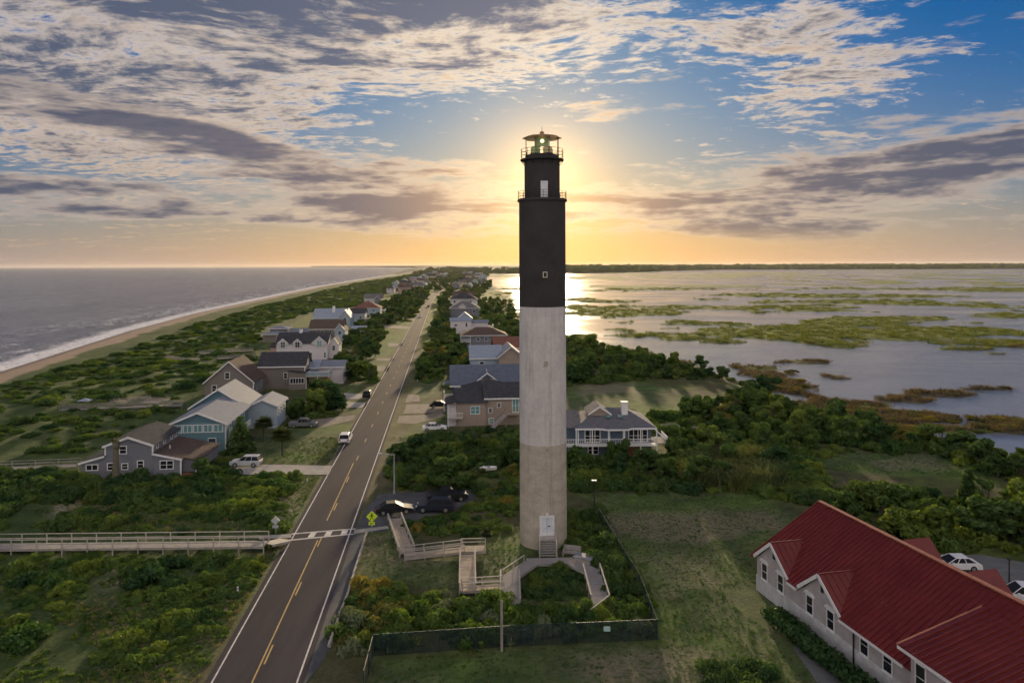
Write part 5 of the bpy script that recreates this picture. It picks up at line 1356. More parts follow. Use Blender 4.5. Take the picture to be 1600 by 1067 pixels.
t = thing('wooden_pole', 'thin dark pole on the gravel yard behind the red roof', 'pole', (p[0], p[1], 0))
MB().tube((0, 0, -.3), (0, 0, 3.4), .08, 8, .06).build('pole_shaft', iron_dark, t); MB().box(-.12, .12, -.1, .1, 3.35, 3.5).build('pole_cap', iron_dark, t)
for px, py, hh, lb in ((371.5, 930, .85, 'white plastic marker post in the left verge'), (358, 858, .5, 'small white marker stub by the long boardwalk'), (480, 752, .4, 'white utility marker on the grass by the pale drive'), (652, 596, .5, 'white marker post at the right verge by a lawn')):
    p = P2(px, py); t = thing('marker_post', lb, 'marker post', (p[0], p[1], gz(*p)))
    MB().box(-.07, .07, -.05, .05, -.2, hh).build('post', white_paint, t); MB().box(-.075, .075, -.055, .055, hh * .72, hh * .86).build('band', steel, t)
p = P2(759, 737); t = thing('small_boat', 'small white boat lying among shrubs left of the lighthouse', 'boat', (p[0], p[1], .1), .2)
n_ = 9; hull_ = MB(); rings = []
for i in range(n_):
    x = -1.7 + 3.4 * i / (n_ - 1); wd_ = .72 * math.sqrt(max(.02, 1 - max(0, (x - .1) / 1.62) ** 2)) if x > .1 else .72
    rings.append([(x, -wd_, .62), (x, -wd_ * .75, .2), (x, 0, .02 + max(0, x) * .08), (x, wd_ * .75, .2), (x, wd_, .62), (x, wd_ * .86, .62), (x, 0, .14 + max(0, x) * .1), (x, -wd_ * .86, .62)])
for a_r, b_r in zip(rings, rings[1:]):
    k = len(hull_.v); hull_.v += a_r + b_r
    for j in range(8): hull_.f.append((k + j, k + (j + 1) % 8, k + 8 + (j + 1) % 8, k + 8 + j))
k = len(hull_.v); hull_.v += rings[0]; hull_.f.append(tuple(range(k, k + 8)))
hull_.build('hull', white_paint, t, True)
for x in (-.7, .5): MB().box(x - .14, x + .14, -.6, .6, .44, .48).build('thwart', wood_pale, t)

# ------------------------------------------------------------------ fences
fab = bpy.data.materials.new('green_fence_mesh'); fab.use_nodes = True
g = NT(fab.node_tree); b = g.n['Principled BSDF']; b.inputs['Base Color'].default_value = (0.010, 0.026, 0.030, 1); b.inputs['Roughness'].default_value = .8
co = g.new('ShaderNodeTexCoord').outputs['Object']; s3 = g.sep(co)
al = g.lin(g.noise(co, 1.3, 3.0, .6), .3, .7, .38, .60)
g.put(b.inputs['Alpha'], al)
fence_green = mat('green_fence_steel', (0.02, 0.055, 0.06), 0.55, 0.12, metal=0.2)
def fence(pts, label, hgt=1.75, gap=2.6):
    o_ = pts[0]; t = thing('chain_link_fence', label, 'fence', (o_[0], o_[1], 0))
    pm_ = MB().tube((0, 0, -.3), (0, 0, hgt + .06), .045, 8).mesh('post', fence_green); first = True
    for a, b_ in zip(pts, pts[1:]):
        a = Vector(a) - Vector(o_); b_ = Vector(b_) - Vector(o_); L = (b_ - a).length; n = max(1, round(L / gap))
        MB().tube((a.x, a.y, hgt), (b_.x, b_.y, hgt), .03).build('top_rail', fence_green, t)
        for i in range(n + 1):
            q = a.lerp(b_, i / n)
            if i or first: inst(pm_, 'post', t, (q.x, q.y, 0))
            if i < n:
                q2 = a.lerp(b_, (i + 1) / n); e = (q2 - q).normalized() * .05
                MB().poly([(q.x + e.x, q.y + e.y, .02), (q2.x - e.x, q2.y - e.y, .02), (q2.x - e.x, q2.y - e.y, hgt - .03), (q.x + e.x, q.y + e.y, hgt - .03)]).build('mesh_panel', fab, t)
        first = False
    return t
fence([P2(568, 1085), P2(583, 1025), P2(784, 1011), P2(1027, 1000), P2(1000, 925), P2(962, 862), P2(935, 815)], 'dark green chain link fence round the lighthouse grounds')
p = P2(948, 1002); 
sg_ = MB().box(-.28, .28, -.02, .02, .95, 1.35).build('fence_notice', mat('pale_notice', (.35, .55, .52), .6), None); sg_.location = (p[0], P2(948, 1003.5)[1] - .02, 0); tag(sg_, 'small pale notice hung on the dark green fence', 'notice')
# low timber rail along the shoulder
p0 = P2(573, 836); t = thing('rail_fence', 'low weathered timber rail along the dark road shoulder', 'fence', (p0[0], p0[1], 0))
rp = [P2(573, 836), P2(563, 868), P2(553, 900), P2(543, 935), P2(531, 965), P2(520, 998), P2(513, 1017)]
for i, (a, b_) in enumerate(zip(rp, rp[1:])):
    a = Vector(a) - Vector(p0); b_ = Vector(b_) - Vector(p0)
    MB().beam((a.x, a.y, .42), (b_.x, b_.y, .40 + .05 * (i % 2)), .16, .16).build('rail', wood_pale, t)
    for k in range(3):
        q = a.lerp(b_, k / 3); MB().box(q.x - .1, q.x + .1, q.y - .1, q.y + .1, -.2, .56).build('post', wood_pale, t)
# thin fence beyond the far lawn on the right, and dune walkovers on the left
fa = [P2(1492, 712), P2(1528, 728), P2(1566, 748)]
t = thing('wire_fence', 'thin pale wire fence at the far side of the mown plot on the right', 'fence', (*fa[0], 0))
for a, b_ in zip(fa, fa[1:]):
    a = Vector(a) - Vector(fa[0]); b_ = Vector(b_) - Vector(fa[0])
    for z in (.5, 1.1): MB().tube((a.x, a.y, z), (b_.x, b_.y, z), .02).build('wire', steel, t)
    for i in range(6):
        q = a.lerp(b_, i / 6); MB().box(q.x - .04, q.x + .04, q.y - .04, q.y + .04, -.2, 1.2).build('post', steel, t)
def walkover(x0, y0, x1, y1, label, z=1.3, wd=1.5):
    a = P2(x0, y0, z); b_ = P2(x1, y1, z)
    boardwalk('dune_walkover', label, [(a, b_, z, z, wd, (-1, 1))], wd, True, wood_grey, wood_grey, plank=.5, railh=.9, postgap=3.2, ground=-.3)
walkover(-60, 735, 124, 727, 'grey wooden walkover reaching the grey shingled house from the dunes', .9)
walkover(95, 640, 285, 632, 'grey wooden walkover crossing the dunes left of the teal gabled house')
walkover(175, 629.5, 250, 628, 'short pale deck in the dunes beyond the longer walkover', 1.1)
walkover(312, 552, 395, 547, 'grey wooden walkover toward the beach behind the taupe house')
walkover(340, 560, 398, 556, 'low wooden deck walk just left of the dark side wing', 1.0)
for px, py, wd_, lb in ((515, 493 + 6, 3.0, 'x'),): pass
p = P2(130, 640); t = thing('dune_gazebo', 'small open wooden shelter at the dune walkover', 'shelter', (p[0], p[1], .0), RYAW); t.scale = (.7, .7, .62)
for x in (-1.5, 1.5):
    for y_ in (0, 2.4): MB().box(x - .08, x + .08, y_ - .08, y_ + .08, -.5, 3.0).build('post', wood_pale, t)
MB().hull([(-1.9, -.4, 3.0), (1.9, -.4, 3.0), (1.9, 2.8, 3.0), (-1.9, 2.8, 3.0)], [(-.1, 1.1, 3.9), (.1, 1.1, 3.9), (.1, 1.3, 3.9), (-.1, 1.3, 3.9)]).build('roof', roof_lightblue, t)
MB().box(-1.6, 1.6, -.1, 2.5, .9, 1.05).build('deck', wood_pale, t)

# ------------------------------------------------------------------ plants
def leaf_cloud(seed, lobes, n, leaf, flat=1.0, out=(.55, 1.04), aspect=1.7):
    """mesh arrays of n small leaf-sized faces spread through lobes (cx, cy, cz, r)"""
    r = np.random.default_rng(seed)
    lb = np.array(lobes); wgt = lb[:, 3] ** 2; pick = r.choice(len(lb), n, p=wgt / wgt.sum())
    c = lb[pick]
    d = r.normal(size=(n, 3)); d /= np.linalg.norm(d, axis=1)[:, None]
    rad = out[0] + (out[1] - out[0]) * r.random(n) ** .55
    pos = c[:, :3] + d * (c[:, 3] * rad)[:, None] * np.array([1, 1, flat])
    nrm = d + r.normal(size=(n, 3)) * .55; nrm /= np.linalg.norm(nrm, axis=1)[:, None]
    a = np.cross(nrm, r.normal(size=(n, 3))); a /= np.linalg.norm(a, axis=1)[:, None]
    b_ = np.cross(nrm, a)
    s = leaf * (.6 + .8 * r.random(n))[:, None]
    v = np.stack([pos - a * s * aspect * .5, pos - b_ * s * .5 + nrm * s * .12, pos + a * s * aspect * .5, pos + b_ * s * .5 + nrm * s * .12], 1).reshape(-1, 3)
    return v
def quad_mesh(name, v, mt):
    me = bpy.data.meshes.new(name); n = len(v) // 4
    me.vertices.add(len(v)); me.vertices.foreach_set('co', v.ravel().astype(np.float32))
    me.loops.add(n * 4); me.loops.foreach_set('vertex_index', np.arange(n * 4, dtype=np.int32))
    me.polygons.add(n); me.polygons.foreach_set('loop_start', (np.arange(n) * 4).astype(np.int32))
    me.update(calc_edges=True); me.materials.append(mt); return me
leaf_scrub = leaf_mat('scrub_leaf', (0.055, 0.118, 0.024), (0.180, 0.270, 0.058), .40)
leaf_dark = leaf_mat('dark_leaf', (0.036, 0.086, 0.025), (0.115, 0.190, 0.050), .36)
leaf_tree = leaf_mat('tree_leaf', (0.043, 0.100, 0.024), (0.145, 0.230, 0.053), .38)
leaf_olive = leaf_mat('olive_leaf', (0.120, 0.120, 0.030), (0.27, 0.255, 0.065), .34)
leaf_silver = leaf_mat('silver_leaf', (0.10, 0.145, 0.07), (0.25, 0.30, 0.17), .28)
leaf_palm = leaf_mat('palm_leaf', (0.028, 0.046, 0.012), (0.085, 0.105, 0.03), .25)
leaf_reed = leaf_mat('reed_leaf', (0.055, 0.085, 0.035), (0.14, 0.17, 0.07), .30)
bark = mat('bark', (0.10, 0.08, 0.065), 0.95, 0.25, 2.0, 0.02, 10)

def shrub_mesh(seed, mt, tall=.9, n=2000, leaf=.085):
    r = random.Random(seed); lobes = []
    for i in range(r.randint(9, 15)):
        q = r.uniform(0, 6.28); d = r.uniform(0, .82) ; rr = r.uniform(.13, .46) * (1.1 - d * .35)
        lobes.append((d * math.cos(q), d * math.sin(q), tall * r.uniform(.18, .62) * (1 - d * .55), rr))
    lobes.append((r.uniform(-.2, .2), r.uniform(-.2, .2), tall * .38, .42))
    return quad_mesh('shrub', leaf_cloud(seed, lobes, n, leaf, tall), mt)
SHRUBS = [shrub_mesh(100 + i, leaf_scrub, .62 + .07 * (i % 4)) for i in range(5)]
SHRUBS_D = [shrub_mesh(130 + i, leaf_dark, .75 + .08 * (i % 3)) for i in range(4)]
SHRUBS_O = [shrub_mesh(150 + i, leaf_olive, .85) for i in range(2)]
SHRUBS_S = [shrub_mesh(160 + i, leaf_silver, .8) for i in range(2)]

def tree_meshes(seed, mt, n=3400, leaf=.055, kind='round'):
    """tree one unit tall: a tapered trunk with limbs, and a crown"""
    r = random.Random(seed); lobes = []; tm = MB()
    if kind == 'round':
        top = .55
        for i in range(r.randint(11, 16)):
            q = r.uniform(0, 6.28); d = abs(r.gauss(0, .22)); z = r.uniform(.34, .84)
            d = min(d, .42 * math.sin(min(1, (1.05 - z) / .5) * 1.57)) + .02
            lobes.append((d * math.cos(q), d * math.sin(q), z, r.uniform(.11, .20)))
        for i in range(6):
            q = i * 1.05 + r.uniform(0, .6); lobes.append((.30 * math.cos(q), .30 * math.sin(q), r.uniform(.24, .42), r.uniform(.11, .17)))
        limb = [(l[0] * .7, l[1] * .7, l[2]) for l in lobes[::3]]
    elif kind == 'ragged':
        top = .72; lean = r.uniform(-.12, .12)
        for i in range(r.randint(10, 13)):
            z = r.uniform(.36, .93); q = r.uniform(0, 6.28); d = r.uniform(.06, .36) * (1.15 - z * .6)
            lobes.append((d * math.cos(q) + lean * z, d * math.sin(q), z, r.uniform(.06, .135)))
        limb = [(l[0] * .9, l[1] * .9, l[2]) for l in lobes]
    elif kind == 'cedar':
        for i in range(14):
            z = .10 + .82 * i / 13; rr = .24 * (1 - z) + .05
            for k in range(3):
                q = r.uniform(0, 6.28); lobes.append((rr * .6 * math.cos(q), rr * .6 * math.sin(q), z, rr * .62))
        limb = [(.1 * math.cos(i), .1 * math.sin(i), .3 + .1 * i) for i in range(4)]; top = .9
    tm.tube((0, 0, -.06), (0, 0, top * .55), .032, 7, .022).tube((0, 0, top * .55), (.01, .01, top), .022, 6, .012)
    for l in limb: tm.tube((0, 0, .12 + .2 * r.random()), l, .014, 5, .005)
    return quad_mesh('crown', leaf_cloud(seed, lobes, n, leaf, .95), mt), tm.mesh('trunk', bark)
TREES = [tree_meshes(200 + i, leaf_tree) for i in range(4)] + [tree_meshes(210 + i, leaf_dark) for i in range(3)]
RAGGED = [tree_meshes(240 + i, (leaf_tree, leaf_olive, leaf_dark)[i], 1500, .055, 'ragged') for i in range(3)]
CEDARS = [tree_meshes(220 + i, leaf_dark, 2600, .045, 'cedar') for i in range(2)]
def palm_meshes(seed):
    r = random.Random(seed); v = []
    for i in range(30):
        az_ = r.uniform(0, 6.28); up_ = r.uniform(-.7, 1.2); L = r.uniform(.24, .33)
        d = np.array([math.cos(az_) * math.cos(up_), math.sin(az_) * math.cos(up_), math.sin(up_)]); side = np.cross(d, [0, 0, 1]); side /= np.linalg.norm(side) + 1e-6
        base = np.array([0, 0, .74]) + d * .06
        for k in range(9):
            a = (k - 4) * .26; e = d * math.cos(a) + side * math.sin(a); tip = base + e * L + np.array([0, 0, -.06 * abs(a)])
            m1 = base + e * L * .5; w_ = np.cross(e, [0, 0, 1]); w_ = w_ / (np.linalg.norm(w_) + 1e-6) * .03
            v += [base, m1 - w_, tip, m1 + w_]
    tm = MB().tube((0, 0, -.05), (.01, 0, .4), .036, 8, .032).tube((.01, 0, .4), (0, 0, .76), .032, 8, .04)
    return quad_mesh('crown', np.array(v), leaf_palm), tm.mesh('trunk', bark)
PALMS = [palm_meshes(300 + i) for i in range(2)]
def reed_mesh(seed):
    r = np.random.default_rng(seed); v = []
    for i in range(150):
        b0_ = np.array([*(r.normal(size=2) * .22), 0]); L = r.uniform(.6, 1.05); lean = r.normal(size=2) * .16
        for k in range(3):
            t0, t1 = k / 3, (k + 1) / 3
            f_ = lambda t: b0_ + np.array([lean[0] * t * t * 1.6, lean[1] * t * t * 1.6, L * (t - .18 * t * t)])
            wv = np.array([math.cos(i * 2.4), math.sin(i * 2.4), 0]) * .016 * (1.15 - t0)
            v += [f_(t0) - wv, f_(t0) + wv, f_(t1) + wv * .8, f_(t1) - wv * .8]
    return quad_mesh('reed_clump', np.array(v), leaf_reed)
REEDS = [reed_mesh(400 + i) for i in range(3)]

# ---- where plants may not stand
NOGO = []        # polygons in the place, with a margin
def rect_of(o):
    pts = []
    for ch in o.children_recursive:
        if ch.type != 'MESH': continue
        mw = Matrix.Identity(4); q = ch
        while q is not None: mw = q.matrix_basis @ mw; q = q.parent
        pts += [mw @ Vector(c) for c in ch.bound_box]
    mi = o.matrix_basis.inverted(); loc = [mi @ p_ for p_ in pts]
    x0, x1 = min(p_.x for p_ in loc), max(p_.x for p_ in loc); y0, y1 = min(p_.y for p_ in loc), max(p_.y for p_ in loc)
    return [tuple((o.matrix_basis @ Vector((x, y, 0))).xy) for x, y in ((x0, y0), (x1, y0), (x1, y1), (x0, y1))]
for o in [o for o in col.objects if o.parent is None and o.type == 'EMPTY']:
    nm = o.name.split('.')[0]
    if o['category'] in ('house', 'building', 'car', 'pickup', 'boat', 'bench', 'cabinet', 'shed', 'shelter'): NOGO.append((rect_of(o), .5))
for o in [o for o in col.objects if o.get('kind') == 'structure' and o.name.split('.')[0] in ('parking_lot', 'road_shoulder', 'sidewalk', 'footpath', 'driveway', 'gravel_yard', 'garden_path', 'sandy_track')]:
    NOGO.append(([(v.co.x, v.co.y) for v in o.data.vertices], .5))
NOGO.append(([road_pt(-60, -3.9), road_pt(-60, 3.8), road_pt(RLEN, 3.8), road_pt(RLEN, -3.9)], 1.1))
def corridor(a, b_, wd):
    a = Vector(a); b_ = Vector(b_); d = (b_ - a).normalized(); n = Vector((d.y, -d.x)) * wd / 2
    return [tuple(a + n), tuple(b_ + n), tuple(b_ - n), tuple(a - n)]
for a, b_ in (((616.5, 810), (636, 864)), ((632, 868), (724, 857.5)), ((720, 857), (759, 856)), ((730, 858), (730, 926)), ((722, 919), (786, 915)), ((797, 945), (797, 898)), ((797, 901), (830, 878)), ((823, 877), (890, 875)), ((882, 873), (928, 893)), ((924, 888), (938, 938))):
    NOGO.append((corridor(W(*a), W(*b_), 1.7), .45))
NOGO.append((corridor(a_, b2, 1.8), .35))
NOGO.append(([(TXc + 3.1 * math.cos(q), TY + 3.1 * math.sin(q)) for q in [i * .52 for i in range(12)]], .3))
NOGO.append(([(sx0 - 1.2, TY), (sx0 + 1.2, TY), (sx0 + 1.2, TY - 6), (sx0 - 1.2, TY - 6)], .2))

def scatter(poly, spacing, n_try=None, lawns=False, seed=0, grow=0.0, margin=0.0):
    """points in a polygon of the place, no two closer than the spacing"""
    r = np.random.default_rng(seed); q = np.array(poly)
    area = abs(np.sum(q[:, 0] * np.roll(q[:, 1], -1) - np.roll(q[:, 0], -1) * q[:, 1])) / 2
    n = int(min(area / (spacing ** 2) * 3.0, 26000)) + 8
    x = r.uniform(q[:, 0].min(), q[:, 0].max(), n * 3); y = r.uniform(q[:, 1].min(), q[:, 1].max(), n * 3)
    ok = poly_sd(x, y, poly) > 0; x, y = x[ok], y[ok]
    keep = np.ones(x.size, bool)
    for pg, mg in NOGO: keep &= poly_sd(x, y, pg) < -(mg + margin)
    if lawns:
        for pg in LAWNS: keep &= poly_sd(x, y, pg) < -.3
    x, y = x[keep], y[keep]
    cells = {}; out = []
    for i in range(x.size):
        sp = spacing * (1 + grow * max(0, y[i] - 120) / 120)
        cx, cy_ = int(x[i] // spacing), int(y[i] // spacing); R_ = int(math.ceil(sp / spacing)); bad = False
        for a in range(cx - R_, cx + R_ + 1):
            for b_ in range(cy_ - R_, cy_ + R_ + 1):
                for (u, v) in cells.get((a, b_), ()):
                    if (u - x[i]) ** 2 + (v - y[i]) ** 2 < sp * sp: bad = True; break
                if bad: break
            if bad: break
        if not bad:
            cells.setdefault((cx, cy_), []).append((x[i], y[i])); out.append((x[i], y[i]))
    return out

PLANTS = []   # (kind, mesh index, x, y, width scale, height scale, label, group)
def sow(px, spacing, wrange, hk, sets, label, group, kind='shrub', lawns=False, seed=0, grow=0.0, gaps=0.0, gscale=9.0, margin=0.0):
    pts = scatter(PP(*px), spacing, lawns=lawns, seed=seed, grow=grow, margin=margin); r = random.Random(seed + 9)
    if not pts: return
    xs = np.array(pts); keepn = fbm(xs[:, 0] / gscale, xs[:, 1] / gscale, 3, 90 + seed)
    for (x, y), kn in zip(pts, keepn):
        if kn < gaps: continue
        k = 1 + grow * max(0, y - 120) / 240
        wd_ = (wrange[0] + (wrange[1] - wrange[0]) * r.random() ** 1.6 * 1.25) * k * (.7 + .6 * kn)
        PLANTS.append((kind, r.choice(sets), x, y, wd_, wd_ * r.uniform(*hk) / (k ** .6), label, group))

S_, D_, O_, V_ = SHRUBS, SHRUBS_D, SHRUBS_O, SHRUBS_S
mixd = S_ * 2 + D_
# left of the road
sow([(-120, 870), (410, 862), (462, 849), (345, 1085), (-160, 1100)], 1.15, (.7, 1.55), (.75, 1.1), S_, 'low green shrub in the scrub in the left foreground', 'shrubs of the left foreground', lawns=True, seed=1, gaps=.47, gscale=5)
sow([(-120, 872), (420, 862), (420, 940), (250, 1000), (-150, 1060)], 3.4, (1.2, 2.3), (.8, 1.15), mixd, 'rounded dark shrub rising above the scrub in the left foreground', 'taller shrubs of the left foreground', lawns=True, seed=2, gaps=.45, gscale=7)
sow([(-120, 752), (120, 752), (330, 752), (470, 740), (440, 830), (-120, 836)], 1.6, (1.0, 2.1), (.75, 1.1), mixd, 'green shrub between the grey shingled house and the long boardwalk', 'shrubs below the grey shingled house', lawns=True, seed=3, gaps=.34, gscale=6)
sow([(-80, 748), (140, 752), (340, 756), (345, 775), (200, 790), (-80, 790)], 2.2, (1.4, 2.2), (.9, 1.3), D_, 'tall dark shrub in the thicket in front of the grey shingled house', 'thicket before the grey shingled house', lawns=True, seed=4, gaps=.2)
sow([(-120, 618), (0, 604), (100, 582), (200, 553), (300, 513), (400, 483), (500, 457.5), (560, 443.5), (620, 433), (668, 425), (660, 433), (610, 455), (560, 478), (480, 490), (405, 515), (400, 560), (320, 600), (262, 650), (130, 715), (-120, 742)], 1.9, (1.2, 2.5), (.5, .9), S_ + D_, 'low wind-clipped shrub on the dunes between the beach and the houses', 'dune shrubs', seed=5, grow=.32, gaps=.18, gscale=12)
sow([(395, 640), (425, 560), (470, 548), (540, 500), (600, 470), (660, 470), (545, 660), (470, 742), (350, 745), (345, 700)], 2.6, (1.1, 2.4), (.7, 1.1), mixd, 'garden shrub among the houses left of the road', 'shrubs among the left houses', lawns=True, seed=6, grow=.3, gaps=.46, gscale=10)
# right of the road
sow([(620, 838), (650, 802), (700, 806), (745, 772), (812, 745), (812, 822), (765, 850), (700, 862), (645, 862)], 1.35, (.8, 1.7), (.7, 1.1), S_ * 8 + O_, 'green shrub on the slope left of the lighthouse base', 'shrubs on the lighthouse slope', lawns=True, seed=7, gaps=.30, gscale=6)
sow([(524, 1000), (548, 940), (566, 918), (640, 930), (716, 935), (800, 944), (830, 955), (915, 962), (1010, 940), (1018, 990), (800, 1002), (600, 1014), (560, 1026)], 1.2, (1.0, 1.8), (1.2, 1.75), S_ * 5 + V_ * 2 + D_, 'dense hedge shrub along the dark green fence', 'hedge shrubs inside the green fence', seed=8, gaps=.2)
sow([(520, 985), (545, 940), (565, 915), (612, 920), (640, 945), (600, 985), (545, 1015)], 1.7, (1.0, 1.7), (1.0, 1.5), O_, 'olive gold shrub at the left end of the fence hedge', 'olive shrubs at the hedge end', seed=9)
sow([(884, 806), (936, 800), (950, 850), (985, 900), (1005, 950), (955, 945), (938, 890), (915, 862), (886, 858)], 1.6, (1.1, 1.9), (1.0, 1.45), S_ + D_ * 2, 'dark shrub in the thicket right of the lighthouse door', 'thicket right of the lighthouse door', seed=10)
sow([(830, 892), (900, 892), (916, 934), (828, 936)], 1.0, (.8, 1.3), (.8, 1.1), D_, 'low dark shrub in the middle of the loop walk', 'shrubs inside the loop walk', seed=11)
sow([(620, 765), (622, 705), (660, 682), (706, 670), (812, 672), (812, 745), (740, 770), (640, 768)], 1.9, (1.2, 2.2), (.8, 1.2), mixd + D_, 'shrub in the thicket between the tan house and the parking lot', 'thicket behind the parking lot', lawns=True, seed=12, gaps=.25)
sow([(890, 720), (1060, 696), (1270, 726), (1290, 770), (1190, 772), (890, 770)], 1.9, (1.3, 2.4), (.8, 1.2), mixd, 'shrub in the green belt beyond the mown field', 'green belt beyond the field', lawns=True, seed=13, gaps=.15)
sow([(1225, 780), (1290, 768), (1400, 770), (1560, 776), (1640, 760), (1760, 900), (1580, 872), (1465, 860), (1385, 848), (1295, 795)], 2.3, (1.4, 2.5), (.85, 1.25), mixd, 'shrub in the wood behind the red roofed building', 'shrubs behind the red roof', lawns=True, seed=14, gaps=.15)
sow([(890, 640), (1080, 634), (1200, 606), (1300, 652), (1480, 700), (1640, 735), (1640, 760), (1560, 752), (1480, 708), (1330, 706), (1250, 722), (1060, 690)], 2.4, (1.4, 2.6), (.8, 1.2), mixd, 'shrub in the wooded belt along the sound', 'belt along the sound', lawns=True, seed=15, gaps=.12)
sow([(650, 610), (665, 560), (690, 500), (703, 470), (815, 505), (885, 530), (960, 548), (1150, 592), (1090, 592), (1000, 594), (885, 604), (706, 610)], 2.9, (1.4, 2.8), (.75, 1.1), mixd, 'shrub among the houses right of the road', 'shrubs among the right houses', lawns=True, seed=16, grow=.5, gaps=.2, gscale=14)
sow([(1112, 1100), (1120, 1046), (1200, 1046), (1215, 1100)], 1.1, (.9, 1.4), (.9, 1.2), D_, 'dark shrub at the bottom edge before the red roofed building', 'shrubs at the bottom edge', seed=17)
sow([(1140, 590), (1240, 575), (1262, 600), (1230, 612)], 3.0, (1.2, 2.0), (.4, .6), O_, 'brown marsh shrub on the point by the sound', 'brown marsh shrubs', seed=18)
sow([(1270, 636), (1420, 630), (1640, 648), (1640, 690), (1480, 684), (1340, 664)], 2.6, (1.2, 2.2), (.4, .6), O_, 'brown marsh shrub beyond the wooded belt', 'brown shrubs of the near marsh', seed=19)
# trees
TR, DK = TREES[:4] + RAGGED[:2], TREES[4:] + RAGGED[2:]
TK = 'tree'
def wood(px, spacing, hr, sets, label, group, seed, gaps=0.0, grow=0.0, lawns=True):
    pts = scatter(PP(*px), spacing, lawns=lawns, seed=seed, grow=grow, margin=.6); r = random.Random(seed)
    for x, y in pts:
        if r.random() < gaps: continue
        hh = hr[0] * .75 + (hr[1] * 1.12 - hr[0] * .75) * r.random(); PLANTS.append((TK, r.choice(sets), x, y, hh * r.uniform(.85, 1.6), hh, label, group))
wood([(470, 650), (505, 600), (522, 582), (585, 575), (588, 600), (560, 615), (520, 645)], 3.6, (3.2, 5.0), TR + DK, 'round dark tree between the taupe house and the road', 'trees by the taupe house', 31)
wood([(520, 570), (560, 545), (618, 522), (615, 545), (580, 566)], 4.2, (3, 4.6), TR + DK, 'round tree left of the road below the white dormered house', 'trees by the white dormered house', 32)
wood([(535, 545), (560, 515), (590, 500), (640, 478), (650, 490), (622, 522), (600, 532)], 5.0, (3, 5), TR + DK, 'round tree left of the road beyond the small pale shed', 'trees beyond the shed', 33)
wood([(596, 482), (640, 455), (672, 452), (662, 474), (640, 488)], 8, (4, 6), TR + DK, 'dark tree left of the road far along', 'trees far along the left', 34)
wood([(652, 602), (665, 560), (690, 530), (720, 540), (738, 575), (706, 602)], 3.6, (2.6, 4.2), TR + DK, 'round tree right of the road before the slate blue roof', 'trees before the slate blue roof', 35)
wood([(672, 535), (682, 500), (702, 495), (704, 520), (722, 541)], 5, (3, 5), TR + DK, 'round tree beside the plain white house', 'trees by the plain white house', 36)
wood([(684, 500), (688, 462), (703, 460), (704, 495)], 7, (3.5, 5.5), TR + DK, 'tree at the right verge far along', 'trees far along the right', 37)
wood([(620, 766), (622, 712), (662, 690), (700, 700), (735, 700), (790, 706), (812, 700), (812, 750), (735, 768), (640, 768)], 3.4, (2.2, 3.9), TR + DK, 'bushy tree in the thicket behind the parking lot', 'trees behind the parking lot', 38)
wood([(888, 716), (1060, 694), (1060, 655), (1110, 650), (1230, 705), (1225, 745), (1080, 760), (890, 745)], 3.6, (2.2, 3.9), TR * 2 + DK, 'bushy tree near the balcony house', 'trees by the balcony house', 39)
wood([(1060, 645), (1190, 608), (1250, 642), (1330, 662), (1440, 692), (1490, 702), (1480, 706), (1330, 700), (1250, 714), (1110, 668)], 3.5, (2.4, 4.6), TR * 2 + DK, 'tree in the wooded belt beside the sound', 'trees beside the sound', 40)
wood([(1250, 800), (1300, 790), (1400, 792), (1560, 795), (1640, 780), (1760, 890), (1580, 868), (1470, 850), (1390, 842), (1300, 795)], 3.5, (2.4, 4.6), TR * 2 + DK, 'tree in the wood behind the red roofed building', 'trees behind the red roof', 41)
wood([(886, 600), (886, 540), (940, 548), (1060, 572), (1140, 592), (1080, 592), (1000, 594)], 4.4, (3.0, 5.0), TR + DK, 'tree at the sound shore beyond the sandy field', 'trees at the sound shore', 42)
wood([(1480, 698), (1530, 700), (1640, 745), (1640, 765), (1562, 748)], 3.2, (2.6, 3.8), DK, 'dark tree along the wire fence by the pond', 'trees by the pond', 43)
wood([(748, 470), (800, 470), (812, 520), (812, 552), (792, 545), (762, 512)], 7, (3, 4.5), TR, 'tree behind the right houses toward the marsh', 'trees behind the right houses', 44)
wood([(392, 700), (430, 660), (470, 640), (470, 655), (440, 668), (400, 712)], 3.2, (3, 4.6), DK, 'dark tree beside the teal gabled house', 'trees beside the teal house', 45)
wood([(592, 458), (640, 434), (700, 422), (758, 424), (772, 440), (746, 470), (690, 456), (664, 452)], 13, (4, 7), TR + DK, 'small far tree along the distant island', 'trees of the distant island', 46, lawns=False)

def plant_tree(sets, px, py, hgt, wide, label, cat, name='tree', group=None):
    p = P2(px, py); z = gz(*p)
    t = thing(name, label, cat, (p[0], p[1], z), random.uniform(0, 6), group)
    inst(sets[1], 'trunk', t, sc=(hgt, hgt, hgt)); inst(sets[0], 'crown', t, sc=(hgt * wide, hgt * wide, hgt)); return t
plant_tree(CEDARS[0], 376, 708, 6.3, 1.25, 'dark pointed cedar before the teal gabled house', 'tree', 'cedar_tree')
plant_tree(CEDARS[1], 523, 640, 5.6, 1.6, 'broad dark cedar alone at the edge of the gravel drive', 'tree', 'cedar_tree')
plant_tree(CEDARS[0], 1168, 640, 6.0, 1.3, 'tall dark cedar topping the wooded belt by the sound', 'tree', 'cedar_tree')
plant_tree(CEDARS[1], 1515, 800, 6.0, .9, 'narrow dark cedar rising from the wood behind the red roof', 'tree', 'cedar_tree')
plant_tree(TREES[4], 322, 752, 3.3, 1.5, 'round dark shrub tree at the porch of the grey shingled house', 'tree')
plant_tree(TREES[0], 700, 768, 5.2, 1.25, 'large round tree with yellowish top behind the parked cars', 'tree')
plant_tree(TREES[1], 920, 548, 6.0, 1.3, 'broad round tree alone at the sound shore right of the lighthouse', 'tree')
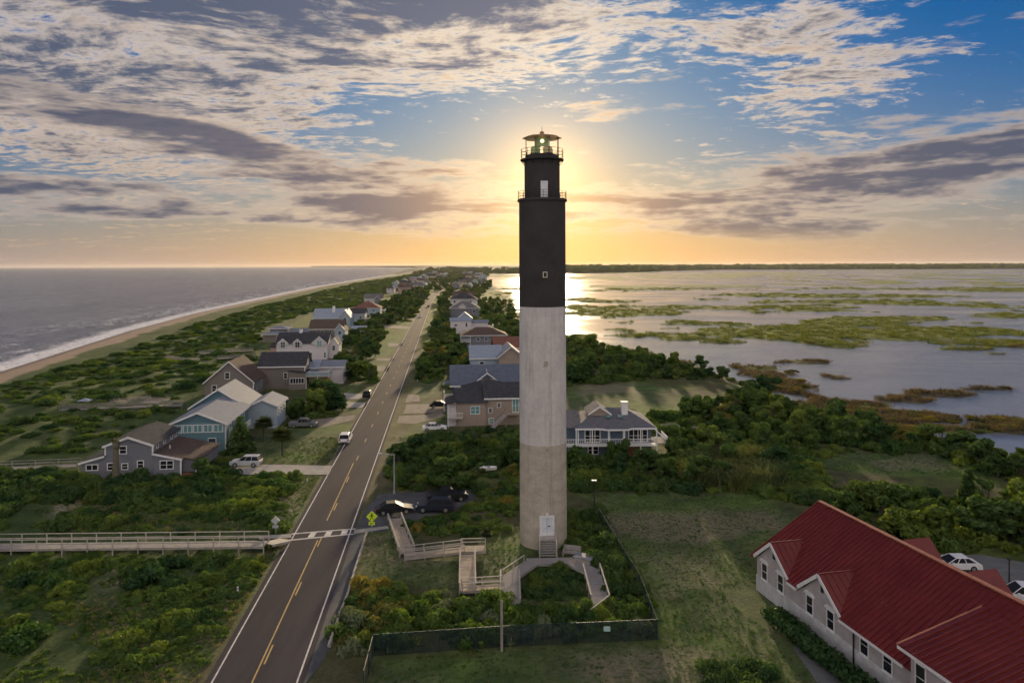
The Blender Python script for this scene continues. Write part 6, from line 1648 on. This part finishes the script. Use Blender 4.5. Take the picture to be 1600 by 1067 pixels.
for px, py, hh, lb in ((441, 712, 4.6, 'palm on the mown lawn by the grey shingled house'), (412, 690, 4.4, 'palm beside the teal gabled house'), (760, 850, 1.7, 'small palm by the wooden ramp landing'), (545, 600, 3.6, 'palm at the left verge beside the taupe house lawn')):
    plant_tree(PALMS[hash(px) % 2], px, py, hh, 1.35, lb, 'palm', 'palm_tree')
# dead palm trunk wrapped in vine before the grey shingled house
p = P2(181, 760); t = thing('dead_palm_trunk', 'bare thick palm trunk standing before the grey shingled house', 'tree', (p[0], p[1], 0))
MB().lathe([(.62, -.3), (.5, 1.2), (.4, 3.2), (.36, 5.6), (.44, 6.4), (.3, 6.9)], 12).build('trunk', mat('vine_bark', (.16, .14, .10), .95, .3, 3.0, .08, 6), t, True)
tag(inst(quad_mesh('frond_stubs', leaf_cloud(7, [(0, 0, 6.6, .5), (0, .1, 6.2, .45), (.1, 0, 5.6, .42), (0, 0, .6, .75), (0, 0, 2.4, .45)], 300, .2), leaf_olive), 'frond_stubs', t), kind='stuff')
# reed clumps
CANES = []
for k, (x, y) in enumerate(scatter(PP((1072, 770), (1085, 722), (1150, 715), (1210, 728), (1212, 768)), 2.1, seed=77)):
    if k >= 28: break
    o = inst(REEDS[k % 3], 'reed_clump', None, (x, y, gz(x, y)), random.uniform(0, 6), (4.2, 4.2, random.uniform(2.6, 3.6)))
    tag(o, 'tall pale green cane clump at the far edge of the field', 'reeds', 'cane clumps at the field edge'); CANES.append(o)
# clipped hedge along the red roofed building
def hedge(label, s0, s1, off, wd_, hgt, seed):
    lob = []; r = random.Random(seed); L = s1 - s0
    for i in range(int(L / .5)):
        for k in (-.5, 0, .5): lob.append((k * wd_ + r.uniform(-.1, .1), -s0 - .5 * i + r.uniform(-.15, .15), hgt * r.uniform(.45, .62), r.uniform(.42, .58)))
    t = thing('clipped_hedge', label, 'hedge', (B0[0], B0[1], 0), BYAW)
    o = inst(quad_mesh('foliage', leaf_cloud(seed, [(a - off, b_, c, d) for a, b_, c, d in lob], int(L * 700), .15, 1.0), leaf_dark), 'foliage', t)
    tm = MB()
    for i in range(int(L / 1.5)): tm.tube((-off, -s0 - 1.5 * i, -.1), (-off + .1, -s0 - 1.5 * i, hgt * .6), .04)
    tm.build('stems', bark, t)
hedge('dark clipped hedge along the long wall of the red roofed building', 5.8, 19.6, 1.9, 1.25, 1.35, 501)

def to_px(x, y, z):
    d = Vector((x, y, z - H)); k = F / d.y
    return 800 + d.dot(CR) * k, EYE - d.dot(CU) * k
MARKS = []
for o in [o for o in col.objects if o.parent is None and o.get('category')]:
    nm = o.name.split('.')[0]
    short = {'lighthouse': 'lighthouse', 'shingled_house': 'grey shingled house', 'teal_gabled_house': 'teal gabled house', 'taupe_gabled_house': 'taupe house', 'teal_deck_house': 'teal decked house', 'white_dormered_house': 'white dormered house',
             'dark_roofed_house': 'long dark roof', 'blue_roofed_beach_house': 'pale blue roof', 'tan_house': 'tan house', 'blue_roofed_house': 'slate blue roof', 'grey_roofed_house': 'pale grey roof', 'white_balcony_house': 'white balcony corner',
             'white_plain_house': 'plain white house', 'balcony_house': 'balcony house', 'red_roofed_building': 'red roofed building', 'street_lamp': 'street lamp', 'lamp_post': 'thin lamp post', 'utility_box': 'pale cabinet', 'entrance_stair': 'lighthouse stair',
             'ramp_boardwalk': 'zigzag ramp', 'garden_shed': 'small pale shed', 'dune_gazebo': 'dune shelter', 'dune_shed': 'low dune shed', 'dead_palm_trunk': 'bare palm trunk', 'small_boat': 'small white boat'}.get(nm)
    if nm == 'crossing_sign': short = 'yellow green sign' if 'fluorescent' in o['label'] else 'pale sign back'
    if nm == 'wooden_pole': short = 'bare wooden pole' if 'bare' in o['label'] else 'thin yard pole'
    if nm == 'cedar_tree': short = {'dark p': 'pointed cedar', 'broad ': 'broad cedar', 'tall d': 'tall belt cedar', 'narrow': 'narrow cedar'}[o['label'][:6]]
    if nm == 'parked_car': short = {'silver': 'silver SUV', 'black ': 'black car', 'white ': None}.get(o['label'][:6]) if 'pickup' not in o['label'] else None
    if nm == 'marker_post' and 'plastic' in o['label']: short = 'white marker post'
    if nm == 'fence_notice': short = 'pale fence notice'
    if short: MARKS.append((short, *to_px(o.location.x, o.location.y, o.location.z + 1)))
mk_xy = np.array([m_[1:] for m_ in MARKS])
ONES = ['first', 'second', 'third', 'fourth', 'fifth', 'sixth', 'seventh', 'eighth', 'ninth', 'tenth', 'eleventh', 'twelfth', 'thirteenth', 'fourteenth', 'fifteenth', 'sixteenth', 'seventeenth', 'eighteenth', 'nineteenth', 'twentieth']
ORD = ['nearest'] + ONES[1:] + ['twenty-' + q for q in ONES[:9]] + ['thirtieth'] + ['thirty-' + q for q in ONES[:9]]
seen = {}
def own_label(kind, x, y, z, label):
    a, b_ = to_px(x, y, z + .8); d = np.hypot((mk_xy[:, 0] - a), (mk_xy[:, 1] - b_) * 1.6); i = int(d.argmin())
    dx_ = a - mk_xy[i, 0]; dy_ = (b_ - mk_xy[i, 1]) * 1.6
    way = ('to the left of' if dx_ < 0 else 'to the right of') if abs(dx_) > abs(dy_) else ('behind' if dy_ < 0 else 'in front of')
    return (kind, MARKS[i][0], way), float(d[i])
def label_all(objs):
    by = {}
    for o, kind, x, y, z, label in objs:
        k_, d = own_label(kind, x, y, z, label); by.setdefault(k_, []).append((d, o, label))
    for (kind, mk, way), L in by.items():
        L.sort(key=lambda q: q[0])
        for i, (d, o, label) in enumerate(L):
            word = label.split(' ')[0:2]; look = ' '.join(w_ for w_ in label.split(' in ')[0].split(' by ')[0].split(' along ')[0].split(' between ')[0].split(' on ')[0].split(' at ')[0].split(' beside ')[0].split(' before ')[0].split(' behind ')[0].split(' among ')[0].split(' beyond ')[0].split(' near ')[0].split(' left of ')[0].split(' right of ')[0].split(' rising ')[0].split(' of ')[0].split(' ')[:4])
            if i < len(ORD): o['label'] = '%s, %s of the %ss %s the %s' % (look, ORD[i], kind, way, mk)
todo = []

# ---- the largest of each kind stand as things of their own; the rest is ground cover
PLANTS.sort(key=lambda q: -(q[4] * q[5]) / (q[3] ** 2 + (q[2]) ** 2))
px_ = np.array([q[2] for q in PLANTS]); py_ = np.array([q[3] for q in PLANTS]); pz_ = gzs(px_, py_)
alive = pz_ > WATER + .05
cnt = {'shrub': 0, 'tree': 0}; rest = {}
rr_ = random.Random(3)
for q, z, al_ in zip(PLANTS, pz_, alive):
    kind, ms_, x, y, wd_, hh, label, group = q
    if not al_: continue
    infr = abs(x / y) < .72 and (y > 52)
    if infr and cnt[kind] < 290:
        cnt[kind] += 1
        if kind == 'shrub':
            o = inst(ms_, 'shrub', None, (x, y, z - .05), rr_.uniform(0, 6.28), (wd_, wd_ * rr_.uniform(.85, 1.15), hh)); tag(o, label, 'shrub', group); todo.append((o, 'shrub', x, y, z, label))
        else:
            t = thing('tree', label, 'tree', (x, y, z - .05), rr_.uniform(0, 6.28), group)
            inst(ms_[1], 'trunk', t, sc=(hh, hh, hh)); inst(ms_[0], 'crown', t, sc=(wd_, wd_ * rr_.uniform(.85, 1.15), hh)); todo.append((t, 'tree', x, y, z, label))
    else:
        rest.setdefault(kind, []).append((ms_ if kind == 'shrub' else ms_[0], x, y, z - .05, wd_, hh, rr_.uniform(0, 6.28)))

label_all(todo)
for i, o in enumerate(sorted(CANES, key=lambda o: to_px(*o.location)[0])): o['label'] = 'tall pale green cane clump at the far field edge, %s from the left' % (ONES + ORD[20:])[i]

def cover(name, label, items):
    """one ground-cover object: points that carry plants (geometry nodes)"""
    meshes = []
    for it in items:
        if it[0] not in meshes: meshes.append(it[0])
    me = bpy.data.meshes.new(name)
    me.from_pydata([(it[1], it[2], it[3]) for it in items], [], [])
    a1 = me.attributes.new('size', 'FLOAT_VECTOR', 'POINT'); a1.data.foreach_set('vector', np.array([(it[4], it[4], it[5]) for it in items], np.float32).ravel())
    a2 = me.attributes.new('turn', 'FLOAT', 'POINT'); a2.data.foreach_set('value', np.array([it[6] for it in items], np.float32))
    a3 = me.attributes.new('which', 'INT', 'POINT'); a3.data.foreach_set('value', np.array([meshes.index(it[0]) for it in items], np.int32))
    o = bpy.data.objects.new(name, me); col.objects.link(o)
    cl = bpy.data.collections.new(name + '_kinds')
    for i, ms_ in enumerate(meshes):
        po = bpy.data.objects.new('%s_%02d' % (name, i), ms_); cl.objects.link(po)
    ng = bpy.data.node_groups.new(name, 'GeometryNodeTree')
    ng.interface.new_socket('Geometry', in_out='INPUT', socket_type='NodeSocketGeometry'); ng.interface.new_socket('Geometry', in_out='OUTPUT', socket_type='NodeSocketGeometry')
    n = ng.nodes; l = ng.links
    gi = n.new('NodeGroupInput'); go = n.new('NodeGroupOutput'); ip = n.new('GeometryNodeInstanceOnPoints'); ci = n.new('GeometryNodeCollectionInfo')
    ci.inputs['Collection'].default_value = cl; ci.inputs['Separate Children'].default_value = True; ci.inputs['Reset Children'].default_value = True
    mtp = n.new('GeometryNodeMeshToPoints')
    l.new(gi.outputs[0], mtp.inputs['Mesh']); l.new(mtp.outputs[0], ip.inputs['Points'])
    l.new(ci.outputs[0], ip.inputs['Instance']); ip.inputs['Pick Instance'].default_value = True
    def na(nm, ty):
        q = n.new('GeometryNodeInputNamedAttribute'); q.data_type = ty; q.inputs['Name'].default_value = nm; return [s for s in q.outputs if s.enabled][0]
    l.new(na('which', 'INT'), ip.inputs['Instance Index']); l.new(na('size', 'FLOAT_VECTOR'), ip.inputs['Scale'])
    cx = n.new('ShaderNodeCombineXYZ'); l.new(na('turn', 'FLOAT'), cx.inputs[2])
    l.new(cx.outputs[0], ip.inputs['Rotation']); l.new(ip.outputs[0], go.inputs[0])
    md = o.modifiers.new('plants', 'NODES'); md.node_group = ng
    tag(o, label, None, None, 'stuff'); return o
if rest.get('shrub'): cover('scrub', 'countless low shrubs covering the island', rest['shrub'])
if rest.get('tree'): cover('woodland', 'massed tree crowns of the island woods', rest['tree'])
def tuft_mesh(seed, mt, n=16, wide=.5, lean=.5):
    r = np.random.default_rng(seed); v = []
    for i in range(n):
        b0_ = np.array([*(r.normal(size=2) * wide * .45), -.05]); L = r.uniform(.5, 1.0); dr__ = r.normal(size=2) * lean
        wv = np.array([math.cos(i * 2.4), math.sin(i * 2.4), 0]) * .06
        tip = b0_ + np.array([dr__[0], dr__[1], L])
        v += [b0_ - wv, b0_ + wv, tip + wv * .3, tip - wv * .3]
    return quad_mesh('tuft', np.array(v), mt)
leaf_marsh = leaf_mat('cordgrass', (0.095, 0.125, 0.028), (0.205, 0.235, 0.062), .36)
leaf_brown = leaf_mat('brown_rush', (0.085, 0.066, 0.042), (0.18, 0.14, 0.08), .3)
# marsh grass of the near islands
mi = []; rr2 = random.Random(88); r = np.random.default_rng(88)
yy2 = 34000 / r.uniform(34, 240, 60000); xx2 = edge_x(yy2) + r.uniform(-60, 700, 60000)
ok = (np.abs(xx2 / yy2) < .75) & (yy2 < 1000); xx2, yy2 = xx2[ok], yy2[ok]
lz = land(xx2, yy2); ok = (lz[4] > .5) & (lz[0] > WATER + .1) & (lz[3] < 12); xx2, yy2, zz2 = xx2[ok], yy2[ok], lz[0][ok]
MARSHT = [tuft_mesh(640 + i, leaf_marsh, 22, .9, .3) for i in range(3)]; BROWNT = [tuft_mesh(650 + i, leaf_brown, 22, .9, .3) for i in range(2)]
bn_ = fbm(xx2 / 20, yy2 / 20, 3, 33)
for a, b_, c, q in zip(xx2, yy2, zz2, bn_):
    s_ = rr2.uniform(.5, 1.0) * (1 + b_ / 900); near_ = b_ < 215 + q * 130
    mi.append((rr2.choice(BROWNT if near_ else MARSHT), a, b_, c - .02, s_ * 1.8, s_ * .8, rr2.uniform(0, 6.28)))
cover('marsh_grass', 'cordgrass covering the marsh islands', mi); print('MARSH', len(mi))
# grass tufts on the mown ground and herbs between the shrubs
leaf_grass = leaf_mat('grass_blade', (0.040, 0.105, 0.020), (0.115, 0.205, 0.048), .40)
leaf_straw = leaf_mat('straw_blade', (0.16, 0.15, 0.06), (0.36, 0.31, 0.19), .35)
TUFT = [tuft_mesh(600 + i, leaf_grass) for i in range(3)]; STRAW = [tuft_mesh(610 + i, leaf_straw) for i in range(2)]
HERB = [quad_mesh('herb', leaf_cloud(620 + i, [(0, 0, .35, .5), (.3, .1, .25, .35), (-.2, .3, .3, .35), (0, -.35, .2, .35)], 60, .22, .8), leaf_scrub) for i in range(3)]
def strew(polys, per, sets, size, seed, near_=135, patch=None, skip_lawn=False):
    r = np.random.default_rng(seed); out = []; rr2 = random.Random(seed)
    for pg in polys:
        q = np.array(pg); n = int((np.ptp(q[:, 0])) * (np.ptp(q[:, 1])) * per)
        n = min(n, 60000)
        x = r.uniform(q[:, 0].min(), q[:, 0].max(), n); y = r.uniform(q[:, 1].min(), q[:, 1].max(), n)
        ok = (poly_sd(x, y, pg) > .1) & (y < near_) & (y > 50) & (np.abs(x / y) < .76); x, y = x[ok], y[ok]
        if patch:
            f_ = fbm(x / patch, y / patch, 4, seed); ok = f_ > .5; x, y = x[ok], y[ok]
        keep = np.ones(x.size, bool)
        for pg2, mg in NOGO: keep &= poly_sd(x, y, pg2) < -(mg * .3)
        if skip_lawn:
            for pg2 in LAWNS: keep &= poly_sd(x, y, pg2) < 0
        x, y = x[keep], y[keep]; z = gzs(x, y)
        for a, b_, c in zip(x, y, z):
            s_ = rr2.uniform(*size); out.append((rr2.choice(sets), a, b_, c - .01, s_ * 1.2, s_, rr2.uniform(0, 6.28)))
    return out
gi_ = strew(LAWNS, 6.0, TUFT, (.09, .20), 71) + strew(LAWNS[8:9], 3.0, STRAW, (.06, .15), 72, patch=5.0)
verge_p = [[road_pt(-10, -7.5), road_pt(-10, -3.9), road_pt(90, -3.9), road_pt(90, -7.0)]]
gi_ += strew(verge_p, 6.0, STRAW + TUFT, (.08, .22), 73)
cover('grass', 'short grass of the mown ground and verges', gi_)
hp = [PP((-120, 862), (455, 850), (345, 1085), (-160, 1100)), PP((-120, 752), (470, 742), (440, 832), (-120, 836))]
cover('herbs', 'low leafy herbs between the shrubs', strew(hp, 4.0, HERB, (.15, .42), 74, patch=3.5) + strew(hp[:2], 4.0, STRAW, (.12, .35), 75, patch=6.0))
print('GRASS', len(gi_))
# far mainland woods
it = []; r = np.random.default_rng(9); rr_ = random.Random(4)
n = 5200
fx = r.uniform(-900, 4400, n); off_ = r.random(n) ** 1.5 * 1500
farv = 2600 + np.clip((fx - 250) / 900, 0, 1) * 1650
fy = farv + 60 + off_
lz = gzs(fx, fy)
for x, y, z in zip(fx, fy, lz):
    if z < -.5 or x < shore_x(y) + 60: continue
    hh = rr_.uniform(14, 25) * (1 if x > 200 else .55); it.append((TREES[rr_.randint(0, 6)][0], x, y, z - 2, hh * 1.7, hh, rr_.uniform(0, 6)))
cover('mainland_wood', 'dark far wood along the mainland shore beyond the sound', it)
print('PLANTS', len(PLANTS), cnt, {k: len(v) for k, v in rest.items()}, len(it))

# ------------------------------------------------------------------ far houses along the island
WALLS = [('white', side_white), ('pale blue', side_pblue), ('pink', side_pink), ('tan', side_tan), ('grey', side_grey), ('cream', side_yellow)]
ROOFS = [('dark', shingle_dark), ('brown', shingle_brown), ('grey', shingle_grey), ('pale', roof_pale)]
def far_house(px, py, k, side, sc=1.0):
    wn_, wm_ = WALLS[k % len(WALLS)]; rn_, rm_ = ROOFS[(k // 2) % len(ROOFS)]
    h = House('beach_house', 'small far %s walled house with %s roof in the %s row along the island' % (wn_, rn_, side), px, py, RYAW + .05 * ((k % 3) - 1), group='distant beach houses')
    wd_ = (9 + (k * 7 % 5)) * sc; dp = 9 * sc; ze = (5.5 + (k % 3)) * sc
    if k % 3 == 0: h.hip(0, wd_, 0, dp, -.3, ze, ze + 3.2 * sc, wm_, rm_, oh=.6)
    elif k % 3 == 1: h.gable(0, wd_, 0, dp, -.3, ze, ze + 3.4 * sc, wm_, rm_, axis='v', oh=.5, trim=wt)
    else: h.gable(0, wd_, 0, dp, -.3, ze, ze + 3.2 * sc, wm_, rm_, axis='u', oh=.5)
    for c in (.28, .72): h.win('f', 0, wd_ * c, ze - 2.6 * sc, 1.5 * sc, 1.6 * sc, sash=False)
k = 0
for px, py in ((604, 458), (614, 455), (622, 459), (630, 456), (638, 452), (646, 455), (654, 451), (612, 450), (624, 450), (634, 447), (644, 447), (652, 445), (660, 448), (627, 444), (640, 442), (650, 440), (660, 441), (668, 438), (675, 441), (657, 436), (668, 434), (678, 433), (686, 436), (676, 430), (686, 430), (694, 432), (690, 427), (698, 427)):
    far_house(px, py, k, 'left', 1.0 if py > 440 else 1.25); k += 1
for px, py in ((706, 452), (716, 449), (727, 452), (736, 447), (722, 444), (733, 441), (744, 444), (728, 438), (739, 436), (748, 438), (730, 433), (741, 432), (722, 430), (733, 428), (746, 430)):
    far_house(px, py, k, 'right', 1.0 if py > 440 else 1.3); k += 1

dup = {}
for o in [o for o in col.objects if o.name.startswith('beach_house')]: dup.setdefault(o['label'], []).append(o)
for lb, L in dup.items():
    L.sort(key=lambda o: o.location.y)
    if len(L) > 1:
        for i, o in enumerate(L): o['label'] = lb.replace('small far', ('nearer small', 'farther small', 'farthest small')[min(i, 2)])

# ------------------------------------------------------------------ haze
hm = bpy.data.materials.new('haze_air'); hm.use_nodes = True
g = NT(hm.node_tree); g.n.clear()
pv = g.new('ShaderNodeVolumePrincipled'); pv.inputs['Color'].default_value = (0.96, 0.93, 0.90, 1); pv.inputs['Density'].default_value = 0.000020; pv.inputs['Anisotropy'].default_value = 0.32
mo = g.new('ShaderNodeOutputMaterial'); g.l.new(pv.outputs[0], mo.inputs['Volume'])
hz = MB().box(-19000, 19000, -3000, 19000, -12, 62).build('haze', hm); tag(hz, 'thin pale evening haze over the island and water', kind='stuff')
